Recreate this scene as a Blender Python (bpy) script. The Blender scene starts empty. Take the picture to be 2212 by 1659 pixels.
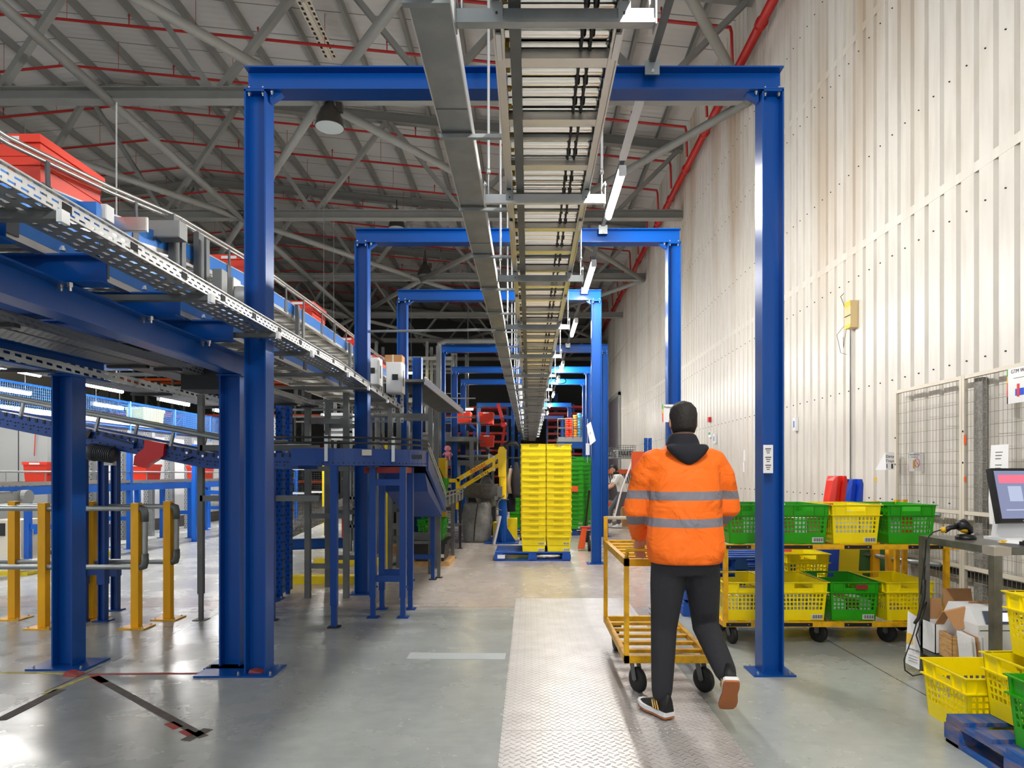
import bpy, math, random
from mathutils import Vector, Matrix
random.seed(7)
SC = bpy.context.scene
COL = SC.collection
F = 1450.0; CX = 1143.0; HY = 1022.0; CH = 1.4     # focal length and horizon in photo pixels, camera height in metres
def P(px, py, D): return Vector(((px-CX)*D/F, D, CH-(py-HY)*D/F))
def X_(px, D): return (px-CX)*D/F
def Z_(py, D): return CH-(py-HY)*D/F

# ---------------------------------------------------------------- camera, world, exposure
cam = bpy.data.cameras.new('camera'); camo = bpy.data.objects.new('camera', cam); COL.objects.link(camo)
camo.location = (0, 0, CH); camo.rotation_euler = (math.pi/2, 0, 0)
cam.sensor_width = 36; cam.sensor_fit = 'HORIZONTAL'; cam.lens = 36*F/2212
cam.shift_x = -(CX-1106)/2212; cam.shift_y = (HY-829.5)/2212; cam.clip_start = .05; cam.clip_end = 300
SC.camera = camo
SC.view_settings.view_transform = 'Standard'; SC.view_settings.look = 'None'
SC.view_settings.gamma = 1; SC.view_settings.use_curve_mapping = False
SC.view_settings.exposure = 1.08
W = bpy.data.worlds.new('ambient_fill'); SC.world = W; W.use_nodes = True  # even ambient fill, added to enter through the open rear end
W.node_tree.nodes['Background'].inputs[0].default_value = (.93, .96, 1, 1)
W.node_tree.nodes['Background'].inputs[1].default_value = 0.42
SC.cycles.max_bounces = 5; SC.cycles.diffuse_bounces = 3; SC.cycles.glossy_bounces = 2
SC.cycles.transparent_max_bounces = 8; SC.cycles.sample_clamp_indirect = 4
SC.cycles.caustics_reflective = False; SC.cycles.caustics_refractive = False
SC.cycles.use_denoising = True; SC.cycles.use_adaptive_sampling = True; SC.cycles.adaptive_threshold = .07

# ---------------------------------------------------------------- materials
def lin(c):
    return tuple(((v/255)/12.92 if v/255 <= .04045 else ((v/255+.055)/1.055)**2.4) for v in c)+(1,)
def new_mat(name):
    m = bpy.data.materials.new(name); m.use_nodes = True
    nt = m.node_tree; b = nt.nodes['Principled BSDF']
    return m, nt, b
def N(nt, t, **k):
    n = nt.nodes.new(t)
    for a, v in k.items(): setattr(n, a, v)
    return n
def mat(name, rgb, rough=.5, metal=0., wear=0., wear_rgb=None, scale=8., spec=.5, bump=0., stretch=None):
    m, nt, b = new_mat(name)
    c = lin(rgb); b.inputs['Base Color'].default_value = c
    b.inputs['Roughness'].default_value = rough; b.inputs['Metallic'].default_value = metal
    b.inputs['Specular IOR Level'].default_value = spec
    if wear > 0 or bump > 0:
        tc = N(nt, 'ShaderNodeTexCoord'); nz = N(nt, 'ShaderNodeTexNoise'); nz.inputs['Scale'].default_value = scale; nz.inputs['Detail'].default_value = 5
        src = tc.outputs['Object']
        if stretch:
            mp = N(nt, 'ShaderNodeMapping'); mp.inputs['Scale'].default_value = stretch; nt.links.new(src, mp.inputs[0]); src = mp.outputs[0]
        nt.links.new(src, nz.inputs['Vector'])
        if wear > 0:
            mr = N(nt, 'ShaderNodeMapRange'); mr.inputs[1].default_value = .42; mr.inputs[2].default_value = .72; mr.inputs[4].default_value = wear
            nt.links.new(nz.outputs[0], mr.inputs[0])
            mx = N(nt, 'ShaderNodeMix', data_type='RGBA'); mx.inputs[6].default_value = c
            mx.inputs[7].default_value = lin(wear_rgb or tuple(int(v*.6) for v in rgb))
            nt.links.new(mr.outputs[0], mx.inputs[0]); nt.links.new(mx.outputs[2], b.inputs['Base Color'])
        if bump > 0:
            bp = N(nt, 'ShaderNodeBump'); bp.inputs['Strength'].default_value = bump; bp.inputs['Distance'].default_value = .01
            nt.links.new(nz.outputs[0], bp.inputs['Height']); nt.links.new(bp.outputs[0], b.inputs['Normal'])
    return m
def emis(name, rgb, s):
    m, nt, b = new_mat(name); b.inputs['Base Color'].default_value = (0, 0, 0, 1)
    b.inputs['Emission Color'].default_value = lin(rgb); b.inputs['Emission Strength'].default_value = s
    return m
class Mt: pass
M = Mt()
M.blue = mat('blue gloss paint', (0, 74, 156), .3, spec=.35, wear=.18, wear_rgb=(20, 60, 120), scale=3)
M.bolt = mat('zinc bolt', (215, 215, 215), .25, .9)
M.galv = mat('galvanised steel', (150, 155, 156), .42, .75, wear=.5, wear_rgb=(185, 188, 188), scale=5)
M.galvd = mat('dull galvanised steel', (105, 108, 108), .55, .5, wear=.5, wear_rgb=(135, 135, 132), scale=4)
M.alu = mat('aluminium profile', (205, 203, 198), .3, .8)
M.chrome = mat('polished roller steel', (232, 228, 220), .13, 1.)
M.steelw = mat('bright zinc steel', (215, 217, 218), .35, .55)
M.grey = mat('grey painted structural steel', (134, 134, 130), .5, wear=.3, wear_rgb=(108, 106, 100), scale=2)
M.greyl = mat('pale grey painted steel', (150, 152, 150), .45)
M.dark = mat('dark steel', (45, 46, 48), .5, .3)
M.black = mat('black rubber', (18, 18, 19), .6)
M.blackp = mat('black plastic', (24, 25, 28), .35)
M.white = mat('white paint', (232, 233, 234), .4)
M.paper = mat('white paper', (238, 238, 240), .7)
M.cream = mat('cream painted steel', (214, 206, 190), .5)
M.redp = mat('red painted pipe', (176, 28, 22), .4)
M.red = mat('red guard paint', (205, 10, 16), .35)
M.tote = mat('orange red tote plastic', (238, 62, 34), .42)
M.totey = mat('pale yellow tote plastic', (226, 214, 70), .45)
M.ycr = mat('yellow crate plastic', (255, 232, 0), .4, wear=.15, wear_rgb=(214, 190, 0), scale=12)
M.gcr = mat('green crate plastic', (40, 162, 14), .38, wear=.2, wear_rgb=(26, 118, 12), scale=12)
M.gcr2 = mat('light green crate plastic', (86, 190, 40), .4)
M.kcr = mat('black crate plastic', (40, 42, 44), .5)
M.ypaint = mat('worn yellow paint', (240, 180, 8), .42, wear=.6, wear_rgb=(150, 105, 20), scale=14)
M.ypost = mat('amber bollard paint', (244, 178, 0), .45, wear=.25, wear_rgb=(180, 120, 0), scale=9, stretch=(1, 1, .4))
M.yarm = mat('yellow machine enamel', (246, 206, 10), .3)
M.card = mat('corrugated cardboard', (186, 138, 92), .8, wear=.3, wear_rgb=(160, 112, 70))
M.ply = mat('raw plywood', (214, 170, 112), .7, wear=.7, wear_rgb=(160, 104, 56), scale=14, stretch=(1, 1, 6))
M.palb = mat('blue pallet wood', (24, 86, 160), .65, wear=.75, wear_rgb=(150, 122, 96), scale=9, stretch=(2.5, .6, 2), bump=.3)
M.palc = mat('blue pallet paint', (14, 80, 176), .6, wear=.35, wear_rgb=(10, 50, 110), scale=6)
M.binb = mat('blue bin plastic', (16, 74, 210), .35)
M.binr = mat('red bin plastic', (226, 44, 30), .35)
M.biny = mat('yellow bin plastic', (240, 212, 20), .4)
M.bing = mat('green bin plastic', (66, 112, 66), .45)
M.bag = mat('grey woven sack', (122, 122, 120), .75, wear=.6, wear_rgb=(90, 88, 84), scale=14, bump=.8)
M.skin = mat('skin', (205, 150, 122), .5)
M.hair = mat('dark hair', (32, 26, 24), .7, bump=.6, scale=60)
M.cloth = mat('charcoal jersey cloth', (40, 40, 45), .9, bump=.5, scale=18)
M.navy = mat('dark hood cloth', (26, 27, 36), .9, bump=.5, scale=14)
M.wtee = mat('white cotton', (228, 226, 222), .85, bump=.4, scale=16)
M.gtrou = mat('grey trouser cloth', (92, 92, 98), .9, bump=.4, scale=16)
M.beige = mat('beige fleece', (190, 170, 150), .9)
M.gum = mat('gum rubber sole', (176, 104, 56), .6)
M.gold = mat('gold trim', (214, 168, 84), .4, .4)
M.ribbon = mat('grey reflective tape', (118, 116, 124), .45, .3)
M.screen = emis('monitor screen', (112, 118, 146), .75)
M.screenr = emis('monitor banner', (196, 96, 116), .8)
M.screenl = emis('monitor tile', (150, 158, 180), .8)
M.lcd = emis('printer display', (200, 212, 246), .9)
M.tube = emis('lit fluorescent tube', (255, 252, 246), 190)
M.tubel = emis('lit work zone tube', (255, 252, 246), 105)
M.tubew = emis('warm tube', (255, 236, 170), 60)
M.ora = mat('orange rack paint', (226, 88, 28), .4)
M.smi = mat('grey carton board', (196, 196, 194), .6)
M.bar1 = mat('barcode ink', (40, 40, 42), .6)
M.brick = mat('dark engineering brick', (84, 76, 70), .8, wear=.5, wear_rgb=(52, 48, 46), scale=10)
M.lens = mat('lamp glass', (200, 210, 210), .08, .3)
M.lampb = mat('lamp housing', (58, 54, 50), .45, .2)
M.scan = mat('scanner yellow', (232, 184, 20), .4)
M.ink = mat('printed ink', (45, 45, 52), .7)
M.silv = mat('worn steel bench', (128, 128, 122), .35, .8, wear=.6, wear_rgb=(70, 64, 56), scale=7)

def stripes_mat(name, base, hole, kind='slot', sx=.05, sz=.02):
    """perforated strip: slots cut right through by transparency, along local Y and Z/X"""
    m, nt, b = new_mat(name)
    b.inputs['Base Color'].default_value = lin(base); b.inputs['Metallic'].default_value = .5; b.inputs['Roughness'].default_value = .38
    tc = N(nt, 'ShaderNodeTexCoord'); sp = N(nt, 'ShaderNodeSeparateXYZ'); nt.links.new(tc.outputs['Object'], sp.inputs[0])
    def mth(op, a, bb=None, c=None):
        n = N(nt, 'ShaderNodeMath', operation=op)
        for i, v in enumerate((a, bb, c)):
            if v is None: continue
            if isinstance(v, (int, float)): n.inputs[i].default_value = v
            else: nt.links.new(v, n.inputs[i])
        return n.outputs[0]
    row = mth('MULTIPLY', mth('ADD', sp.outputs[2], mth('MULTIPLY', sp.outputs[0], 1.0)), 1/sz)
    fr = mth('FRACT', row); odd = mth('MODULO', mth('FLOOR', mth('ABSOLUTE', row)), 2)
    col = mth('ADD', mth('MULTIPLY', sp.outputs[1], 1/sx), mth('MULTIPLY', odd, .5))
    fc = mth('FRACT', col)
    a = mth('LESS_THAN', mth('ABSOLUTE', mth('SUBTRACT', fr, .5)), .2)
    c = mth('LESS_THAN', mth('ABSOLUTE', mth('SUBTRACT', fc, .5)), .3)
    mask = mth('MULTIPLY', a, c)
    tr = N(nt, 'ShaderNodeBsdfTransparent'); mx = N(nt, 'ShaderNodeMixShader')
    nt.links.new(mask, mx.inputs[0]); nt.links.new(b.outputs[0], mx.inputs[1]); nt.links.new(tr.outputs[0], mx.inputs[2])
    out = [n for n in nt.nodes if n.type == 'OUTPUT_MATERIAL'][0]; nt.links.new(mx.outputs[0], out.inputs[0])
    return m
M.perf = stripes_mat('slotted white zinc strip', (222, 224, 224), None, sx=.058, sz=.022)
M.perfd = stripes_mat('slotted dull zinc strip', (150, 152, 150), None, sx=.05, sz=.026)
def vperf_mat(name, base):
    m, nt, b = new_mat(name)
    b.inputs['Metallic'].default_value = .4; b.inputs['Roughness'].default_value = .4
    tc = N(nt, 'ShaderNodeTexCoord'); br = N(nt, 'ShaderNodeTexBrick'); mp = N(nt, 'ShaderNodeMapping')
    mp.inputs['Rotation'].default_value = (math.pi/2, 0, 0); nt.links.new(tc.outputs['Object'], mp.inputs[0]); nt.links.new(mp.outputs[0], br.inputs[0])
    br.inputs['Color1'].default_value = lin((30, 32, 36)); br.inputs['Color2'].default_value = lin((30, 32, 36)); br.inputs['Mortar'].default_value = lin(base)
    br.inputs['Scale'].default_value = 1; br.inputs['Brick Width'].default_value = .05; br.inputs['Row Height'].default_value = .05
    br.inputs['Mortar Size'].default_value = .017; br.offset = .5
    nt.links.new(br.outputs[0], b.inputs['Base Color'])
    return m
M.vperf = vperf_mat('slotted upright', (176, 178, 178)); M.vperfb = vperf_mat('slotted blue upright', (0, 84, 180))

# ---------------------------------------------------------------- mesh builder
class MB:
    def __init__(s): s.v = []; s.f = []; s.mi = []; s.mats = []; s.cur = 0
    def use(s, m):
        if m not in s.mats: s.mats.append(m)
        s.cur = s.mats.index(m); return s
    def add(s, vs, fs):
        n = len(s.v); s.v.extend(tuple(v) for v in vs)
        for f in fs: s.f.append(tuple(i+n for i in f)); s.mi.append(s.cur)
        return s
    def hexa(s, p):   # 8 points: bottom ring 0-3, top ring 4-7
        return s.add(p, [(3, 2, 1, 0), (4, 5, 6, 7), (0, 1, 5, 4), (1, 2, 6, 5), (2, 3, 7, 6), (3, 0, 4, 7)])
    def box(s, x0, x1, y0, y1, z0, z1):
        return s.hexa([(x0, y0, z0), (x1, y0, z0), (x1, y1, z0), (x0, y1, z0), (x0, y0, z1), (x1, y0, z1), (x1, y1, z1), (x0, y1, z1)])
    def cbox(s, c, d): return s.box(c[0]-d[0]/2, c[0]+d[0]/2, c[1]-d[1]/2, c[1]+d[1]/2, c[2]-d[2]/2, c[2]+d[2]/2)
    def frame(s, a, b, up):
        a = Vector(a); b = Vector(b); t = (b-a).normalized(); up = Vector(up)
        if abs(t.dot(up.normalized())) > .99: up = Vector((0, 1, 0)) if abs(t.y) < .9 else Vector((1, 0, 0))
        sd = t.cross(up).normalized(); u = sd.cross(t).normalized()
        return a, b, t, sd, u
    def bar(s, a, b, w, h, up=(0, 0, 1), off=(0, 0)):
        a, b, t, sd, u = s.frame(a, b, up); o = sd*off[0]+u*off[1]
        q = [o-sd*w/2-u*h/2, o+sd*w/2-u*h/2, o+sd*w/2+u*h/2, o-sd*w/2+u*h/2]
        return s.hexa([a+k for k in q]+[b+k for k in q])
    def ibeam(s, a, b, w, h, t=.01, up=(0, 0, 1)):
        s.bar(a, b, w, t, up, (0, h/2-t/2)); s.bar(a, b, w, t, up, (0, -h/2+t/2)); return s.bar(a, b, t*.8, h-2*t, up)
    def chan(s, a, b, w, h, t=.004, up=(0, 0, 1), side=1):
        s.bar(a, b, w, t, up, (0, h/2-t/2)); s.bar(a, b, w, t, up, (0, -h/2+t/2)); return s.bar(a, b, t, h-2*t, up, (side*(w/2-t/2), 0))
    def trough(s, a, b, w, h, t=.003):   # open-topped tray
        s.bar(a, b, w, t, (0, 0, 1), (0, -h/2)); s.bar(a, b, t, h, (0, 0, 1), (w/2, 0)); return s.bar(a, b, t, h, (0, 0, 1), (-w/2, 0))
    def pipe(s, pts, r, n=8, cap=True):
        pts = [Vector(p) for p in pts]; rings = []; L = len(pts); u = None
        for i, p in enumerate(pts):
            if i == 0: t = pts[1]-pts[0]
            elif i == L-1: t = pts[-1]-pts[-2]
            else: t = (pts[i]-pts[i-1]).normalized()+(pts[i+1]-pts[i]).normalized()
            t.normalize()
            if u is None: u = Vector((0, 0, 1)) if abs(t.z) < .9 else Vector((1, 0, 0))
            u = (u-t*u.dot(t)).normalized(); w = t.cross(u)
            k = 1.
            if 0 < i < L-1:
                c = max(.35, t.dot((pts[i+1]-pts[i]).normalized())); k = 1/c if c > .8 else 1.05
            rr = r[i] if isinstance(r, (list, tuple)) else r
            rings.append([p+(u*math.cos(2*math.pi*j/n)+w*math.sin(2*math.pi*j/n))*rr*k for j in range(n)])
        vs = [v for R in rings for v in R]
        fs = [(i*n+j, i*n+(j+1) % n, (i+1)*n+(j+1) % n, (i+1)*n+j) for i in range(L-1) for j in range(n)]
        if cap: fs += [tuple(range(n-1, -1, -1)), tuple((L-1)*n+j for j in range(n))]
        return s.add(vs, fs)
    def tube(s, a, b, r, n=8): return s.pipe([a, b], r, n)
    def loft(s, rings, cap=True):
        n = len(rings[0]); L = len(rings); vs = [v for R in rings for v in R]
        fs = [(i*n+j, i*n+(j+1) % n, (i+1)*n+(j+1) % n, (i+1)*n+j) for i in range(L-1) for j in range(n)]
        if cap: fs += [tuple(range(n-1, -1, -1)), tuple((L-1)*n+j for j in range(n))]
        return s.add(vs, fs)
    def lathe(s, c, prof, n=16, ax=(0, 0, 1)):
        c = Vector(c); ax = Vector(ax).normalized(); u = Vector((1, 0, 0)) if abs(ax.x) < .9 else Vector((0, 1, 0))
        u = (u-ax*u.dot(ax)).normalized(); w = ax.cross(u)
        return s.loft([[c+ax*h+(u*math.cos(2*math.pi*j/n)+w*math.sin(2*math.pi*j/n))*max(r, .0005) for j in range(n)] for r, h in prof])
    def prism(s, poly, d):
        d = Vector(d); n = len(poly); vs = [Vector(p) for p in poly]+[Vector(p)+d for p in poly]
        return s.add(vs, [tuple(range(n-1, -1, -1)), tuple(range(n, 2*n))]+[(i, (i+1) % n, n+(i+1) % n, n+i) for i in range(n)])
    def gridpanel(s, us, vs, hole, fn, t):
        """panel split by us x vs cells; hole(i,j) cells are open; fn(u,v,w)->point, thickness t"""
        nu, nv = len(us)-1, len(vs)-1; sol = [[not hole(i, j) for j in range(nv)] for i in range(nu)]
        def S(i, j): return 0 <= i < nu and 0 <= j < nv and sol[i][j]
        base = len(s.v); idx = {}
        def vid(i, j, k):
            if (i, j, k) not in idx: idx[(i, j, k)] = len(s.v); s.v.append(tuple(fn(us[i], vs[j], t*k)))
            return idx[(i, j, k)]
        def fa(*q): s.f.append(tuple(vid(*x) for x in q)); s.mi.append(s.cur)
        for i in range(nu):
            for j in range(nv):
                if not sol[i][j]: continue
                fa((i, j, 0), (i+1, j, 0), (i+1, j+1, 0), (i, j+1, 0)); fa((i, j+1, 1), (i+1, j+1, 1), (i+1, j, 1), (i, j, 1))
                if not S(i-1, j): fa((i, j, 0), (i, j+1, 0), (i, j+1, 1), (i, j, 1))
                if not S(i+1, j): fa((i+1, j+1, 0), (i+1, j, 0), (i+1, j, 1), (i+1, j+1, 1))
                if not S(i, j-1): fa((i+1, j, 0), (i, j, 0), (i, j, 1), (i+1, j, 1))
                if not S(i, j+1): fa((i, j+1, 0), (i+1, j+1, 0), (i+1, j+1, 1), (i, j+1, 1))
        return s
    def build(s, name, m=None, parent=None, smooth=False):
        off = woff(parent)
        me = bpy.data.meshes.new(name); me.from_pydata([(a-off[0], b-off[1], c-off[2]) for a, b, c in s.v], [], s.f)
        mats = s.mats if s.mats else [m]
        for k in mats: me.materials.append(k)
        if s.mats: me.polygons.foreach_set('material_index', s.mi)
        if smooth: me.polygons.foreach_set('use_smooth', [True]*len(me.polygons))
        me.update()
        o = bpy.data.objects.new(name, me); COL.objects.link(o)
        if parent: o.parent = parent
        return o
def woff(o):
    t = Vector((0, 0, 0))
    while o is not None: t += o.location; o = o.parent
    return t
def tag(o, label=None, cat=None, group=None, kind=None):
    if label: o['label'] = label
    if cat: o['category'] = cat
    if group: o['group'] = group
    if kind: o['kind'] = kind
    return o
def thing(name, label, cat, loc=(0, 0, 0), group=None):
    o = bpy.data.objects.new(name, None); o.empty_display_size = .1; COL.objects.link(o); o.location = loc
    return tag(o, label, cat, group)
def solo(mb, name, label, cat, m=None, group=None, smooth=False): return tag(mb.build(name, m, None, smooth), label, cat, group)
def copy_tree(o, parent=None):
    c = o.copy(); COL.objects.link(c)
    if parent: c.parent = parent
    for ch in list(o.children): copy_tree(ch, c)
    return c
def place(o, first, loc, rz=0, label=None, group=None):
    c = o if first else copy_tree(o)
    c.location = loc; c.rotation_euler = (0, 0, rz)
    if label: c['label'] = label
    if group: c['group'] = group
    return c
def struct(mb, name, m=None, smooth=False):
    o = mb.build(name, m, None, smooth); o['kind'] = 'structure'; return o
def text(name, s, size, loc, rot, m, parent, align='CENTER', ext=.0008):
    cu = bpy.data.curves.new(name, 'FONT'); cu.body = s; cu.size = size; cu.align_x = align; cu.align_y = 'CENTER'; cu.extrude = ext
    cu.resolution_u = 3; cu.materials.append(m)
    tmp = bpy.data.objects.new(name, cu); me = bpy.data.meshes.new_from_object(tmp); me.name = name
    bpy.data.objects.remove(tmp); o = bpy.data.objects.new(name, me); COL.objects.link(o); o.parent = parent
    o.location = Vector(loc)-woff(parent); o.rotation_euler = rot
    return o
ORD = ['first', 'second', 'third', 'fourth', 'fifth', 'sixth', 'seventh', 'eighth', 'ninth', 'tenth', 'eleventh', 'twelfth', 'thirteenth', 'fourteenth', 'fifteenth', 'sixteenth', 'seventeenth', 'eighteenth', 'nineteenth', 'twentieth', 'twenty-first', 'twenty-second', 'twenty-third', 'twenty-fourth', 'twenty-fifth', 'twenty-sixth', 'twenty-seventh', 'twenty-eighth', 'twenty-ninth', 'thirtieth']
# ---------------------------------------------------------------- room shell
WX = 4.3; RID = -11.7; BACK = 46.
def roofz(x): return 12.45-.1*abs(x-RID)
# floor -------------------------------------------------
def floor_mat():
    m, nt, b = new_mat('worn sealed concrete floor')
    L = nt.links.new
    tc = N(nt, 'ShaderNodeTexCoord'); O = tc.outputs['Object']
    sp = N(nt, 'ShaderNodeSeparateXYZ'); L(O, sp.inputs[0])
    def noise(sc, det=5, st=None, rough=.6):
        n = N(nt, 'ShaderNodeTexNoise'); n.inputs['Scale'].default_value = sc; n.inputs['Detail'].default_value = det; n.inputs['Roughness'].default_value = rough
        s_ = O
        if st:
            mp = N(nt, 'ShaderNodeMapping'); mp.inputs['Scale'].default_value = st; L(O, mp.inputs[0]); s_ = mp.outputs[0]
        L(s_, n.inputs['Vector']); return n.outputs[0]
    def rng(v, a, bb, c=0., d=1.):
        r = N(nt, 'ShaderNodeMapRange'); r.inputs[1].default_value = a; r.inputs[2].default_value = bb; r.inputs[3].default_value = c; r.inputs[4].default_value = d
        L(v, r.inputs[0]); return r.outputs[0]
    def mix(f, a, bb):
        x = N(nt, 'ShaderNodeMix', data_type='RGBA')
        for i, v in ((0, f), (6, a), (7, bb)):
            if isinstance(v, (tuple, float, int)): x.inputs[i].default_value = v
            else: L(v, x.inputs[i])
        return x.outputs[2]
    def mth(op, a, bb=None):
        n = N(nt, 'ShaderNodeMath', operation=op)
        for i, v in enumerate((a, bb)):
            if v is None: continue
            if isinstance(v, (int, float)): n.inputs[i].default_value = v
            else: L(v, n.inputs[i])
        return n.outputs[0]
    big = noise(.7, 4); fine = noise(9, 8); scr = noise(11, 7, (.4, 1.6, 1)); sc2 = noise(40, 4, (.7, 1.5, 1))
    green = mix(rng(big, .3, .7), lin((160, 164, 161)), lin((184, 188, 183)))
    green = mix(rng(fine, .3, .9, 0, .4), green, lin((122, 128, 124)))
    beige = mix(rng(big, .3, .7), lin((186, 174, 164)), lin((206, 196, 187)))
    beige = mix(rng(fine, .35, .75, 0, .5), beige, lin((150, 140, 130)))
    # joint between painted and bare slab about seven metres in, with a ragged edge on the left
    ed = mth('ADD', sp.outputs[1], mth('MULTIPLY', big, .5))
    f = rng(ed, 7.16, 7.2)
    base = mix(f, green, beige)
    # paler resin floor of the left work zone
    lf = mth('MULTIPLY', rng(mth('ADD', sp.outputs[0], mth('MULTIPLY', noise(.9, 3), 1.6)), -2.2, -2.35), rng(mth('ADD', sp.outputs[1], mth('MULTIPLY', noise(1.2, 3), 1.4)), 8.2, 8.35))
    base = mix(lf, base, lin((218, 220, 216)))
    # grime round the machine feet
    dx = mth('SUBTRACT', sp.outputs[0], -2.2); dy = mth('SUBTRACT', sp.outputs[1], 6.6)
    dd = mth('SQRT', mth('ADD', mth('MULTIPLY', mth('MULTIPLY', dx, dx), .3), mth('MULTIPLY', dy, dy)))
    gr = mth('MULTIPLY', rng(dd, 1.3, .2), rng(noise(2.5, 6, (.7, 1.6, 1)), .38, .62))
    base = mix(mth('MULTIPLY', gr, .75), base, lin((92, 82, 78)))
    spots = rng(sc2, .68, .76, 0, .7); base = mix(spots, base, lin((84, 82, 78)))
    lines = rng(scr, .45, 1., 0, .16); base = mix(lines, base, lin((108, 108, 104)))
    # slab joints
    for ax, off, per in ((1, 7.02, 6.), (0, .9, 5.6)):
        w = mth('ABSOLUTE', mth('SUBTRACT', mth('MODULO', mth('ADD', sp.outputs[ax], 60-off+per/2), per), per/2))
        base = mix(mth('LESS_THAN', w, .006), base, lin((96, 90, 84)))
    L(base, b.inputs['Base Color'])
    L(rng(noise(1.6, 5), .3, .7, .17, .34), b.inputs['Roughness'])
    bp = N(nt, 'ShaderNodeBump'); bp.inputs['Strength'].default_value = .03; bp.inputs['Distance'].default_value = .01; L(noise(3.5, 2), bp.inputs['Height']); L(bp.outputs[0], b.inputs['Normal'])
    b.inputs['Specular IOR Level'].default_value = .6
    return m
M.floor = floor_mat()
struct(MB().box(-28.2, WX+.3, -3.5, BACK, -.2, 0), 'floor', M.floor)
# roof deck ----------------------------------------------
def deck_mat():
    m, nt, b = new_mat('white ribbed roof deck'); L = nt.links.new
    tc = N(nt, 'ShaderNodeTexCoord'); sp = N(nt, 'ShaderNodeSeparateXYZ'); L(tc.outputs['Object'], sp.inputs[0])
    w = N(nt, 'ShaderNodeTexWave'); w.bands_direction = 'Y'; w.inputs['Scale'].default_value = 1.6; L(tc.outputs['Object'], w.inputs[0])
    md = N(nt, 'ShaderNodeMath', operation='MODULO'); L(sp.outputs[1], md.inputs[0]); md.inputs[1].default_value = 1.0
    lt = N(nt, 'ShaderNodeMath', operation='LESS_THAN'); L(md.outputs[0], lt.inputs[0]); lt.inputs[1].default_value = .03
    mx = N(nt, 'ShaderNodeMix', data_type='RGBA'); mx.inputs[6].default_value = lin((200, 198, 195)); mx.inputs[7].default_value = lin((120, 118, 116)); L(lt.outputs[0], mx.inputs[0])
    L(mx.outputs[2], b.inputs['Base Color']); b.inputs['Roughness'].default_value = .5
    bp = N(nt, 'ShaderNodeBump'); bp.inputs['Strength'].default_value = .25; bp.inputs['Distance'].default_value = .02; L(w.outputs['Fac'], bp.inputs['Height']); L(bp.outputs[0], b.inputs['Normal'])
    return m
M.deck = deck_mat()
mb = MB()
for a, c in ((-28.4, RID), (RID, WX+.4)):
    za, zc = roofz(a), roofz(c)
    mb.hexa([(a, -3.5, za), (c, -3.5, zc), (c, BACK, zc), (a, BACK, za), (a, -3.5, za+.15), (c, -3.5, zc+.15), (c, BACK, zc+.15), (a, BACK, za+.15)])
struct(mb, 'ceiling', M.deck)
# right wall: trapezoidal sheet ----------------------------
def wall_mat():
    m, nt, b = new_mat('off-white profiled sheet'); L = nt.links.new
    tc = N(nt, 'ShaderNodeTexCoord'); sp = N(nt, 'ShaderNodeSeparateXYZ'); L(tc.outputs['Object'], sp.inputs[0])
    n = N(nt, 'ShaderNodeTexNoise'); n.inputs['Scale'].default_value = 1.; n.inputs['Detail'].default_value = 6
    mp = N(nt, 'ShaderNodeMapping'); mp.inputs['Scale'].default_value = (1, 1.1, .12); L(tc.outputs['Object'], mp.inputs[0]); L(mp.outputs[0], n.inputs['Vector'])
    r = N(nt, 'ShaderNodeMapRange'); r.inputs[1].default_value = .5; r.inputs[2].default_value = .72; L(n.outputs[0], r.inputs[0])
    hz = N(nt, 'ShaderNodeMapRange'); hz.inputs[1].default_value = 2.5; hz.inputs[2].default_value = 7; hz.inputs[3].default_value = .12; hz.inputs[4].default_value = .8; L(sp.outputs[2], hz.inputs[0])
    mu = N(nt, 'ShaderNodeMath', operation='MULTIPLY'); L(r.outputs[0], mu.inputs[0]); L(hz.outputs[0], mu.inputs[1])
    mx = N(nt, 'ShaderNodeMix', data_type='RGBA'); mx.inputs[6].default_value = lin((216, 212, 204)); mx.inputs[7].default_value = lin((176, 150, 116)); L(mu.outputs[0], mx.inputs[0])
    n2 = N(nt, 'ShaderNodeTexNoise'); n2.inputs['Scale'].default_value = 3; n2.inputs['Detail'].default_value = 5
    mp2 = N(nt, 'ShaderNodeMapping'); mp2.inputs['Scale'].default_value = (1, 3, .4); L(tc.outputs['Object'], mp2.inputs[0]); L(mp2.outputs[0], n2.inputs['Vector'])
    r2 = N(nt, 'ShaderNodeMapRange'); r2.inputs[1].default_value = .45; r2.inputs[2].default_value = .7; r2.inputs[4].default_value = .4; L(n2.outputs[0], r2.inputs[0])
    mx2 = N(nt, 'ShaderNodeMix', data_type='RGBA'); L(mx.outputs[2], mx2.inputs[6]); mx2.inputs[7].default_value = lin((188, 180, 168)); L(r2.outputs[0], mx2.inputs[0])
    L(mx2.outputs[2], b.inputs['Base Color']); b.inputs['Roughness'].default_value = .38
    return m
M.wall = wall_mat()
mb = MB().use(M.wall)
prof = []; y = -3.5; pit = .27
while y < BACK:
    prof += [(WX, y), (WX, y+.195), (WX+.04, y+.213), (WX+.04, y+.252)]; y += pit
n = len(prof)
mb.add([(x, y, 0) for x, y in prof]+[(x, y, 11.2) for x, y in prof], [(i, i+1, n+i+1, n+i) for i in range(n-1)])
mb.use(M.dark)
y = -3.5
while y < 30:
    for z in (1.09, 2.5, 3.97, 5.4, 6.9, 8.3): mb.tube((WX, y+.1, z), (WX-.012, y+.1, z), .008, 6)
    y += pit
mb.use(M.wall)
for zz in (4.3, 7.1): mb.hexa([(WX, -3.5, zz), (WX, BACK, zz), (WX-.003, BACK, zz), (WX-.003, -3.5, zz), (WX, -3.5, zz+.1), (WX, BACK, zz+.1), (WX-.0005, BACK, zz+.1), (WX-.0005, -3.5, zz+.1)])
struct(mb, 'wall_right')
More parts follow.
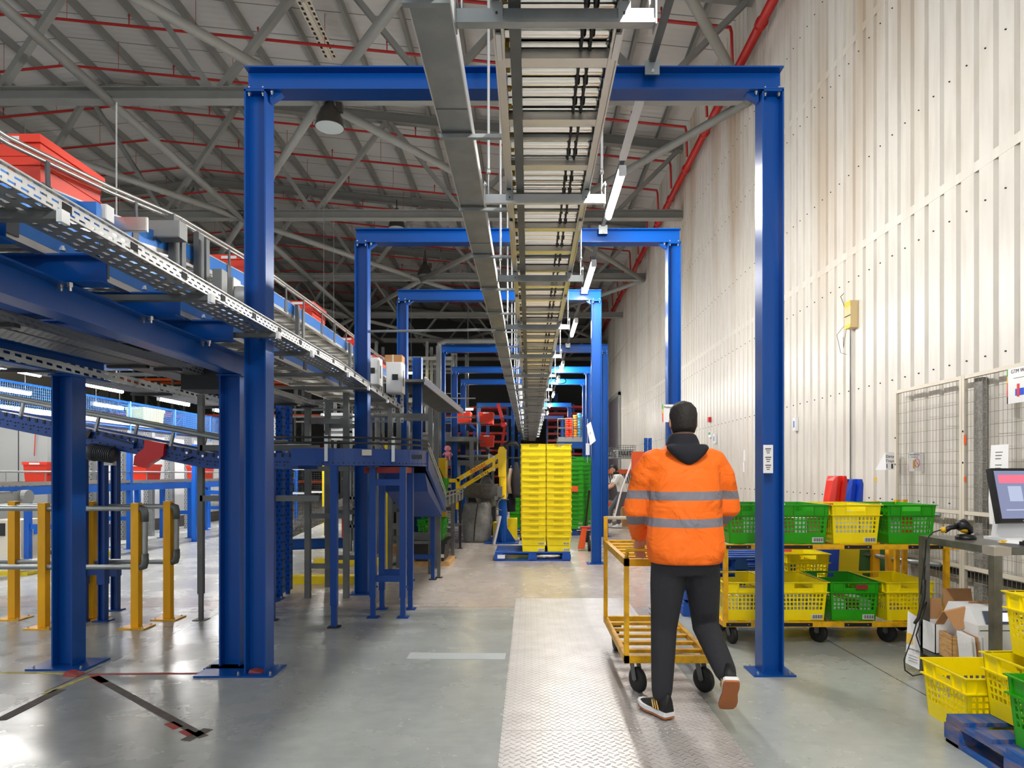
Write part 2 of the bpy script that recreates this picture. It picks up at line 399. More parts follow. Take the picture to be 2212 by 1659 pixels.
struct(MB().box(WX+.06, WX+.3, -3.5, BACK, 0, 11.2), 'wall_outer', M.cream)
struct(MB().box(-28.4, -28.2, -3.5, BACK, 0, 11), 'wall_left', M.cream)
struct(MB().box(-28.4, WX+.3, BACK, BACK+.2, 0, 12.6), 'wall_back', mat('dim cladding', (60, 60, 60), .6))
# doors at the far end of the right wall
mb = MB().use(M.greyl); mb.box(WX-.12, WX-.02, 31.4, 31.6, 0, 5.2); mb.box(WX-.12, WX-.02, 35.8, 36, 0, 5.2); mb.box(WX-.12, WX-.02, 31.4, 36, 5.05, 5.25)
d = struct(mb, 'door_1')
MB().box(WX-.07, WX-.03, 31.6, 35.8, 0, 5.05).build('door_curtain', mat('dull pvc door curtain', (120, 122, 128), .3), d)

# roof steel ------------------------------------------------
TD = [6.9, 12.85, 18.8, 24.75, 30.7, 36.6, 42.5]
for i, D in enumerate(TD):
    t = thing('roof_truss', f'grey steel roof truss spanning wall to wall, {ORD[i]} one counted from the camera end', 'roof truss', (RID, D, 8.6), 'roof trusses')
    MB().ibeam((-28.1, D, 8.62), (WX-.02, D, 8.62), .25, .24, .016).build('bottom_chord', M.grey, t)
    mb = MB()
    for a, c in ((-28.1, RID), (RID, WX)): mb.ibeam((a, D, roofz(a)-.33), (c, D, roofz(c)-.33), .2, .26, .014)
    mb.build('top_chord', M.grey, t)
    x = 2.4
    xs = [2.4-4.2*k for k in range(8)]
    for k, x in enumerate(xs):
        for dx in (-2.1, 2.0):
            xt = min(x+dx, WX-.15)
            MB().bar((x+.08*(1 if dx > 0 else -1), D, 8.74), (xt, D, roofz(xt)-.45), .1, .15, (0, 1, 0)).build('web_member', M.grey, t)
for k in range(16):
    x = 3.6-1.28*k
    mb = MB().chan((x, -3, roofz(x)-.11), (x, BACK, roofz(x)-.11), .08, .2, .006)
    solo(mb, 'roof_purlin', 'grey steel purlin running the length of the hall directly under the roof deck', 'purlin', M.grey, 'roof purlins')
for k in range(16, 24):
    x = 3.6-1.28*k
    solo(MB().chan((x, -3, roofz(x)-.11), (x, BACK, roofz(x)-.11), .08, .2, .006), 'roof_purlin', 'grey steel purlin running the length of the hall directly under the roof deck', 'purlin', M.grey, 'roof purlins')
# plan bracing tubes at chord level
def brace(a, b, lab): solo(MB().pipe([a, b], .085, 10), 'bracing_tube', lab, 'bracing tube', M.grey, 'roof bracing tubes', True)
zb = 8.52
for i in range(len(TD)-2):
    D0, D1 = TD[i], TD[i+1]; fl = i % 2
    odd = [-20, -12, -4, 4.2]; ev = [-16, -8, .4]
    A, B = (ev, odd) if fl == 0 else (odd, ev)
    for p_, a in enumerate(A):
        for q_, b_ in enumerate(B):
            if abs(a-b_) < 4.5: brace((a, D0, zb), (b_, D1, zb), f'round grey bracing tube slanting between {ORD[i]} and {ORD[i+1]} roof trusses, bay {ORD[p_+q_]} from the left')
    brace((-8, D0, zb-.02), (-8, D1, zb-.02), f'round grey tie tube running straight between {ORD[i]} and {ORD[i+1]} roof trusses')
# sprinkler pipes --------------------------------------------
def sz(x): return roofz(x)-.72
for k in range(14):
    D = 13.2+1.9*k
    mb = MB(); mb.pipe([(-27, D, sz(-27)), (RID, D, sz(RID)), (3.95, D, sz(3.95)), (3.98, D, sz(3.95)-.1), (4.0, D, 9.42)], .03, 8)
    x = 2.6
    while x > -26:
        mb.tube((x, D, sz(x)), (x, D, sz(x)+.22), .013, 5); mb.tube((x, D, sz(x)+.2), (x, D, sz(x)+.26), .022, 5)
        mb.tube((x-1.4, D, sz(x-1.4)), (x-1.4, D, roofz(x-1.4)), .006, 4); x -= 2.9
    solo(mb, 'sprinkler_pipe', f'thin red sprinkler branch pipe crossing under the roof, {ORD[k]} one from the camera end', 'sprinkler pipe', M.redp, 'red sprinkler branch pipes', True)
mb = MB(); mb.pipe([(4.1, 2, 9.35), (4.1, 44, 9.35)], .085, 12)
for D in [8+1.9*k for k in range(18)]: mb.pipe([(4.1, D, 9.35), (4.1, D+.12, 9.35)], .11, 12)
solo(mb, 'sprinkler_main', 'thick red sprinkler main pipe running along the top of the pale profiled wall', 'sprinkler main', M.redp, None, True)
# high-bay lamps ----------------------------------------------
def highbay():
    t = thing('high_bay_lamp', 'lamp', 'high-bay lamp')
    mb = MB(); mb.lathe((0, 0, 0), [(.06, .52), (.08, .5), (.1, .42), (.17, .34), (.24, .18), (.27, .02), (.275, 0), (.265, 0), (.25, .05), (.1, .36)], 24); mb.build('reflector_hood', M.lampb, t, True)
    MB().lathe((0, 0, 0), [(.001, -.005), (.262, .0), (.262, .01), (.001, .012)], 24).build('glass_lens', M.lens, t)
    mb = MB().box(-.06, .06, -.06, .06, .48, .66); mb.box(.13, .25, -.05, .05, .3, .46); mb.build('gear_housing', M.lampb, t)
    MB().tube((0, 0, .62), (0, 0, .95), .018, 6).build('hanging_rod', M.dark, t)
    return t
hb = highbay()
for i, (px, py, D, lab) in enumerate(((712, 276, 12.85, 'unlit high-bay lamp with ribbed dark hood and clear glass hanging beneath the blue gantry top'),
        (918, 596, 24.75, 'small unlit high-bay lamp hanging between the second gantry post and the overhead cable duct'), (857, 494, 22, 'dark high-bay lamp seen high between two roof trusses'))):
    p = P(px, py, D); place(hb, i == 0, (p.x, D, max(p.z, 7.9)), 0, lab, 'high-bay lamps')
def batten(name, a, lab, off=False):
    pass
# unlit reflector batten fixed under a purlin
t = thing('ceiling_batten', 'unlit cream slotted fluorescent batten hanging under a roof purlin', 'fluorescent fitting', P(655, 0, 14))
a = P(655, 0, 14); b = Vector((a.x, 15.95, a.z))
mb = MB().use(M.cream); mb.bar(a, b, .3, .02); mb.bar(a+Vector((0, 0, -.03)), b+Vector((0, 0, -.03)), .09, .05)
mb.use(M.dark)
for k in range(12):
    q = a.lerp(b, (k+.5)/12)
    for s in (-1, 1): mb.cbox((q.x+s*.1, q.y, q.z-.0115), (.05, .09, .004))
mb.build('batten_body', None, t)
MB().pipe([b+Vector((0, 0, .01)), b+Vector((0, .25, .5)), b+Vector((0, .3, .9))], .006, 5).build('hanging_wire', M.dark, t)
# ---------------------------------------------------------------- blue portal frames over the aisle
def post_section(mb, x, D, z0, z1, w=.15, d=.15, t=.011):
    """I-section upright: flanges face left/right, the web is seen in the recess"""
    mb.box(x-w/2, x-w/2+t, D-d/2, D+d/2, z0, z1); mb.box(x+w/2-t, x+w/2, D-d/2, D+d/2, z0, z1); mb.box(x-w/2+t, x+w/2-t, D-t/2, D+t/2, z0, z1)
def bolts(mb, pts, r=.013, h=.012, ax=(0, 0, 1)):
    for p in pts: mb.lathe(p, [(r, 0), (r, h), (r*.6, h), (r*.6, h*1.9)], 6, ax)
GX = [(4.72, -1.973, 1.764, 'nearest'), (7.8, -2.01, 1.748, 'second'), (10.38, -2.03, 1.11, 'third'), (14.8, -2.0, 1.735, 'fourth'), (17.86, -2.06, 1.66, 'fifth'), (20.2, -2.06, 1.755, 'sixth'), (27, -2.1, 1.7, 'seventh'), (33, -2.1, 1.7, 'eighth')]
for gi, (D, xl, xr, w) in enumerate(GX):
    g = thing('portal_frame', f'blue steel portal frame spanning the aisle, {w} one from the camera', 'portal frame', (xl, D, 0), 'blue portal frames')
    for x, sgn in ((xl+.075, -1), (xr-.075, 1)):
        mb = MB(); post_section(mb, x, D, .012, 4.06); mb.box(x-.075, x+.075, D-.075, D+.075, 4.045, 4.058); po = mb.build('post', M.blue, g)
        mb = MB().use(M.blue)
        if gi == 0 and sgn < 0: mb.box(x-.40, x+.14, D-.13, D+.15, 0, .012)
        else: mb.box(x-.145, x+.145, D-.115, D+.115, 0, .012)
        mb.use(M.bolt); bolts(mb, [(x+a, D+b, .012) for a in (-.11, .11) for b in (-.085, .085)], .01, .01); mb.build('base_plate', None, g)
    mb = MB().use(M.blue).ibeam((xl, D, 4.14), (xr, D, 4.14), .15, .16, .01)
    for x, s in ((xl+.075, 1), (xr-.075, -1)):
        mb.prism([(x+s*.085, D-.03, 4.06), (x+s*.17, D-.03, 4.06), (x+s*.085, D-.03, 4.0)], (0, .06, 0))
    if gi < 6:
        mb.use(M.bolt)
        for x in (xl+.075, xr-.075):
            for a in (-.048, .048):
                bolts(mb, [(x+a, D-.05, 4.07)], .012, .01); bolts(mb, [(x+a, D-.05, 4.046)], .013, .013, (0, 0, -1))
        s = 1; bolts(mb, [(xl+.185, D-.05, 4.058)], .012, .014, (0, 0, -1)); bolts(mb, [(xr-.185, D-.05, 4.058)], .012, .014, (0, 0, -1))
    mb.build('beam', None, g)
# extra short blue posts among the far machinery
for i, (px, pb, pt) in enumerate(((902, 1216, 772), (1108, 1095, 862), (1122, 1085, 872), (1201, 1075, 850))):
    D = 2030/(pb-HY); x = X_(px, D); mb = MB(); post_section(mb, x, D, 0, Z_(pt, D), .2 if i == 3 else .14)
    if i == 3: mb.box(x-.1, x+.1, D+.2, D+.35, 0, Z_(pt, D))
    solo(mb, 'steel_column', ['short blue column standing beside the grey control boxes', 'slim blue column just past the manipulator head', 'slim blue column behind the duct end', 'broad blue column rising behind the tall yellow crate stack'][i], 'steel column', M.blue, 'single blue columns')

# ---------------------------------------------------------------- overhead roller conveyor
ZC = 3.29; CL, CR = -.15, .40
oc = thing('overhead_conveyor', 'long overhead roller conveyor with bright rollers hung above the aisle', 'overhead conveyor', (0, 2, ZC))
for s, x in ((0, CL), (1, CR)):
    mb = MB(); xi = x+.035 if s == 0 else x-.035
    mb.box(min(x, xi), max(x, xi), 1.2, 44, ZC, ZC+.12); mb.box(xi-.004 if s == 0 else xi-.006, xi+.006 if s == 0 else xi+.004, 1.2, 44, ZC-.012, ZC)
    mb.box(x-.004, x+.004, 1.2, 44, ZC-.012, ZC)
    mb.mats = []; mb.use(M.alu); mb.mi = [0]*len(mb.f); mb.use(M.steelw); D = 2.95
    while D < 40: mb.box(min(x, xi)+.006, max(x, xi)-.006, D-.09, D+.09, ZC-.022, ZC-.012); D += 2.14
    mb.build('side_rail', None, oc)
MB().box(CL+.065, CL+.115, 1.2, 44, ZC-.01, ZC+.05).build('cable_duct', M.galvd, oc)
rm = MB(); rm.pipe([(CL+.04, 0, 0), (CR-.04, 0, 0)], .031, 14, False)
r0 = rm.build('roller', M.chrome, oc, True); r0.location = Vector((0, 1.6,  ZC+.075))-oc.location
for p in r0.data.vertices: p.co = p.co-Vector((0, 0, 0))
# mesh was stored relative to the conveyor base: shift it back so copies share it
off = woff(oc)
for p in r0.data.vertices: p.co = p.co+off
for k in range(1, 100):
    c = r0.copy(); COL.objects.link(c); c.parent = oc; c.location = r0.location+Vector((0, .092*k, 0))
mb = MB()
for k in range(100, 380): mb.pipe([(CL+.04, 1.6+.092*k, ZC+.075), (CR-.04, 1.6+.092*k, ZC+.075)], .034, 8, False)
o = mb.build('roller_run', M.chrome, oc, True); o['kind'] = 'stuff'
MB().box(CL+.04, CR-.04, 1.2, 43, ZC+.107, ZC+.1075).build('shade_pan', M.dark, oc)  # unseen dark pan added above the rollers so their gaps look dark
D = 1.5
while D < 40:
    MB().chan((CL+.03, D, ZC+.02), (CR-.03, D, ZC+.02), .07, .045, .006).build('cross_tie', M.alu, oc); D += .53
for x in (.235, .275): 
    mb = MB(); mb.box(x-.006, x+.006, 1.2, 42, ZC+.03, ZC+.045); k = 1.3
    while k < 16: mb.lathe((x+.004, k, ZC+.062), [(.02, -.012), (.03, -.008), (.02, 0), (.03, .008), (.02, .012)], 8, (1, 0, 0)); k += .092*2
    mb.build('drive_belt', M.black, oc)
mb = MB(); k = 1.3
while k < 40: mb.lathe((CL+.05, k, ZC+.06), [(.012, -.01), (.026, -.008), (.026, .008), (.012, .01)], 8, (1, 0, 0)); k += .16
mb.build('belt_pulley', M.scan, oc)
# tote bottoms riding on the rollers
for k, D in enumerate((5.2, 9.4, 13.5)):
    solo(MB().box(CL+.09, CR-.07, D, D+.55, ZC+.108, ZC+.4), 'tote_box', f'dark tote box riding on the overhead conveyor rollers, {ORD[k]} from the camera', 'tote box', M.kcr, 'totes on the overhead conveyor')
# hangers
HD = [2.71, 4.5, 6.33]+[8.42+2.1*k for k in range(13)]
for i, D in enumerate(HD):
    h = thing('conveyor_hanger', f'galvanised crossbar with two rods carrying the overhead conveyor, {ORD[i]} one from the camera', 'conveyor hanger', (.1, D, 3.23), 'overhead conveyor hangers')
    mb = MB().use(M.steelw if i == 1 else M.galv); mb.chan((-.294, D, 3.235), (.505, D, 3.235), .05, .05, .004); mb.box(-.294, .505, D-.035, D-.015, 3.198, 3.214)
    mb.box(-.298, -.292, D-.04, D+.03, 3.19, 3.34); mb.box(.503, .509, D-.04, D+.03, 3.19, 3.34)
    mb.use(M.bolt); bolts(mb, [(-.29, D-.04, 3.31), (.5, D-.04, 3.31)], .012, .02, (0, -1, 0)); mb.build('crossbar', None, h)
    for x in (-.272, .487):
        mb = MB().use(M.steelw); mb.tube((x, D, 3.42), (x, D, 8.6), .0095, 8); mb.use(M.bolt); mb.tube((x, D, 3.27), (x, D, 3.44), .006, 6); mb.lathe((x, D, 3.4), [(.008, 0), (.014, .01), (.014, .03), (.008, .04)], 8)
        mb.build('hanging_rod', None, h)
    for x in (CL-.005, CR-.045):
        mb = MB().use(M.galv); mb.box(x, x+.05, D-.034, D-.03, 3.2, 3.29); mb.box(x, x+.05, D-.034, D+.06, 3.285, 3.29); mb.use(M.dark); mb.tube((x+.025, D-.034, 3.235), (x+.025, D-.038, 3.235), .005, 8)
        mb.build('bracket', None, h)
# closed cable duct beside the conveyor
cd = thing('cable_duct', 'wide galvanised cable duct running beside the overhead conveyor', 'cable duct', (-.42, 2, 3.345))
mb = MB().use(M.galv); mb.box(-.502, -.327, 1.2, 44, 3.355, 3.42); mb.use(M.steelw); mb.box(-.329, -.323, 1.2, 44, 3.345, 3.43); mb.box(-.506, -.5, 1.2, 44, 3.345, 3.43); mb.build('duct_body', None, cd)
D = 3.86; k = 0; arms = []
while D < 40:
    arms.append(D); D += 1.07
arms = [2.72]+arms
mb = MB()
for q in [1.9, 3.6, 5.7, 8.0, 10.1, 12.2, 14.4]: mb.box(-.5, -.33, q, q+.006, 3.352, 3.356)
mb.build('duct_joint', M.galvd, cd)
for D in arms:
    mb = MB().use(M.galv); w = .05 if D < 3 else .022
    mb.chan((-.515, D, 3.345-w/2), (.41 if D > 3 else -.32, D, 3.345-w/2), .03, w, .003)
    mb.build('support_arm', None, cd)
# light trunking clamped on the portal beams, with tubes between them
lt = thing('light_trunking', 'narrow grey lighting trunking clamped on top of the blue portal beams', 'light trunking', (.85, 2, 4.26))
mb = MB().use(M.galvd); mb.box(.83, .87, .5, 33, 4.235, 4.28); 
mb.build('trunking_bar', None, lt)
for D, *_ in GX[:6]:
    mb = MB().use(M.galv); mb.box(.79, .91, D-.05, D+.05, 4.221, 4.234); mb.box(.8, .9, D-.09, D-.076, 4.15, 4.25); mb.use(M.bolt); bolts(mb, [(.85, D-.09, 4.17)], .012, .012, (0, -1, 0)); mb.build('beam_clamp', None, lt)
MB().box(.80, .86, 5.0, 5.95, 4.17, 4.21).build('trunking_cover', M.white, lt)
MB().pipe([(.87, 2.6, 4.24), (.9, 2.9, 4.2), (.87, 3.15, 4.24), (.9, 3.6, 4.22)], .005, 6).build('flex_cable', M.galv, lt)
def tube_light(label, x, z, y0, y1, group, m=None, top=4.24, name='fluorescent_tube_light', tilt=0):
    t = thing(name, label, 'tube light', (x, (y0+y1)/2, z), group)
    dz = tilt*(y1-y0)
    mb = MB().use(m or M.tube); mb.pipe([(x, y0+.02, z), (x, y1-.02, z+dz)], .032, 8); mb.build('lamp_tube', None, t)
    mb = MB().use(M.white); mb.hexa([(x-.035, y0, z+.034), (x+.035, y0, z+.034), (x+.035, y1, z+.034+dz), (x-.035, y1, z+.034+dz), (x-.03, y0, z+.06), (x+.03, y0, z+.06), (x+.03, y1, z+.06+dz), (x-.03, y1, z+.06+dz)])
    mb.box(x-.035, x+.035, y0, y0+.02, z-.034, z+.034); mb.build('batten_housing', None, t)
    mb = MB()
    for y in (y0+.15, y1-.15): mb.tube((x, y, z+.06+dz*(y-y0)/(y1-y0)), (x, y, top), .006, 6)
    mb.build('suspension_rod', M.galv, t)
    return t
TL = [(6.1, 7.2), (8.8, 10.1), (12.1, 13.4), (16.7, 17.7), (19.2, 20.4), (22.9, 24.1), (26.6, 27.8), (30.1, 31.3)]
for i, (a, b) in enumerate(TL):
    tube_light(f'glowing white tube light hanging above the aisle between the portal frames, {ORD[i]} from the camera', .85, 4.14, a, b, 'aisle tube lights')
for k, (a, b) in enumerate(((1.2, 2.4), (-2.6, -1.4))):  # unseen tubes added as fill for the nearest frame and floor
    tube_light(f'added fill tube light over the aisle, out of view, {ORD[k]} rearwards', .85, 4.14, a, b, 'added fill tubes over the aisle')
# ---------------------------------------------------------------- raised conveyors on the left
def trestle_post(label, x, D, ztop, m=None, w=.15, plate=(.32, .26), group=None, cap=True):
    t = thing('support_post', label, 'support post', (x, D, 0), group)
    mb = MB(); post_section(mb, x, D, .012, ztop, w, w, .011); mb.build('post_shaft', m or M.blue, t)
    mb = MB().use(m or M.blue).box(x-plate[0]/2, x+plate[0]/2, D-plate[1]/2, D+plate[1]/2, 0, .012); mb.use(M.bolt); bolts(mb, [(x+a*plate[0]*.4, D+b*plate[1]*.4, .012) for a in (-1, 1) for b in (-1, 1)], .009, .009); mb.build('base_plate', None, t)
    if cap: MB().box(x-.09, x+.09, D-.09, D+.09, ztop, ztop+.01).build('cap_plate', m or M.blue, t)
    return t
trestle_post('blue steel post under the long slanting beam, beside the nearest portal frame post', -2.155, 4.9, 2.10, group='blue posts under the long beam')
trestle_post('blue steel post standing alone near the yellow barrier, on a wide base plate', -3.36, 4.9, 2.10, plate=(.42, .3), group='blue posts under the long beam')
trestle_post('slim blue post rising through the dark slotted cable trays', -2.9, 7.4, 2.1, w=.1)
# long blue beams running with the aisle
solo(MB().ibeam((-2.15, 1.2, 2.19), (-2.15, 5.3, 2.19), .12, .15, .01), 'support_beam', 'long blue steel beam carrying the lower raised conveyor beside the nearest portal post', 'support beam', M.blue)
solo(MB().ibeam((-3.6, 1.2, 2.19), (-3.36, 5.3, 2.19), .12, .15, .01), 'support_beam', 'blue steel beam behind the dark slotted trays, carried by the lone post', 'support beam', M.blue)
for k, D in enumerate((2.0, 2.5, 3.1, 3.75, 4.42)):
    mb = MB().use(M.blue).ibeam((-4.3, D, 2.335), (-1.95, D, 2.335), .1, .13, .009); mb.use(M.bolt)
    bolts(mb, [(-2.12, D-.05, 2.41), (-2.05, D-.05, 2.41)], .014, .012); bolts(mb, [(-2.12, D-.06, 2.262), (-2.08, D-.06, 2.262)], .014, .02, (0, 0, -1))
    solo(mb, 'cross_beam', f'dark blue cross beam end under the raised conveyor, {ORD[k]} from the camera', 'cross beam', None, 'blue cross beams under the raised conveyor')
# white slotted cable tray in front of everything
M.perfs = stripes_mat('sparsely slotted zinc strip', (140, 142, 141), None, sx=.08, sz=.05)
def xt(D): return -1.70 if D < 6 else -1.70-.33*(D-6)/6.4
st = thing('cable_tray', 'white slotted zinc cable tray running along the aisle side of the raised conveyors', 'cable tray', (-1.8, 2, 2.4))
pts = [1.3, 4, 6, 9, 12.4]
for part, mm in (('tray_side', M.perf), ('tray_floor', M.perfs), ('tray_lip', M.steelw)):
    mb = MB()
    for a, b in zip(pts, pts[1:]):
        A = (xt(a), a, 2.4); B = (xt(b), b, 2.4)
        if part == 'tray_side':
            mb.bar((A[0], a, 2.372), (B[0], b, 2.372), .003, .06); mb.bar((A[0]-.2, a, 2.372), (B[0]-.2, b, 2.372), .003, .06)
        elif part == 'tray_floor': mb.bar((A[0]-.1, a, 2.342), (B[0]-.1, b, 2.342), .2, .003)
        else: mb.bar((A[0]+.004, a, 2.402), (B[0]+.004, b, 2.402), .014, .006)
        if part == 'tray_side' and a < 12: pass
    if part == 'tray_side':
        mb.mats = []; mb.use(mm); mb.mi = [0]*len(mb.f); mb.use(M.black); y = 1.6
        while y < 12: mb.bar((xt(y)+.003, y, 2.372), (xt(y)+.003, y+.05, 2.372), .003, .03); y += .42
    mb.build(part, mm, st)
for k, D in enumerate((2.42, 3.55, 4.5, 5.2, 6.3, 7.3, 8.6, 9.8, 11, 12.1)):
    mb = MB().use(M.galvd).chan((-4.2, D, 2.325), (xt(D)+.01, D, 2.325), .04, .03, .004); mb.use(M.white).box(xt(D)+.01, xt(D)+.03, D-.022, D+.022, 2.3, 2.345)
    mb.build('support_arm', None, st)
M.perfg = stripes_mat('slotted pale zinc strip', (186, 190, 190), None, sx=.09, sz=.05)
# second, dull slotted trays lower down
for i, (x, z, h, w, mm, lab) in enumerate(((-3.0, 2.16, .1, .22, M.perfd, 'dark slotted cable tray hanging below the long blue beam'), (-3.7, 2.13, .07, .3, M.perfg, 'pale galvanised slotted cable tray above the work zone lights'), (-2.72, 2.14, .05, .12, M.perfd, 'narrow slotted tray between the blue beam and the dark tray'))):
    t = thing('cable_tray', lab, 'cable tray', (x, 2, z))
    MB().trough((x, 1.2, z+h/2), (x+.35, 7.6, z+h/2), w, h).build('tray_body', mm, t)
    for D in (1.9, 3.3, 4.7, 6.1, 7.3):
        xx = x+.35*(D-1.2)/6.4; MB().bar((xx-w/2-.03, D, z-.015), (xx+w/2+.03, D, z-.015), .04, .02).build('tray_support', M.dark, t)
    if i == 2:
        pass
solo(MB().box(-2.62, -2.3, 5.05, 5.35, 2.03, 2.2), 'junction_box', 'black ribbed junction box beside the blue post top', 'junction box', M.dark)

def path_conveyor(name, label, pts, w, group=None, rails=True):
    """raised conveyor along pts (right-hand edge), width w towards -X"""
    t = thing(name, label, 'conveyor', pts[0], group)
    P3 = [Vector(p) for p in pts]
    def rib(dx, z0, z1, wd, mm, part):
        mb = MB()
        for a, b in zip(P3, P3[1:]):
            mb.bar(a+Vector((dx, 0, (z0+z1)/2)), b+Vector((dx, 0, (z0+z1)/2)), wd, z1-z0)
        mb.build(part, mm, t, False)
    gz = (-.075, .045) if rails else (-.115, .03)
    rib(0, gz[0]-.035, gz[0], .05, M.alu, 'side_rail'); rib(-w, -.11, -.02, .04, M.alu, 'side_rail')
    rib(.012, gz[0], gz[1], .03, M.blue2, 'side_guard')
    rib(.012, gz[1], gz[1]+.01, .035, M.alu, 'guard_cap')
    # upper guide rail
    if rails: mb = MB(); off = Vector((.02, 0, .2)); mb.pipe([p+off for p in P3], .014, 8); mb.pipe([p+off+Vector((0, 0, .035)) for p in P3], .014, 8); mb.build('guide_rail', M.alu, t, True)
    tot = 0; 
    mb = MB(); rb = MB(); cb = MB(); mt = MB()
    for a, b in zip(P3, P3[1:]):
        L = (b-a).length; d = (b-a)/L; s = 0
        while s < L:
            p = a+d*s
            rb.tube(p+Vector((-.02, 0, -.03)), p+Vector((-w+.02, 0, -.03)), .024, 8)
            s += .1
        s = 0
        while s < L:
            p = a+d*s; MB().bar(p+Vector((0, 0, -.1)), p+Vector((-w, 0, -.1)), .05, .03).build('cross_tie', M.alu, t); s += .6
        s = .3
        while s < L:
            p = a+d*s; g_ = MB().bar(p+Vector((.014, 0, gz[0]-.02)), p+Vector((.014, 0, gz[1]+.015)), .04, .075, d)
            if rails: g_.bar(p+Vector((.035, 0, .05)), p+Vector((.03, 0, .2)), .012, .03, d)
            g_.build('guard_clamp', M.clamp, t); s += .62
    rb.build('roller_bed', M.chrome, t, True)['kind'] = 'stuff'
    return t
M.clamp = mat('dark grey guard clamp', (82, 84, 90), .45)
M.blue2 = mat('light blue anodised guard', (52, 122, 206), .3, .25)
up = path_conveyor('raised_conveyor', 'upper raised conveyor with light blue side guards carrying red totes', [(-2.9, 2.2, 2.98), (-2.9, 3.7, 3.02), (-2.9, 4.6, 3.13), (-2.9, 5.5, 3.27), (-2.9, 7, 3.38), (-2.9, 9, 3.42), (-2.92, 14.5, 3.44)], .52)
lo = path_conveyor('raised_conveyor', 'lower raised conveyor with light blue side guards behind the white cable tray', [(-2.22, 1.3, 2.545), (-2.22, 12.4, 2.545)], .6, None, False)
# uprights tying the two together
for k, (D, s) in enumerate(((5.35, 1), (5.75, 1), (8.2, .8), (10.6, .8), (12.6, .8))):
    mb = MB(); mb.bar((-2.83, D, 2.35), (-2.83, D, 3.45), .045*s, .09*s, (0, 1, 0)); mb.bar((-2.76, D, 2.35), (-2.76, D, 3.4), .02, .06, (0, 1, 0))
    solo(mb, 'conveyor_upright', f'grey aluminium upright clamped to the raised conveyors, {ORD[k]} from the camera', 'upright', M.galvd, 'conveyor uprights')
# control gear hanging on the conveyor sides
def box_gear(name, label, cat, c, d, m, extra=None, rz=0):
    t = thing(name, label, cat, c)
    x, y, z = c; mb = MB().use(m); mb.cbox(c, d); mb.box(x-d[0]/2+.004, x+d[0]/2-.004, y-d[1]/2-.006, y-d[1]/2, z-d[2]/2+.006, z+d[2]/2-.006); mb.build('enclosure', None, t)
    if extra: extra(t, c, d)
    return t
def conduit(t, c, d):
    x, y, z = c; MB().pipe([(x-.05, y-d[1]/2, z-d[2]/2), (x-.12, y-.1, z-d[2]/2-.08), (x-.2, y, z-.02), (x-.3, y+.05, z-.1)], .006, 6).build('cable', M.black, t)
p = P(356, 500, 5.2); box_gear('drive_box', 'pale grey drive box with black cables below the curved guide rail', 'drive box', (p.x+.02, 5.2, p.z), (.25, .12, .13), M.greyl, conduit)
p = P(222, 462, 4.4); box_gear('sensor_box', 'small pale sensor housing with dark window beside the curved rail', 'sensor box', (p.x, 4.4, p.z), (.1, .08, .1), M.white)
p = P(175, 452, 4.25); box_gear('sensor_box', 'blue sensor plate under the curved rail, next to the red tote', 'sensor box', (p.x, 4.3, p.z), (.16, .05, .12), M.blue2)
p = P(262, 480, 4.6); box_gear('guard_plate', 'bare aluminium guard plate between sensor box and drive box', 'guard plate', (p.x+.02, 4.62, p.z-.01), (.3, .02, .1), M.alu)
p = P(500, 628, 5.9); 
t = box_gear('motor_gearbox', 'aluminium conveyor gearmotor with round end cover beside the nearest portal post', 'gear motor', (p.x-.03, 5.9, p.z), (.16, .14, .2), M.alu)
mb = MB(); mb.lathe((p.x+.05, 5.9, p.z-.05), [(.001, 0), (.085, 0), (.09, .02), (.08, .1), (.05, .2), (.04, .22), (.001, .22)], 16, (1, 0, 0)); mb.build('motor_barrel', M.steelw, t, True)
MB().lathe((p.x+.27, 5.9, p.z-.06), [(.001, 0), (.07, 0), (.07, .05), (.001, .06)], 14, (1, 0, 0)).build('end_cover', M.bolt, t, True)
p = P(475, 615, 5.7); box_gear('drive_box', 'tall grey drive box left of the gearmotor', 'drive box', (p.x, 5.7, p.z), (.08, .1, .24), M.greyl, conduit)
# totes on the upper line
def tote_proto(m, w=.4, l=.6, h=.32, label='', cat='tote box', rimcol=None):
    t = thing('tote_box', label, cat)
    def ring(s, z, ww=w, ll=l): return [(-ww/2*s, -ll/2*s, z), (ww/2*s, -ll/2*s, z), (ww/2*s, ll/2*s, z), (-ww/2*s, ll/2*s, z)]
    mb = MB(); mb.loft([ring(.9, 0), ring(.98, h*.93), ring(.98, h), ring(.95, h), ring(.87, .02)], True); 
    for z in (h*.45, h*.62): mb.loft([ring(.955, z), ring(.97, z), ring(.97, z+.008), ring(.955, z+.008)], False)
    mb.build('tote_body', m, t)
    mb = MB(); mb.loft([ring(.98, h*.86), ring(1.03, h*.86), ring(1.03, h+.004), ring(.98, h+.004), ring(.98, h*.86)], False); mb.build('rim', m, t)
    mb = MB().box(-.08, .08, -l/2*1.03-.002, -l/2*1.03+.002, h*.875, h*.965); mb.build('handle_slot', rimcol or M.white, t)
    return t
tp = tote_proto(M.tote, label='red')
for i, (px, D) in enumerate(((75, 4.35), (508, 7.35), (655, 9.45), (752, 11.9), (800, 13.6))):
    zc = 3.12 if D < 5 else (3.37 if D < 8 else 3.42)
    place(tp, i == 0, (-3.15, D, zc), 0, f'red tote riding high on the upper raised conveyor, {ORD[i]} from the camera', 'red totes on the upper conveyor')

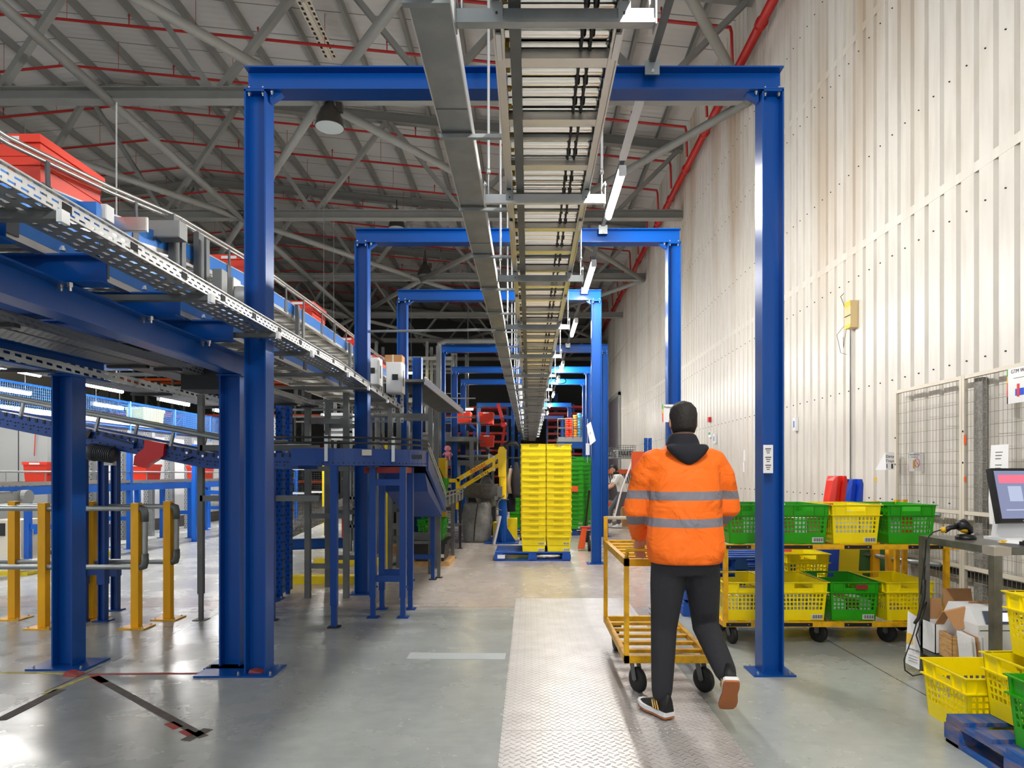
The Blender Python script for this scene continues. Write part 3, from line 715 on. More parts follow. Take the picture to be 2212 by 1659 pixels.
# ---------------------------------------------------------------- blue belt conveyor crossing towards the aisle
M.blued = mat('dark blue conveyor frame', (0, 62, 140), .4, wear=.25, wear_rgb=(20, 50, 100), scale=5)
bc = thing('inclined_conveyor', 'blue conveyor sloping down from the left and levelling out towards the curve', 'conveyor', (-3.5, 6.4, 1.5))
L0 = (-7.6, 2.42); L1 = (-5.1, 1.98); L2 = (-3.0, 1.56); L3 = (-2.16, 1.56)
for y, nm in ((6.3, 'side_frame'), (6.86, 'side_frame')):
    mb = MB().use(M.blued)
    for a, b in ((L0, L1), (L1, L2), (L2, L3)): mb.hexa([(a[0], y-.02, a[1]-.12), (b[0], y-.02, b[1]-.12), (b[0], y+.02, b[1]-.12), (a[0], y+.02, a[1]-.12), (a[0], y-.02, a[1]+.03), (b[0], y-.02, b[1]+.03), (b[0], y+.02, b[1]+.03), (a[0], y+.02, a[1]+.03)])
    if y < 6.5:
        mb.use(M.black); x = -7.5
        while x < -2.2:
            zz = L1[1]+(x-L1[0])*-.2 if x < -3 else 1.56
            mb.box(x, x+.02, y-.026, y-.02, zz-.01, zz+.025); mb.box(x+.02, x+.03, y-.026, y-.02, zz-.06, zz-.05); mb.box(x+.05, x+.06, y-.026, y-.02, zz-.06, zz-.05); mb.box(x+.02, x+.03, y-.026, y-.02, zz-.09, zz-.08); x += .072
        mb.use(M.bolt)
        for x in (-4.2, -4.1, -3.75, -3.7, -3.45, -3.2, -3.05, -2.9): mb.lathe((x, y-.02, 1.58-.2*(min(x, -3)+3)-.03), [(.012, 0), (.012, .01)], 8, (0, -1, 0))
    mb.build(nm, None, bc)
mb = MB(); 
for a, b in ((L0, L1), (L1, L2), (L2, L3)): mb.hexa([(a[0], 6.32, a[1]-.01), (b[0], 6.32, b[1]-.01), (b[0], 6.84, b[1]-.01), (a[0], 6.84, a[1]-.01), (a[0], 6.32, a[1]+.01), (b[0], 6.32, b[1]+.01), (b[0], 6.84, b[1]+.01), (a[0], 6.84, a[1]+.01)])
mb.build('belt', M.white, bc)
for y in (6.27, 6.9):
    mb = MB()
    mb.pipe([(L0[0], y, L0[1]+.16), (L1[0], y, L1[1]+.16), (L2[0]+.3, y, L2[1]+.13), (L3[0]-.1, y, L3[1]+.13)], .022, 8); mb.build('guide_rail', M.galv, bc, True)
    for x in (-6.4, -5.6, -4.75, -4.05, -3.35, -2.5): 
        zz = L1[1]+(x-L1[0])*-.2 if x < -3 else 1.56
        MB().bar((x, y, zz+.02), (x+.03, y, zz+.15), .03, .02).build('rail_bracket', M.galv, bc)
# motor, guard, tension slot
mb = MB(); mb.lathe((-4.08, 6.22, 1.60), [(.001, 0), (.07, 0), (.082, .02), (.082, .07), (.075, .075)], 20, (1, 0, -.15)); 
for k in range(9): mb.lathe((-4.0+.017*k, 6.22, 1.59-.0025*k), [(.06, 0), (.078, 0), (.078, .008), (.06, .008)], 18, (1, 0, -.15))
mb.lathe((-4.0, 6.22, 1.59), [(.06, 0), (.06, .17)], 12, (1, 0, -.15)); mb.build('motor', mat('charcoal motor casting', (62, 66, 72), .5, .4), bc, True)
gp = lambda px, py: P(px, py, 6.24)
mb = MB(); mb.prism([gp(312, 950), gp(355, 958), gp(352, 985), gp(322, 1003), gp(312, 1011), gp(288, 1005), gp(290, 985), gp(311, 968)], (0, .06, 0)); mb.build('chain_guard', M.red, bc)
mb = MB(); a = gp(213, 943); b = gp(288, 962); mb.bar(a+Vector((0, .02, 0)), b+Vector((0, .02, 0)), .03, .06, (0, 0, 1)); mb.build('take_up_frame', M.blued, bc)
mb = MB(); mb.bar(a+Vector((.04, 0, .01)), b+Vector((0, 0, .01)), .012, .012); mb.build('take_up_slot', M.black, bc)
mb = MB(); mb.prism([gp(395, 995), gp(415, 986), gp(388, 996)], (0, .05, 0)); mb.prism([gp(170, 930), gp(196, 933), gp(190, 946), gp(178, 946)], (0, .04, 0)); mb.build('pivot_plate', M.dark, bc)
for x, y in ((-4.22, 6.35), (-4.03, 6.35), (-4.22, 6.85)):
    mb = MB(); post_section(mb, x, y, .01, 1.72, .065, .065, .008); mb.box(x-.07, x+.07, y-.06, y+.06, 0, .012); mb.box(x-.038, x+.038, y-.038, y+.038, .35, .5); mb.build('leg', M.blued, bc)
MB().bar((-4.22, 6.35, .47), (-4.03, 6.35, .49), .03, .09).build('leg_brace', M.blued, bc)
t = thing('switch_box', 'white rotary switch box with black knob on the blue conveyor leg', 'switch box', (-4.05, 6.28, 1.56))
p = P(235, 989, 6.25); MB().cbox((p.x, 6.27, p.z), (.08, .06, .14)).build('enclosure', M.white, t)
MB().tube((p.x+.04, 6.25, p.z), (p.x+.075, 6.25, p.z), .03, 10).build('knob', M.blackp, t)
# grey leg with rails by the barrier
mb = MB(); x = -3.13; mb.box(x-.025, x+.025, 6.38, 6.43, .25, 2.15); mb.box(x-.018, x+.018, 6.387, 6.423, 0, .3); mb.box(x-.06, x+.06, 6.35, 6.46, 0, .008)
for z in (1.64, 1.16): mb.bar((x, 6.4, z), (-2.0, 6.4, z), .04, .055)
solo(mb, 'profile_stand', 'slim grey profile post with two horizontal rails between the yellow barriers and blue posts', 'stand', M.galvd)

# curved conveyor ------------------------------------------------
cc = thing('curved_conveyor', 'blue curved roller conveyor turning from the crossing line into the aisle direction', 'conveyor', (-1.6, 6.4, 1.5))
def arc(cx, cy, r, a0, a1, n=14): return [(cx+r*math.cos(a0+(a1-a0)*k/n), cy+r*math.sin(a0+(a1-a0)*k/n)) for k in range(n+1)]
cx, cy = -1.98, 7.1
def band(r, z0, z1, th, n=16, pre=0):
    mb = MB(); o = arc(cx, cy, r, -math.pi/2, 0, n); i_ = arc(cx, cy, r-th, -math.pi/2, 0, n)
    mb.loft([[(a[0], a[1], z0), (a[0], a[1], z1), (b[0], b[1], z1), (b[0], b[1], z0)] for a, b in zip(o, i_)]); return mb
mb = band(.9, 1.47, 1.63, .01).use(M.blued); mb.mi = [0]*len(mb.f); mb.box(-2.2, cx, cy-.9, cy-.89, 1.47, 1.63)
mb.use(M.black)
for k in range(30):
    a = -math.pi/2+math.pi/2*(k+.5)/30; mb.lathe((cx+.9*math.cos(a), cy+.9*math.sin(a), 1.495), [(.008 if k % 2 else .005, 0), (.008 if k % 2 else .005, .002)], 8, (math.cos(a), math.sin(a), 0))
mb.build('outer_side_frame', None, cc); band(.4, 1.47, 1.63, .01).build('inner_side_frame', M.blued, cc)
mb = MB()
for k in range(18):
    a = -math.pi/2+math.pi/2*(k+.5)/18; c_, s_ = math.cos(a), math.sin(a); mb.pipe([(cx+.4*c_, cy+.4*s_, 1.6), (cx+.89*c_, cy+.89*s_, 1.6)], [.015, .028], 8)
mb.build('roller_bed', M.chrome, cc, True)['kind'] = 'stuff'
mb = MB(); o = [(-2.5, cy-.93)]+arc(cx, cy, .93, -math.pi/2, 0, 14); 
for z in (1.68, 1.73): mb.pipe([(x, y, z) for x, y in o], .011, 8)
mb.build('guide_rail', M.dark, cc, True)
for a in (-math.pi/2+.12, -.75):
    x, y = cx+.915*math.cos(a), cy+.915*math.sin(a); MB().box(x-.015, x+.015, y-.012, y, 1.51, 1.75).build('rail_bracket', M.steelw, cc)
p = P(789, 975, 6.22); MB().box(p.x-.045, p.x+.045, 6.275, 6.28, 1.565, 1.62).build('rating_plate', M.cream, cc)
MB().box(-1.12, -1.02, 6.4, 6.46, 1.535, 1.575).build('end_stop', M.blackp, cc)
MB().box(-1.6, -1.2, 6.5, 7.0, 1.40, 1.46).build('drive_cover', mat('dark red cover', (130, 20, 22), .5), cc)
# four-leg stand under it
sd = thing('conveyor_stand', 'four-legged blue stand with low stretchers under the curved conveyor', 'conveyor stand', (-1.37, 6.7, 0))
for x, y in ((-1.51, 6.5), (-1.22, 6.5), (-1.51, 6.9), (-1.22, 6.9)):
    mb = MB(); mb.box(x-.03, x+.03, y-.03, y+.03, .2, 1.46); mb.box(x-.024, x+.024, y-.024, y+.024, .012, .25); mb.box(x-.055, x+.055, y-.045, y+.045, 0, .012); mb.tube((x+.03, y, .3), (x+.045, y, .3), .01, 6); mb.build('leg', M.blued, sd)
for y in (6.5, 6.9):
    for z in (.38, 1.31): MB().bar((-1.48, y, z), (-1.25, y, z), .04, .06).build('stretcher', M.blued, sd)
# single adjustable legs
def leg(label, px, pb, ztop, w=.06, m=None, group='single conveyor legs'):
    D = 2030/(pb-HY); x = X_(px, D); t = thing('support_stand', label, 'support stand', (x, D, 0), group)
    MB().box(x-w/2, x+w/2, D-w/2, D+w/2, .2, ztop).build('upper_tube', m or M.blued, t); MB().box(x-w*.4, x+w*.4, D-w*.4, D+w*.4, .01, .24).build('lower_tube', m or M.blued, t)
    MB().box(x-w*.9, x+w*.9, D-w*.8, D+w*.8, 0, .01).build('foot_plate', M.dark, t); return t
leg('blue adjustable leg with bolted foot standing alone before the grey trestle', 722, 1355, 1.47)
leg('blue leg carrying the descending conveyor, nearest the aisle', 935, 1252, 1.0, .055)
leg('grey leg of the lower roller conveyor beside the blue leg', 948, 1248, .98, .05, M.galvd)
leg('grey leg under the far half of the lower roller conveyor', 978, 1205, .98, .06, M.galvd)
leg('dark leg at the far end of the lower roller conveyor', 994, 1185, .98, .05, M.dark)
for k, (px, pb) in enumerate(((586, 1340), (594, 1290))): leg(['thin blue leg just behind the nearest portal frame post', 'thin blue leg a step further behind the nearest portal frame post'][k], px+3, pb, 1.46, .05)
mb = MB(); x = -1.25
for z in (.31, .86): mb.bar((-1.62, 8.75, z), (-1.27, 8.75, z), .04, .06)
mb.box(-1.65, -1.6, 8.72, 8.78, 0, 1)
solo(mb, 'crosspiece_stand', 'low blue crosspiece stand beside the descending conveyor legs', 'stand', M.blued)
# descending conveyor
dc = thing('descending_conveyor', 'blue conveyor section descending steeply from the curve to the lower rollers', 'conveyor', (-1.3, 7.6, 1.3))
for x in (-1.58, -1.08):
    mb = MB(); mb.hexa([(x-.015, 7.1, 1.44), (x+.015, 7.1, 1.44), (x+.015, 8.6, .9), (x-.015, 8.6, .9), (x-.015, 7.1, 1.62), (x+.015, 7.1, 1.62), (x+.015, 8.6, 1.06), (x-.015, 8.6, 1.06)]); mb.build('side_frame', M.blued, dc)
    mb = MB()
    for z in (.06, .11): mb.pipe([(x+.01, 7.1, 1.62+z), (x+.01, 8.6, 1.06+z)], .009, 6)
    mb.build('guide_rail', M.galv, dc)
MB().hexa([(-1.56, 7.1, 1.56), (-1.1, 7.1, 1.56), (-1.1, 8.6, 1.02), (-1.56, 8.6, 1.02), (-1.56, 7.1, 1.58), (-1.1, 7.1, 1.58), (-1.1, 8.6, 1.04), (-1.56, 8.6, 1.04)]).build('belt', M.black, dc)
MB().hexa([(-1.56, 7.3, 1.2), (-1.1, 7.3, 1.2), (-1.1, 8.5, .85), (-1.56, 8.5, .85), (-1.56, 7.1, 1.4), (-1.1, 7.1, 1.4), (-1.1, 8.5, .95), (-1.56, 8.5, .95)]).build('belly_pan', M.blued, dc)
lr = thing('roller_conveyor', 'low brownish roller conveyor at waist height holding green crates', 'conveyor', (-1.45, 10, .95))
for x in (-1.72, -1.26): MB().box(x-.02, x+.02, 8.6, 12.5, .9, 1.0).build('side_frame', M.galvd, lr)
mb = MB(); y = 8.65
while y < 12.45: mb.tube((-1.7, y, .97), (-1.28, y, .97), .025, 6); y += .11
mb.build('roller_bed', M.galv, lr)['kind'] = 'stuff'
mb = MB()
for z in (1.06, 1.12): mb.pipe([(-1.22, 8.6, z), (-1.22, 12.5, z)], .012, 6)
y = 8.8
while y < 12.5: mb.bar((-1.22, y, .92), (-1.22, y, 1.13), .02, .04); y += .5
mb.build('guide_rail', M.alu, lr)
for y in (9.2, 11, 12.4): MB().box(-1.74, -1.69, y-.02, y+.02, 0, .9).build('leg', M.galvd, lr); MB().bar((-1.72, y, .45), (-1.27, y, .45), .03, .04).build('stretcher', M.galvd, lr)

# grey profile trestle under the raised lines
def ladder(label, px0, px1, pb, ztop, zs, m=None, depth=0, group='grey profile trestles'):
    D = 2030/(pb-HY); x0, x1 = X_(px0, D), X_(px1, D); t = thing('profile_trestle', label, 'trestle', (x0, D, 0), group)
    for x in (x0, x1):
        for y in ([D] if not depth else [D, D+depth]): MB().box(x-.03, x+.03, y-.03, y+.03, 0, ztop).build('upright', m or M.galvd, t)
    for z in zs:
        for y in ([D] if not depth else [D, D+depth]): MB().bar((x0, y, z), (x1, y, z), .04, .055).build('rail', m or M.galvd, t)
    return t
ladder('grey profile trestle with four rungs between the blue legs, carrying the raised lines', 665, 748, 1292, 2.3, (.36, .92, 1.45, 1.98), depth=.75)
ladder('grey profile trestle behind the second portal frame post', 843, 930, 1240, 2.3, (.5, 1.1, 1.7, 2.2), depth=.6)
ladder('grey profile trestle further along under the raised lines', 800, 880, 1205, 2.3, (.5, 1.0, 1.6), depth=.6)
ladder('small grey profile stand under the lower roller conveyor', 905, 978, 1202, 1.0, (.2, .45, .8))
for k, (px, pb, pt, m) in enumerate(((606, 1290, 850, M.vperfb), (622, 1283, 850, M.vperfb), (594, 1175, 900, M.vperf), (583, 1155, 905, M.vperf))):
    D = 2030/(pb-HY); x = X_(px, D); w = .075 if k < 2 else .11
    solo(MB().box(x-w/2, x+w/2, D-.05, D+.05, .0 if k > 1 else .05, Z_(pt, D)).box(x-.02, x+.02, D-.02, D+.02, 0, .1), 'slotted_upright', ['blue slotted upright behind the nearest portal post', 'blue slotted upright right of its twin behind the nearest portal post', 'broad galvanised slotted upright seen just right of the nearest portal post', 'galvanised slotted upright half hidden by the nearest portal post'][k], 'slotted upright', m)
# wide slotted tray sloping low behind the trestle, on a blue beam
mb = MB().use(M.perfd); mb.hexa([(-4.2, 10.2, .28), (-3.9, 10.2, .28), (-3.0, 12.2, .85), (-3.3, 12.2, .85), (-4.2, 10.2, .42), (-3.9, 10.2, .42), (-3.0, 12.2, .99), (-3.3, 12.2, .99)])
solo(mb, 'cable_tray', 'low sloping slotted cable tray behind the grey trestle', 'cable tray')
solo(MB().ibeam((-3.85, 10.3, .3), (-2.9, 10.6, .3), .1, .16), 'floor_beam', 'low blue beam near the floor behind the grey trestle', 'beam', M.blue)

# control cabinets hanging beside the second portal post
def cabinet(label, px0, px1, py0, py1, D, dep=.25):
    x0, x1, z1, z0 = X_(px0, D), X_(px1, D), Z_(py0, D), Z_(py1, D)
    t = thing('control_cabinet', label, 'control cabinet', (x0, D, z0)); MB().box(x0, x1, D, D+dep, z0, z1).build('cabinet_body', M.white, t)
    mb = MB().use(M.white).box(x0+.01, x1-.01, D-.015, D, z0+.01, z1-.01); mb.use(M.blackp).box(x1-.13, x1-.05, D-.03, D-.015, (z0+z1)/2-.04, (z0+z1)/2+.04); mb.build('door', None, t)
    mb = MB(); mb.box(x1, x1+.003, D+.08, D+.15, z0+.1, z1-.1); mb.build('side_label', M.galvd, t)
    for x in (x0+.05, x1-.05): MB().bar((x, D+dep+.02, z0-.4), (x, D+dep+.02, z1), .04, .04).build('mounting_rail', M.vperf, t)
    return t
cabinet('light grey control cabinet with black switch, a cardboard box on its top', 834, 868, 782, 848, 9.4)
cabinet('light grey control cabinet left of the one topped by cardboard', 794, 818, 772, 830, 9.6)
x0, x1, D = X_(832, 9.45), X_(868, 9.45), 9.45
t = thing('cardboard_box', 'small closed cardboard box standing on the light grey control cabinet', 'cardboard box', (x0, D, Z_(782, 9.4)))
z0 = Z_(782, 9.4); MB().box(x0, x1, D, D+.22, z0, z0+.11).build('box_body', M.card, t); MB().box(x0+.1, x0+.12, D-.001, D+.221, z0, z0+.112).build('tape', M.cream, t)
# sloping hood beside the fourth frame
mb = MB().use(M.galvd); a0 = P(882, 822, 10.2); a1 = P(975, 890, 14.5)
mb.bar(a0, a1, .5, .04); mb.use(M.steelw).bar(a0+Vector((.25, 0, 0)), a1+Vector((.25, 0, 0)), .02, .12)
solo(mb, 'chute_cover', 'dark sloping chute cover with a pale edge beyond the control cabinets', 'chute cover')
solo(MB().pipe([P(795, 716, 7.8), P(1070, 712, 7.9)], .016, 8), 'cross_rail', 'thin steel rail clamped to the second portal post crossing to the cable duct', 'rail', M.galv)
mb = MB(); a = P(952, 742, 14.3); mb.box(a.x-.1, a.x, 14.3, 14.4, 0, a.z-.05); mb.pipe([(a.x-.05, 14.35, a.z-.1), (a.x-.03, 14.35, a.z), (a.x+.1, 14.35, a.z+.05), (-.4, 14.35, a.z+.05)], .05, 8)
solo(mb, 'grey_conduit', 'fat grey conduit bending over the fourth portal frame', 'conduit', M.galvd)

# ---------------------------------------------------------------- yellow pipe-rail barriers
def barrier(label, D, pxs, zt, endx, left):
    t = thing('safety_barrier', label, 'safety barrier', (X_(pxs[0], D), D, 0), 'yellow post barriers')
    for px in pxs:
        x = X_(px, D); MB().box(x-.034, x+.034, D-.034, D+.034, .01, 1.13).build('post', M.ypost, t)
        mb = MB().use(M.ypaint).box(x-.12, x+.12, D-.1, D+.1, 0, .012); mb.use(M.bolt); bolts(mb, [(x+a, D+b, .012) for a in (-.09, .09) for b in (-.07, .07)], .01, .008); mb.build('base_plate', None, t)
    xe = X_(endx, D)
    pts = [(left, D, 1.08), (xe-.05, D, 1.08), (xe-.015, D, 1.065), (xe, D, 1.03), (xe, D, .6), (xe-.015, D, .565), (xe-.05, D, .55), (left, D, .55)]
    MB().pipe(pts, .024, 10).build('pipe_rail', M.galv, t, True)
    mb = MB()
    for c in ((xe, D, 1.08), (xe, D, .55)): 
        s = 1 if c[2] > 1 else -1; mb.pipe([(c[0]-.11, D, c[2]), (c[0]-.04, D, c[2]), (c[0]-.01, D, c[2]-.01*s), (c[0], D, c[2]-.045*s), (c[0], D, c[2]-.12*s)], .032, 10)
    mb.build('pipe_elbow', M.galvd, t, True)
barrier('yellow post barrier with looped grey pipe rail, the nearer of the two', 6.08, (95, 295), 1.13, 313, -9)
barrier('yellow post barrier with looped grey pipe rail, the one set further back', 6.45, (30, 199, 364), 1.13, 381, -9)
# ---------------------------------------------------------------- bright work zone behind the barriers
# insulated white partition with dark brick kerb
def part_mat():
    m, nt, b = new_mat('white insulated panel'); L = nt.links.new
    tc = N(nt, 'ShaderNodeTexCoord'); sp = N(nt, 'ShaderNodeSeparateXYZ'); L(tc.outputs['Object'], sp.inputs[0])
    md = N(nt, 'ShaderNodeMath', operation='MODULO'); L(sp.outputs[1], md.inputs[0]); md.inputs[1].default_value = 1.15
    lt = N(nt, 'ShaderNodeMath', operation='LESS_THAN'); L(md.outputs[0], lt.inputs[0]); lt.inputs[1].default_value = .02
    mx = N(nt, 'ShaderNodeMix', data_type='RGBA'); mx.inputs[6].default_value = lin((206, 207, 208)); mx.inputs[7].default_value = lin((150, 152, 154)); L(lt.outputs[0], mx.inputs[0]); L(mx.outputs[2], b.inputs['Base Color']); b.inputs['Roughness'].default_value = .35
    return m
M.panel = part_mat()
PX = -9.2
o = struct(MB().box(PX-.12, PX, 9.6, 22.5, .28, 2.45), 'wall_partition', M.panel)
def brick_mat():
    m, nt, b = new_mat('dark kerb brickwork'); L = nt.links.new
    tc = N(nt, 'ShaderNodeTexCoord'); mp = N(nt, 'ShaderNodeMapping'); mp.inputs['Rotation'].default_value = (0, math.pi/2, 0); mp.inputs['Rotation'].default_value = (math.pi/2, 0, math.pi/2)
    cb = N(nt, 'ShaderNodeCombineXYZ'); sp = N(nt, 'ShaderNodeSeparateXYZ'); L(tc.outputs['Object'], sp.inputs[0]); L(sp.outputs[1], cb.inputs[0]); L(sp.outputs[2], cb.inputs[1])
    br = N(nt, 'ShaderNodeTexBrick'); L(cb.outputs[0], br.inputs[0]); br.inputs['Scale'].default_value = 1; br.inputs['Brick Width'].default_value = .4; br.inputs['Row Height'].default_value = .14; br.inputs['Mortar Size'].default_value = .006
    br.inputs['Color1'].default_value = lin((92, 84, 78)); br.inputs['Color2'].default_value = lin((70, 64, 60)); br.inputs['Mortar'].default_value = lin((44, 40, 38)); L(br.outputs[0], b.inputs['Base Color'])
    return m
struct(MB().box(PX-.14, PX+.03, 9.6, 22.5, 0, .28), 'trim_1', brick_mat())
struct(MB().box(-20, PX-.12, 22.4, 22.5, 0, 2.45), 'wall_partition_end', M.panel)
# galvanised uprights against the partition
for k, (px, pb) in enumerate(((268, 1166), (322, 1158), (366, 1148), (408, 1141), (200, 1180))):
    D = 2030/(pb-HY); x = max(X_(px, D), PX+.2); mb = MB().use(M.vperf).box(x-.09, x+.01, D-.06, D+.06, 0, 2.3); mb.use(M.galv).box(x+.01, x+.1, D-.05, D+.05, 0, 2.3)
    solo(mb, 'slotted_upright', f'galvanised slotted upright before the white partition, {ORD[k] if k < 4 else "nearest"} in the row', 'slotted upright', None, 'uprights before the partition')
# grey cabinet and dado at far left
t = thing('machine_cabinet', 'large pale grey machine cabinet at the near end of the white partition', 'machine cabinet', (-8.6, 11.8, 0))
MB().box(-9.1, -8.25, 11.5, 12.2, .1, 2.25).build('cabinet_body', M.greyl, t); MB().box(-9.12, -8.22, 11.46, 12.24, 2.25, 2.33).build('top_rail', M.galv, t)
for x in (-8.75,): MB().box(x, x+.01, 11.49, 11.5, .2, 2.2).build('panel_joint', M.dark, t)
t = thing('switch_plinth', 'pale concrete plinth with grey box against the partition foot', 'plinth', (-8.4, 10.9, 0))
MB().box(-8.62, -8.1, 10.7, 11.2, 0, .65).build('plinth_block', M.cream, t); MB().box(-8.55, -8.35, 10.68, 10.7, .4, .6).build('cover_plate', M.dark, t)
solo(MB().pipe([P(82, 900, 11.4), P(76, 940, 11.4), P(74, 985, 11.4)], .008, 6), 'red_hose', 'thin red air hose hanging in front of the pale machine cabinet', 'hose', M.redp)
# waist-high tote line on blue legs
M.blueb = mat('bright blue conveyor paint', (6, 104, 214), .4)
tc_ = thing('tote_conveyor', 'long waist-high conveyor on blue legs carrying orange totes past the partition', 'conveyor', (-7.6, 12, 1.2))
for x in (-7.95, -7.35):
    mb = MB().use(M.alu).box(x-.02, x+.02, 8.2, 21, 1.22, 1.27); mb.use(M.blueb).box(x-.03, x+.03, 8.2, 21, 1.08, 1.2); mb.build('side_frame', None, tc_)
    mb = MB(); mb.pipe([(x, 8.2, 1.42), (x, 21, 1.42)], .014, 6); y = 8.4
    while y < 21: mb.tube((x, y, 1.25), (x, y, 1.42), .008, 5); y += .9
    mb.build('guide_rail', M.galv, tc_)
mb = MB(); y = 8.2
while y < 21: mb.tube((-7.93, y, 1.23), (-7.37, y, 1.23), .025, 6); y += .12
mb.build('roller_bed', M.galv, tc_)['kind'] = 'stuff'
for k in range(7):
    y = 8.7+1.95*k
    for x in (-7.95, -7.35): MB().box(x-.04, x+.04, y-.04, y+.04, .0, 1.1).box(x-.08, x+.08, y-.07, y+.07, 0, .01).build('leg', M.blueb, tc_)
    MB().bar((-7.95, y, .55), (-7.35, y, .55), .04, .08).build('leg_brace', M.blueb, tc_)
mb = MB(); mb.lathe((-7.3, 9.1, 1.06), [(.001, 0), (.09, 0), (.09, .3), (.001, .3)], 14, (0, 1, 0)); mb.tube((-7.28, 9.6, 1.06), (-7.15, 9.6, 1.06), .1, 14); mb.cbox((-7.3, 9.5, 1.06), (.14, .2, .16)); mb.build('drive_motor', M.greyl, tc_)
mb = MB().use(M.blue2).box(-8.3, -7.3, 8.1, 8.24, 1.22, 1.32); mb.build('end_guard', None, tc_)
tq = tote_proto(M.tote, .38, .56, .3)
for k, (px, D) in enumerate(((103, 10.4), (312, 12.9), (433, 15.4), (522, 18.0))):
    place(tq, k == 0, (-7.65, 7.65*F/(CX-px), 1.27), 0, f'orange tote on the waist-high conveyor, {ORD[k]} from the near end', 'orange totes on the waist-high line')
# second lower line crossing in front, under the tube lights, seen between posts
for k, (px, pb, pt) in enumerate(((280, 1186, 960), (83, 1190, 1050), (420, 1170, 960), (482, 1155, 1010), (305, 1130, 1040), (450, 1140, 1045), (555, 1150, 900), (640, 1125, 1010))):
    D = 2030/(pb-HY); x = X_(px, D); solo(MB().box(x-.04, x+.04, D-.04, D+.04, 0, Z_(pt, D)).box(x-.08, x+.08, D-.07, D+.07, 0, .01), 'blue_upright', f'bright blue square upright in the white work zone, {ORD[k]} of the loose ones', 'upright', M.blueb, 'loose blue uprights in the work zone')
for k, (a, b) in enumerate((((420, 1062, 14), (540, 1066, 14)), ((0, 1150, 11), (86, 1148, 11)))):
    solo(MB().bar(P(*a), P(*b), .05, .08), 'cross_rail', ['blue rail level with the orange totes further back', 'blue rail low down behind the yellow barrier'][k], 'rail', M.blueb)
# elevated tote line behind a blue wire guard
def mesh_panel(mb, fn, nu, nv, r, n=4):
    for i in range(nu+1):
        mb.pipe([fn(i/nu, 0), fn(i/nu, 1)], r, n, False)
    for j in range(nv+1):
        mb.pipe([fn(0, j/nv), fn(1, j/nv)], r, n, False)
M.wireb = mat('blue wire', (52, 120, 205), .4)
g = thing('guarded_conveyor', 'elevated tote line enclosed by a blue wire mesh guard above the partition', 'conveyor', (-9.4, 14, 2.5))
for k in range(8):
    y0 = 9.3+1.9*k; mb = MB()
    mesh_panel(mb, lambda u, v: (-8.9, y0+u*1.84, 2.5+v*.45), 36, 9, .0045, 3)
    mesh_panel(mb, lambda u, v: (-8.9-.35*v, y0+u*1.84, 2.95+.1*v), 36, 4, .0045, 3)
    mb.build('mesh_guard', M.wireb, g)
    MB().box(-8.93, -8.89, y0-.04, y0, 2.3, 3.0).build('guard_post', M.wireb, g)
MB().box(-9.5, -8.95, 9.2, 24.6, 2.42, 2.5).build('conveyor_bed', M.blueb, g); MB().box(-8.94, -8.9, 9.2, 24.6, 2.46, 2.56).build('edge_rail', M.alu, g)
ty = tote_proto(M.totey, .42, .9, .44); ty.location = (-9.2, 16.1, 2.5); ty['label'] = 'pale yellow tote riding behind the blue wire mesh guard'
# tube lights of the zone
ZL = [(-7.9, 2.98, 9.6, 10.85), (-7.9, 2.98, 11.8, 13.05), (-7.9, 2.98, 14.3, 15.6), (-7.9, 2.98, 16.8, 18.0), (-10.1, 3.0, 12.4, 13.6), (-10.1, 3.0, 15.5, 16.7), (-5.4, 2.9, 17.5, 18.7), (-5.6, 2.9, 13.4, 14.6)]
labs = ['glowing tube light nearest the left of the work zone', 'glowing tube light over the work zone behind the lone blue post', 'glowing tube light above the mesh guarded yellow tote', 'glowing tube light beside the blue post under the long beam', 'glowing tube light low behind the wire guard, the nearer one', 'glowing tube light low behind the wire guard, further on', 'small glowing tube light seen past the slotted uprights', 'glowing tube light hidden above the level conveyor']
for k, (x, z, a, b) in enumerate(ZL):
    if k == 7: continue
    tube_light(labs[k], x, z, a, b, 'work zone tube lights', M.tubel, z+.12 if x == -7.9 else 8.5)
for k, (x, z, a, b) in enumerate(((-7.9, 2.98, 7.0, 8.2), (-7.9, 2.98, 4.2, 5.4))):
    tube_light(f'glowing tube light of the work zone row outside the view, {ORD[k]} nearest its end', x, z, a, b, 'work zone tube lights', M.tubel, z+.12)
solo(MB().bar((-7.9, 4, 3.12), (-7.9, 20, 3.12), .05, .05).box(-7.91, -7.89, 12.84, 12.86, 3.1, 8.5).box(-7.91, -7.89, 18.79, 18.81, 3.1, 8.5), 'light_rail', 'pale rail carrying the work zone tube lights', 'light rail', M.white)
solo(MB().bar((-5.9, 8.6, 2.75), (-5.1, 8.6, 2.75), .1, .06), 'cross_rail', 'short blue rail over the first work zone lights', 'rail', M.blue)
# yellow floor kerbs
def kerb(label, px0, px1, pb, h=.1, dep=.2):
    D = 2030/(pb-HY); solo(MB().box(X_(px0, D), X_(px1, D), D, D+dep, 0, h), 'floor_kerb', label, 'floor kerb', M.ykerb, 'yellow floor kerbs')
M.ykerb = mat('bright yellow kerb paint', (250, 222, 10), .45, wear=.3, wear_rgb=(190, 160, 20), scale=5)
kerb('long yellow floor kerb behind the grey trestle legs', 592, 768, 1262)
kerb('yellow floor kerb further back between trestle and second post', 678, 842, 1222)
kerb('yellow floor kerb in the white work zone near the partition', 165, 242, 1200, .06)
kerb('yellow floor strip edge left of the lone blue post', -40, 60, 1243, .04)
D = 2030/(1222-HY); solo(MB().box(X_(832, D), X_(843, D), D-.04, D+.04, 0, Z_(958, D)), 'guard_post', 'tall yellow guard post standing on the floor kerb', 'guard post', M.ykerb)
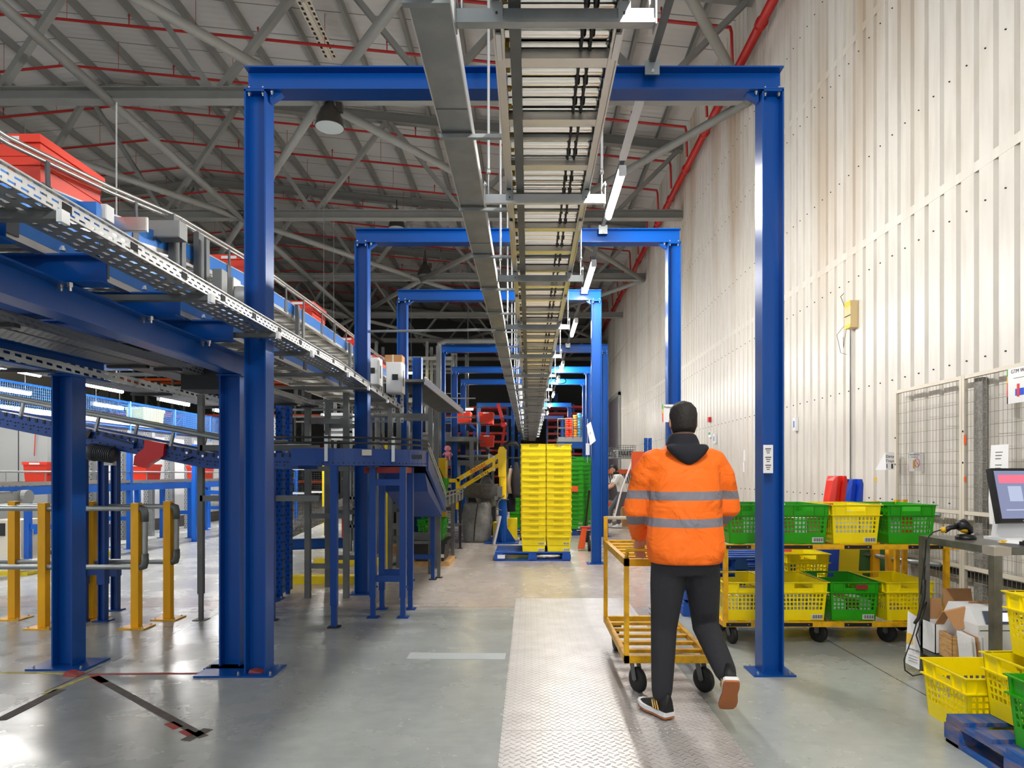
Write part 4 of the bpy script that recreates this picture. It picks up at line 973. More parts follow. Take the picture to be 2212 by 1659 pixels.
solo(MB().box(X_(712, 7.7), X_(717, 7.7), 8.3, 8.36, .1, 1.6), 'guard_post', 'thin yellow guard post between the trestle uprights', 'guard post', M.ykerb)
# mesh fence with white frame and yellow posts
D = 17.5
for k, (x0, x1) in enumerate(((628, 668), (668, 700), (566, 628))):
    a, b = X_(x0, D+1*k), X_(x1, D+k); z1 = Z_(1010 if k < 2 else 1012, D+k); mb = MB().use(M.dark)
    mesh_panel(mb, lambda u, v: (a+(b-a)*u, D+k, .15+v*(z1-.15)), int((b-a)/.06), int(z1/.06), .005, 3)
    t = thing('mesh_fence', ['square wire fence panel with yellow post seen through the grey trestle', 'narrow wire fence panel right of the yellow fence post', 'wire fence panel left of the grey trestle'][k], 'mesh fence', (a, D+k, 0))
    mb.build('wire_mesh', None, t); mb = MB().use(M.white)
    mb.box(a, b, D+k-.03, D+k+.03, z1-.06, z1); mb.box(a, b, D+k-.03, D+k+.03, .08, .16); mb.box(a, b, D+k-.03, D+k+.03, z1*.55, z1*.55+.05); mb.build('frame', None, t)
    MB().box(b-.04, b+.04, D+k-.04, D+k+.04, 0, z1+.05).build('post', M.ykerb, t)
# work equipment clutter seen under the raised line, each its own small machine
def machine(label, px0, px1, pt, pb, D, m, legs=True, cat='machine', nm='packing_machine'):
    x0, x1, z0, z1 = X_(px0, D), X_(px1, D), max(0, Z_(pb, D)), Z_(pt, D); t = thing(nm, label, cat, (x0, D, 0)); w = x1-x0; h = z1-z0
    MB().box(x0+.04, x1-.04, D+.05, D+.75, z0+h*.12, z1-h*.3).build('machine_body', m, t)
    mb = MB(); [mb.box(x-.03, x+.03, y, y+.06, 0, z1) for x in (x0+.03, x1-.03) for y in (D, D+.74)]; mb.build('frame_uprights', M.galvd, t)
    for f in (.3, .62, 1): MB().box(x0, x1, D, D+.06, z0+h*f-.05, z0+h*f).build('frame_rail', M.galvd, t)
    mb = MB().use(M.steelw); mb.box(x0+w*.2, x0+w*.5, D-.02, D+.05, z0+h*.35, z0+h*.55); mb.use(M.black); mb.box(x0+w*.6, x0+w*.85, D-.02, D+.05, z0+h*.4, z0+h*.58); mb.build('control_panel', None, t)
    return t
machine('steel framed packing machine just left of the second portal post foot', 752, 770, 1000, 1195, 12, M.white)
machine('steel framed machine between the second portal post and tall yellow guard post', 798, 840, 990, 1200, 12.6, M.greyl)
machine('steel machine behind the four-legged stand', 842, 895, 880, 1195, 13.2, M.dark)
machine('grey framed machine beyond the control cabinets', 880, 942, 900, 1150, 15.5, M.greyl)
machine('pale machine frame left of the sloping chute cover', 700, 760, 862, 960, 15, M.white)
t = thing('cardboard_box', 'brown cardboard box on the floor behind the four-legged stand', 'cardboard box', (0, 0, 0)); D = 11.6
MB().box(X_(818, D), X_(852, D), D, D+.3, 0, Z_(1180, D)).build('box_body', M.card, t); MB().box(X_(836, D), X_(846, D), D-.003, D, .05, .15).build('paper_label', M.paper, t)
solo(MB().box(X_(738, 12), X_(745, 12), 12, 12.2, .25, .9), 'red_board', 'narrow red board behind the grey trestle', 'board', M.red)
# ---------------------------------------------------------------- crates
def crate_proto(m, name='vented_crate', label='crate', cat='crate', tag_lab=True, w=.40, l=.60, h=.32, short=.88, solidlow=.27, rows=4):
    t = thing(name, label, cat)
    wb, lb = w*short, l*.92
    def face(axis, sgn, W, L, Wb, Lb):
        # local u in -1..1 across the face, v height
        def fn(u, v, k):
            f = v/h; hw = (Wb+(W-Wb)*f)/2; hl = (Lb+(L-Lb)*f)/2
            if axis == 'y': return (u*hw*sgn*-1, sgn*(hl-k), v)
            return (sgn*(hw-k), u*hl*sgn, v)
        return fn
    def cuts(n, margin, gap):
        us = [-1]; cw = (2-2*margin)/n
        for i in range(n): us += [-1+margin+cw*i+cw*gap/2, -1+margin+cw*(i+1)-cw*gap/2]
        return us+[1]
    rim = h*.74
    vs = [0]; y0 = h*solidlow; rh = (rim-.012-y0)/rows
    for r in range(rows): vs += [y0+rh*r+.005, y0+rh*(r+1)-.006]
    vs += [rim, h*.84, h*.955, h]
    nrow = len(vs)-1
    body = MB()
    for sg in (-1, 1):
        us = cuts(11, .1, .34); nu = len(us)-1
        hv = (6, nu-7)
        def hole(i, j, nu=nu, us=us):
            if j % 2 == 1 and j < 2*rows: return i % 2 == 1 and 0 < i < nu-1 or False
            if j == 2*rows+2: return 8 <= i <= nu-9 if False else (abs((us[i]+us[i+1])/2) < .34)
            return False
        body.gridpanel(us, vs, hole, face('y', sg, w, l, wb, lb), .004)
        us2 = cuts(16, .07, .36); n2 = len(us2)-1
        body.gridpanel(us2, vs, lambda i, j, n2=n2: j % 2 == 1 and j < 2*rows and i % 2 == 1, face('x', sg, w, l, wb, lb), .004)
    body.box(-wb/2+.004, wb/2-.004, -lb/2+.004, lb/2-.004, 0, .006)
    body.build('crate_body', m, t)
    def ring(s, z):
        f = z/h; a = (wb+(w-wb)*f)/2+s; b = (lb+(l-lb)*f)/2+s
        return [(-a, -b, z), (a, -b, z), (a, b, z), (-a, b, z)]
    mb = MB(); mb.loft([ring(0, rim-.006), ring(.015, rim-.006), ring(.015, rim+.001), ring(.0, rim+.001), ring(0, rim-.006)], False)
    mb.loft([ring(-.004, h-.006), ring(.013, h-.006), ring(.013, h), ring(-.004, h), ring(-.004, h-.006)], False)
    for sg in (-1, 1):
        for x in (-.17, -.085, .085, .17):
            yy = sg*(l/2-.006); mb.box(x*w/.4-.003, x*w/.4+.003, min(yy, yy+sg*.012), max(yy, yy+sg*.012), rim, h)
        for y in (-.25, -.12, .12, .25): 
            xx = sg*(w/2-.006); mb.box(min(xx, xx+sg*.012), max(xx, xx+sg*.012), y-.003, y+.003, rim, h)
    mb.build('rim', m, t)
    if tag_lab:
        mb = MB().use(M.paper); y = -lb/2-.006; mb.box(wb*.2, wb*.46, y-.003, y-.0005, .012, .052); mb.use(M.bar1)
        xx = wb*.215
        for k in range(14): ww = .002+.003*((k*7) % 3)/2; mb.box(xx, xx+ww, y-.0045, y-.003, .018, .048); xx += .0065
        mb.build('barcode_label', None, t)
    return t
yc = crate_proto(M.ycr); gc = crate_proto(M.gcr)
PROTO = {'y': [yc, True], 'g': [gc, True]}
def crate(c, loc, rz, label, group=None):
    p = PROTO[c]; o = place(p[0], p[1], loc, rz, label, group); p[1] = False; return o
NAME = {'y': 'yellow', 'g': 'green'}
# pallet -----------------------------------------------------------
def pallet_proto(m, label, w=1.2, l=1.0):
    t = thing('wooden_pallet', label, 'pallet')
    for y in [-.43, -.215, 0, .215, .43]: MB().box(-w/2, w/2, y*l-.06 if abs(y) < .4 else y*l-.065, y*l+.06 if abs(y) < .4 else y*l+.065, .122, .144).build('deck_board', m, t)
    for x in (-w/2+.06, 0, w/2-.06):
        MB().box(x-.06, x+.06, -l/2, l/2, .10, .122).build('stringer_board', m, t)
        MB().box(x-.06, x+.06, -l/2, l/2, 0, .022).build('bottom_board', m, t)
        for y in (-l/2+.06, 0, l/2-.06): MB().box(x-.07, x+.07, y-.06, y+.06, .022, .10).build('block', m, t)
    for y in (-l/2+.05, l/2-.05): MB().box(-w/2, w/2, y-.05, y+.05, 0, .021).build('skid_board', m, t)
    return t
DF = 2030/(1212-HY)
pp = pallet_proto(M.palc, 'blue pallet under the tall yellow crate stack')
xp = (X_(1071, DF)+X_(1230, DF))/2
place(pp, True, (xp, DF+.5, 0)); MB().box(xp-.56, xp-.44, DF-.003, DF, .04, .1).build('paper_label', M.paper, pp)
sx = X_(1232, DF)
for c in range(2):
    for d in range(2):
        for k in range(15):
            x = X_(1125, DF)+.205+c*.4; 
            if k and d and k < 13: continue
            crate('y', (x, DF+.31+d*.61, .145+.1*k), 0, f'yellow crate, {ORD[k]} from the bottom, {["front","rear"][d]} {["left","right"][c]} column of the tall stack', 'yellow crates stacked on the blue pallet')
# green stacks behind
cols = [(1242, 15.0, 1.78, 14), (1264, 15.6, 1.7, 14), (1121, 15.2, 1.0, 7)]
for ci, (px, D, zt, n) in enumerate(cols):
    for k in range(n):
        z = .15+.1*k
        crate('g', (X_(px, D), D+.3, z), 0, f'green crate, {ORD[k]} from the bottom, {["stack just right of the yellow one","stack beside the third portal post","short stack left of the yellow one"][ci]}', 'stacked green crates')
p2 = place(pp, False, (X_(1248, 15.3)-.1, 15.6, 0), 0, 'blue pallet under the tall green crate stacks'); 
for ch in list(p2.children):
    if ch.name.startswith('paper_label'): bpy.data.objects.remove(ch)
p3 = place(pp, False, (X_(1110, 15.2), 15.6, 0), 0, 'blue pallet under the short green crate stack')
for ch in list(p3.children):
    if ch.name.startswith('paper_label'): bpy.data.objects.remove(ch)
solo(MB().box(X_(1234, 14.9), X_(1249, 14.9), 14.95, 14.96, Z_(1062, 14.9), Z_(1050, 14.9)), 'orange_label', 'small orange card stuck on the green crate stack', 'card', M.ora)
# green crates on and under the roller conveyor
crate('g', (-1.49, 9.6, 1.0), 0, 'green crate on the low roller conveyor, the nearer one', 'green crates on the roller conveyor')
crate('g', (-1.49, 10.5, 1.0), 0, 'green crate on the low roller conveyor, the one behind', 'green crates on the roller conveyor')
bt = thing('storage_box', 'black plastic storage box on the floor under the green crates', 'storage box', (-1.5, 10.5, .08)); 
MB().loft([[(-1.72, 10.2, .06), (-1.3, 10.2, .06), (-1.3, 10.8, .06), (-1.72, 10.8, .06)], [(-1.75, 10.17, .36), (-1.27, 10.17, .36), (-1.27, 10.83, .36), (-1.75, 10.83, .36)]]).box(-1.78, -1.24, 10.14, 10.86, .33, .37).build('box_body', M.kcr, bt); MB().box(-1.36, -1.29, 10.16, 10.17, .12, .17).build('barcode_label', M.paper, bt)
solo(MB().box(-1.85, -1.2, 10.1, 10.9, 0, .06), 'wooden_skid', 'low wooden skid beneath the black storage box', 'skid', M.ply)
crate('g', (-1.5, 10.5, .375), 0, 'green crate standing on the black storage box under the conveyor')

# ---------------------------------------------------------------- yellow lifting manipulator
D = 13.6; t = thing('lifting_manipulator', 'yellow lifting manipulator with folding arm on a blue pedestal', 'lifting manipulator', (X_(1086, D), D, 0))
cx0 = X_(1086, D); z = lambda py: Z_(py, D); xx = lambda px: X_(px, D)
MB().lathe((cx0, D, 0), [(.085, 0), (.085, z(1080)), (.12, z(1080)), (.12, z(1080)+.02)], 20).build('pedestal_column', M.blue, t)
mb = MB()
for a in range(4):
    c_, s_ = math.cos(a*math.pi/2), math.sin(a*math.pi/2); n_ = Vector((-s_, c_, 0))*.008
    mb.prism([Vector((cx0+c_*.07, D+s_*.07, .01))-n_, Vector((cx0+c_*.27, D+s_*.27, .01))-n_, Vector((cx0+c_*.07, D+s_*.07, .32))-n_], n_*2)
mb.box(cx0-.35, cx0+.33, D-.35, D+.35, 0, .014); mb.build('pedestal_base', M.blue, t)
MB().lathe((cx0, D, z(1080)), [(.075, 0), (.075, z(1030)-z(1080)+.1)], 18).build('mast', M.yarm, t)
MB().prism([(xx(1077), D-.1, z(1030)), (xx(1093), D-.1, z(1030)), (xx(1094), D-.1, z(972)), (xx(1088), D-.1, z(965)), (xx(1079), D-.1, z(966)), (xx(1076), D-.1, z(974))], (0, .22, 0)).build('head_cover', M.yarm, t)
mb = MB(); mb.bar((xx(1078), D-.02, z(984)), (xx(988), D-.02, z(1037)), .08, .09); mb.build('upper_arm', M.yarm, t)
mb = MB(); mb.bar((xx(1077), D+.0, z(1004)), (xx(990), D, z(1058)), .08, .075); mb.build('lower_arm', M.yarm, t)
MB().bar((xx(1067), D-.03, z(985)), (xx(1067), D-.03, z(1018)), .06, .05, (0, 1, 0)).build('link_plate', M.yarm, t)
mb = MB(); mb.box(xx(985), xx(993), D-.06, D+.06, z(1100), z(1034)); mb.box(xx(950), xx(990), D-.05, D+.05, z(1042), z(1034)); mb.build('wrist_frame', M.yarm, t)
mb = MB(); mb.pipe([(xx(1084), D, z(968)), (xx(1092), D, z(962)), (xx(1102), D+.1, z(957)), (xx(1112), D+.3, z(957)), (xx(1116), D+.4, z(964))], .05, 10); mb.build('hose_bundle', M.dark, t, True)
mb = MB(); mb.pipe([(xx(958), D-.05, z(1042)), (xx(952), D-.06, z(1030)), (xx(946), D-.06, z(1018)), (xx(950), D-.06, z(1012)), (xx(960), D-.05, z(1036))], .012, 6); mb.build('control_loop', M.black, t)
mb = MB()
for px, py in ((1067, 987), (1068, 1014), (1005, 1030), (1005, 1052)): mb.lathe((xx(px), D-.075, z(py)), [(.025, 0), (.025, .012), (.001, .014)], 10, (0, -1, 0))
mb.build('pivot_pin', M.steelw, t)
ang = math.atan2(z(984)-z(1037), xx(1078)-xx(988))
text('lettering', 'dalmec', .13, (xx(1033), D-.065, z(1010.5)), (math.pi/2, -ang, 0), M.red, t); text('lettering', 'max 35 Kg', .075, (xx(1040), D-.045, z(1027)), (math.pi/2, -ang, 0), M.ink, t)
mb = MB(); mb.cbox((xx(1080), D-.1, z(1062)), (.1, .06, .22)); mb.cbox((xx(1073), D-.08, z(1075)), (.08, .08, .08)); mb.pipe([(xx(1090), D-.1, z(1070)), (xx(1078), D-.15, z(1082)), (xx(1072), D-.15, z(1098)), (xx(1084), D-.1, z(1102))], .012, 6); mb.build('control_valves', M.galvd, t)
# coats hanging behind the manipulator
def cloth_hang(nm, label, px0, px1, py0, py1, D, m, cat):
    a, b, z1, z0 = X_(px0, D), X_(px1, D), Z_(py0, D), Z_(py1, D); c = (a+b)/2; w = (b-a)/2; R = []
    for k in range(9):
        f = k/8; zz = z1+(z0-z1)*f; ww = w*(.35+.65*min(1, f*3.2))*(1-.12*math.sin(f*9)); dd = .07*(.5+min(1, f*3))
        R.append([(c+ww*math.cos(q*math.pi/6)+.01*math.sin(q*3+k), D+dd*math.sin(q*math.pi/6)*(1+.3*math.sin(q*2.5)), zz) for q in range(12)])
    mb = MB().loft(R); mb.pipe([(c, D, z1-.01), (c, D, z1+.04), (c+.02, D, z1+.06)], .005, 5)
    return solo(mb, nm, label, cat, m, None, True)
cloth_hang('hanging_jacket', 'beige fleece jacket hanging behind the yellow manipulator mast', 1094, 1112, 1012, 1066, 13.9, M.beige, 'jacket')
cloth_hang('hanging_jacket', 'black hooded coat hanging right of the beige jacket', 1105, 1124, 998, 1075, 13.8, M.cloth, 'jacket')
cloth_hang('hanging_trousers', 'dark trousers hanging below the beige jacket', 1095, 1114, 1062, 1105, 14, M.navy, 'trousers')
solo(MB().bar((X_(1085, 14), 14, 1.72), (X_(1130, 14), 14, 1.72), .03, .03).box(X_(1125, 14)-.02, X_(1125, 14)+.02, 13.98, 14.02, 0, 1.72).box(X_(1092, 14)-.02, X_(1092, 14)+.02, 13.98, 14.02, 0, 1.72), 'coat_rail', 'dark coat rail behind the manipulator', 'coat rail', M.dark)
solo(MB().box(X_(1065, 14.2), X_(1080, 14.2), 14.2, 14.6, 0, .35), 'yellow_bin', 'small yellow bin left of the manipulator pedestal', 'bin', M.ykerb); solo(MB().box(X_(1096, 14.4), X_(1117, 14.4), 14.4, 14.8, 0, .42), 'yellow_bin', 'yellow bin right of the manipulator pedestal', 'bin', M.ykerb)
solo(MB().bar((X_(1066, 13.2), 13.2, .0), (X_(1080, 13.3), 13.3, .55), .05, .05), 'leaning_profile', 'pale steel profile leaning against the manipulator pedestal', 'steel profile', M.steelw)
# bulk bag
D = 13.4; a, b = X_(996, D), X_(1060, D); c = (a+b)/2; R = []
for k in range(15):
    f = k/14; zz = .01+f*.78; s = .5*(b-a)*(.86+.16*math.sin(min(1, f*1.2)*2.6)) if f < .93 else .5*(b-a)*.8
    R.append([(c+s*(abs(math.cos(q)) ** .6)*math.copysign(1, math.cos(q))*(1+.05*math.sin(q*7+k)), D+.35+s*(abs(math.sin(q)) ** .6)*math.copysign(1, math.sin(q))*(1+.05*math.cos(q*5+k*.8)), zz+.02*math.sin(q*4)*f) for q in [2*math.pi*j/28 for j in range(28)]])
t = thing('bulk_bag', 'grey woven bulk bag bulging on the floor beneath the yellow arm', 'bulk bag', (c, D, 0)); MB().loft(R).build('sack', M.bag, t, True)
for x in (c-.02,): MB().pipe([(x+.06, D-.005, .8), (x+.03, D-.035, .6), (x, D-.04, .35), (x-.02, D-.02, .05)], .012, 5).build('strap', M.black, t)
# wrapped rolls above bag
solo(MB().pipe([P(1000, 1058, 14.3), P(1075, 1062, 14.3)], .16, 12), 'film_roll', 'grey roll of plastic film lying behind the yellow arm', 'film roll', M.bag, None, True)
cloth_hang('plastic_bundle', 'crumpled clear plastic and paper heaped behind the manipulator arm', 1028, 1072, 1030, 1095, 14.6, M.galvd, 'plastic bundle')
solo(MB().box(X_(1012, 15), X_(1070, 15), 15, 15.6, 0, 1.0).box(X_(1020, 15), X_(1062, 15), 15.1, 15.5, 1.0, 1.35), 'dark_bin', 'dark waste skip behind the bulk bag', 'waste bin', M.dark)
# yellow machine with green bin left of the arm
t = thing('yellow_machine', 'yellow machine column with grey keypad beyond the descending conveyor', 'machine', (X_(950, 14), 14, 0)); MB().box(X_(945, 14), X_(962, 14), 14, 14.4, 0, Z_(989, 14)).build('column_body', M.yarm, t); MB().box(X_(946, 14), X_(951, 14), 13.99, 14, 1.1, 1.45).build('keypad', M.greyl, t)
cloth_hang('hanging_coat', 'green and brown coats hanging beside the yellow machine', 914, 940, 990, 1038, 13, M.bing, 'coat')
p = P(967, 975, 2030/(1165-HY)-.1)
t = thing('plush_toy', 'small pink plush toy tied to the blue column', 'plush toy', p); mb = MB()
mb.lathe((p.x, p.y, p.z-.12), [(.03, 0), (.06, .03), (.06, .08), (.03, .12)], 10); mb.lathe((p.x, p.y, p.z), [(.02, 0), (.065, .03), (.07, .07), (.04, .12)], 10)
for s in (-1, 1): mb.tube((p.x+s*.03, p.y, p.z-.1), (p.x+s*.04, p.y, p.z-.2), .022, 8); mb.tube((p.x+s*.05, p.y, p.z-.02), (p.x+s*.1, p.y, p.z-.08), .016, 8)
mb.build('plush_body', mat('pink plush', (236, 150, 170), .9), t, True)

# ---------------------------------------------------------------- far mezzanine and racking
def deck(label, x0, x1, D0, D1, z, m):
    t = thing('mezzanine_deck', label, 'mezzanine', (x0, D0, z)); MB().box(x0, x1, D0, D1, z-.12, z).build('deck_plate', m, t)
    for y in (D0, D1):
        for x in (x0+.1, x1-.1): MB().box(x-.05, x+.05, y-.05, y+.05, 0, z-.12).build('deck_post', m, t)
    mb = MB(); 
    for zz in (.5, 1.0): mb.tube((x0, D0, z+zz), (x1, D0, z+zz), .02, 5)
    x = x0
    while x <= x1: mb.tube((x, D0, z), (x, D0, z+1), .02, 5); x += 1.2
    mb.build('handrail', M.galv, t); return t
deck('grey steel platform under the red totes beyond the fourth portal frame', -3.6, -1.4, 17.5, 24, 2.35, M.galvd)
deck('lower grey steel platform with one red tote beyond the manipulator', -2.6, -1.2, 18.2, 24, 1.75, M.galvd)
deck('blue steel mezzanine far down the hall on the left', -9, -2.6, 27, 33, 3.6, M.blue)
for k, (px, py, D) in enumerate(((998, 913, 18), (1049, 914, 18.4), (1050, 964, 18.6))):
    place(tp, False, (X_(px, D), D+.5, Z_(py, D)), 0, f'red tote on the far platform beyond the portal frames, {["leftmost","upper right","lowest"][k]}', 'red totes on the far platforms')
for x, z in ((-3.0, 2.36), (-2.0, 1.76)): 
    mb = MB(); 
    for y in range(14): mb.tube((x-.3, 18+.4*y, z+.1), (x+.9, 18+.4*y, z+.1), .03, 5)
    mb.box(x-.35, x-.3, 18, 23.5, z, z+.16); mb.box(x+.9, x+.95, 18, 23.5, z, z+.16)
    solo(mb, 'roller_track', 'steel roller track on the '+('upper' if z > 2 else 'lower')+' far platform', 'roller track', M.alu)
def rack(label, x0, x1, D, zt, nlev, mu, mbm, bays=2, dep=1.1, nm='pallet_rack', braces=True):
    t = thing(nm, label, 'rack', (x0, D, 0))
    for i in range(bays+1):
        x = x0+(x1-x0)*i/bays
        for y in (D, D+dep): MB().box(x-.05, x+.05, y-.05, y+.05, 0, zt).build('upright', mu, t)
        if braces:
            mb = MB(); z = .3; s = 0
            while z < zt-.8: mb.bar((x, D+dep*s, z), (x, D+dep*(1-s), z+.8), .03, .03); z += .8; s = 1-s
            mb.build('upright_brace', mu, t)
    for k in range(nlev):
        z = zt*(k+.6)/nlev
        for y in (D-.06, D+dep+.06): MB().box(x0, x1, y-.03, y+.03, z-.06, z+.06).build('shelf_beam', mbm, t)
        MB().box(x0, x1, D, D+dep, z+.04, z+.06).build('shelf', M.galvd, t)
    return t
rack('tall rack of red beams and blue uprights at the far end, right of the duct', 1.0, 3.9, 37, 5.2, 14, M.blue, M.red, 2)
rack('tall rack of red beams at the far end, left of the duct', -6.2, -1.2, 37, 5.2, 11, M.blue, M.red, 3)
for k, (x0, x1, D, zt) in enumerate(((-9.5, -3.2, 34, 7.4), (-16, -10, 33, 6.5), (-6.5, -2.8, 24.5, 6.2), (-22, -17, 32, 6.5))):
    rack(['grey lattice storage rack far down the hall behind the blue frames', 'dark lattice storage rack far behind the work zone lights', 'grey lattice rack nearer behind the sloping chute', 'dark lattice rack at the far left of the hall'][k], x0, x1, D, zt, 4, M.galvd, M.ora if k % 2 else M.grey, 4)
for k, (px, m, h) in enumerate(((1226, M.tote, 42), (1234, M.tote, 42), (1243, mat('amber plastic', (220, 140, 30), .5), 48), (1252, mat('sky blue plastic', (60, 160, 210), .5), 52))):
    D = 24; z0 = Z_(945, D); mb = MB(); w = .06+.02*k
    for q in range(9): mb.lathe((X_(px, D), D, z0+q*h*D/F/9), [(.07, 0), (.095, .05), (.085, h*D/F/9)], 10)
    solo(mb, 'tub_stack', ['orange tub stack on the far shelf, left one', 'orange tub stack on the far shelf, right one', 'amber tub stack on the far shelf', 'sky blue tub stack on the far shelf'][k], 'tub stack', m)
t = thing('storage_platform', 'blue framed platform carrying coloured tub stacks beyond the crates', 'platform', (X_(1208, 24), 24, 0))
MB().box(X_(1205, 24), X_(1300, 24), 23.7, 25, Z_(955, 24), Z_(945, 24)).build('deck_edge', M.greyl, t); MB().box(X_(1205, 24), X_(1300, 24), 23.72, 24.9, Z_(968, 24), Z_(955, 24)).build('deck_beam', M.blue, t)
for px in (1210, 1290): MB().box(X_(px, 24)-.06, X_(px, 24)+.06, 23.8, 23.95, 0, Z_(968, 24)).build('deck_post', M.blue, t)
mb = MB()
for py in (905, 925): mb.tube(P(1205, py, 23.7), P(1300, py, 23.7), .02, 5)
for px in range(1205, 1301, 16): mb.tube(P(px, 905, 23.7), P(px, 946, 23.7), .02, 5)
mb.build('handrail', M.galvd, t)
t = thing('boom_lift', 'red boom arm of a lifting machine leaning beyond the far totes', 'boom lift', P(1090, 1000, 22)); 
MB().bar(P(1076, 872, 22), P(1090, 925, 22), .09, .11).build('boom', M.redp, t); MB().bar(P(1090, 925, 22), P(1080, 985, 22), .07, .09).build('lower_arm', M.redp, t); MB().lathe(P(1088, 918, 22), [(.1, 0), (.11, .06), (.11, .2), (.08, .25)], 14, (0, -1, 0)).build('joint_housing', M.redp, t)
MB().box(X_(1078, 22), X_(1096, 22), 22, 22.6, 0, Z_(985, 22)).build('chassis', M.galvd, t)
for k, (px, py, D) in enumerate(((1010, 804, 26), (888, 806, 24), (1012, 884, 26), (500, 806, 27))):
    p = P(px, py, D); mb = MB().use(M.tubew); mb.box(p.x-.17, p.x+.17, D-.05, D+.05, p.z-.03, p.z+.03); mb.use(M.galvd).box(p.x-.2, p.x+.2, D-.06, D+.06, p.z+.03, p.z+.07).tube((p.x, D, p.z), (p.x, D, roofz(p.x)-.2), .008, 5)
    solo(mb, 'warm_lamp', f'small warm lamp glowing far down the hall, {ORD[k]} of the four', 'lamp', None, 'far warm lamps')
# mirror disc on hanger and far light
solo(MB().pipe([P(1211+12*math.cos(q*math.pi/8), 823+6*math.sin(q*math.pi/8), 16) for q in range(17)], .012, 5).tube(P(1211, 817, 16), (P(1211, 817, 16).x, 16, 4.0), .008, 5).tube((P(1211, 817, 16).x, 16, 4.0), (.5, 16.9, 4.0), .008, 5), 'safety_mirror', 'round convex safety mirror ring fixed near the overhead conveyor', 'mirror', M.black)

# ---------------------------------------------------------------- beyond the third post, right side
def sheet_sign(name, label, cat, c, w, h, m=None, thick=.004, rot=None):
    pass
# cages with grey cartons
def cage(label, px0, px1, py0, py1, D, txt):
    a, b, z1, z0 = X_(px0, D), X_(px1, D), Z_(py0, D), Z_(py1, D); t = thing('wire_cage', label, 'wire cage', (a, D, z0))
    MB().box(a+.03, b-.03, D+.06, D+.8, z0, z1-.1).build('carton', M.smi, t)
    mb = MB(); mesh_panel(mb, lambda u, v: (a+(b-a)*u, D, z0+(z1-z0)*v), 8, 6, .006, 4); mb.build('wire_front', M.galvd, t)
    if txt: text('lettering', txt, .26, ((a+b)/2, D+.055, z0+(z1-z0)*.35), (math.pi/2, math.pi, 0), M.ink, t)
    return t
cage('wire cage holding a grey carton with upside-down black print', 1331, 1372, 962, 990, 17.5, 'smi'); cage('wire cage with grey carton seen between the blue posts', 1306, 1330, 968, 990, 17.6, 'smi')
r_ = rack('orange beamed shelving full of thin cartons behind the worker', X_(1300, 18.4), X_(1390, 18.4), 18.4, 1.8, 2, M.galvd, M.ora, 1, nm='shelving_rack', braces=False)
for k in range(26):
    x = X_(1318, 18.3)+k*.03
    if x > X_(1380, 18.3): break
    solo(MB().hexa([(x, 18.45, 1.12), (x+.02, 18.45, 1.12), (x+.02, 18.8, 1.12), (x, 18.8, 1.12), (x-.06, 18.45, 1.45), (x-.04, 18.45, 1.45), (x-.04, 18.8, 1.45), (x-.06, 18.8, 1.45)]), 'carton_sleeve', f'{["white","grey"][k%2]} flat carton leaning in the orange shelving, {ORD[k]} from the aisle', 'flat carton', M.paper if k % 2 == 0 else M.galvd, 'flat cartons on the orange shelving')
solo(MB().box(X_(1340, 18), X_(1385, 18), 17.6, 18.2, 0, .5), 'cardboard_box', 'wide brown carton on the floor behind the worker', 'cardboard box', M.card)
t = thing('trolley_handle', 'white handle bar of a trolley slanting beside the orange shelving', 'handle bar', P(1340, 1080, 15)); MB().pipe([P(1328, 1115, 14), P(1342, 1060, 14), P(1366, 995, 14), P(1370, 990, 14)], .018, 6).build('tube', M.white, t)
mb = MB().use(M.ora); D = 13
mb.box(X_(1374, D), X_(1410, D), D+.1, D+.6, 0, Z_(975, D))
solo(mb, 'orange_cabinet', 'tall orange red cabinet half hidden by the walking worker', 'cabinet')
for k, px in enumerate((1393, 1402)): solo(MB().box(X_(px, 12), X_(px, 12)+.05, 12, 12.1, 0, Z_(946, 12)), 'rack_post', ['slotted blue rack post just left of the walking worker', 'second slotted blue rack post left of the walking worker'][k], 'rack post', M.vperfb)
# pallet jack
D = 2030/(1190-HY); t = thing('pallet_jack', 'orange red pallet jack parked behind the yellow crate pallet', 'pallet jack', (X_(1262, D), D, 0))
xj = lambda px: X_(px, D); zj = lambda py: Z_(py, D)
MB().prism([(xj(1249), D, zj(1186)), (xj(1263), D, zj(1186)), (xj(1268), D, zj(1142)), (xj(1257), D, zj(1142))], (0, .12, 0)).build('body', M.ora, t)
MB().box(xj(1256), xj(1276), D+.05, D+.25, zj(1144), zj(1139)).build('top_cover', M.redp, t); mb = MB(); mb.lathe((xj(1270), D-.03, .1), [(.02, 0), (.1, 0), (.1, .07), (.02, .07)], 18, (1, 0, 0)); mb.lathe((xj(1270)+.07, D-.03, .1), [(.06, 0), (.06, .01), (.001, .01)], 12, (1, 0, 0)); mb.build('wheel', M.black, t)
MB().cbox((xj(1268), D+.1, zj(1160)), (.1, .12, .2)).build('pump_unit', M.blackp, t)
MB().pipe([(xj(1266), D+.1, .45), (xj(1272), D-.15, 1.1)], .018, 8).build('tiller', M.blackp, t)
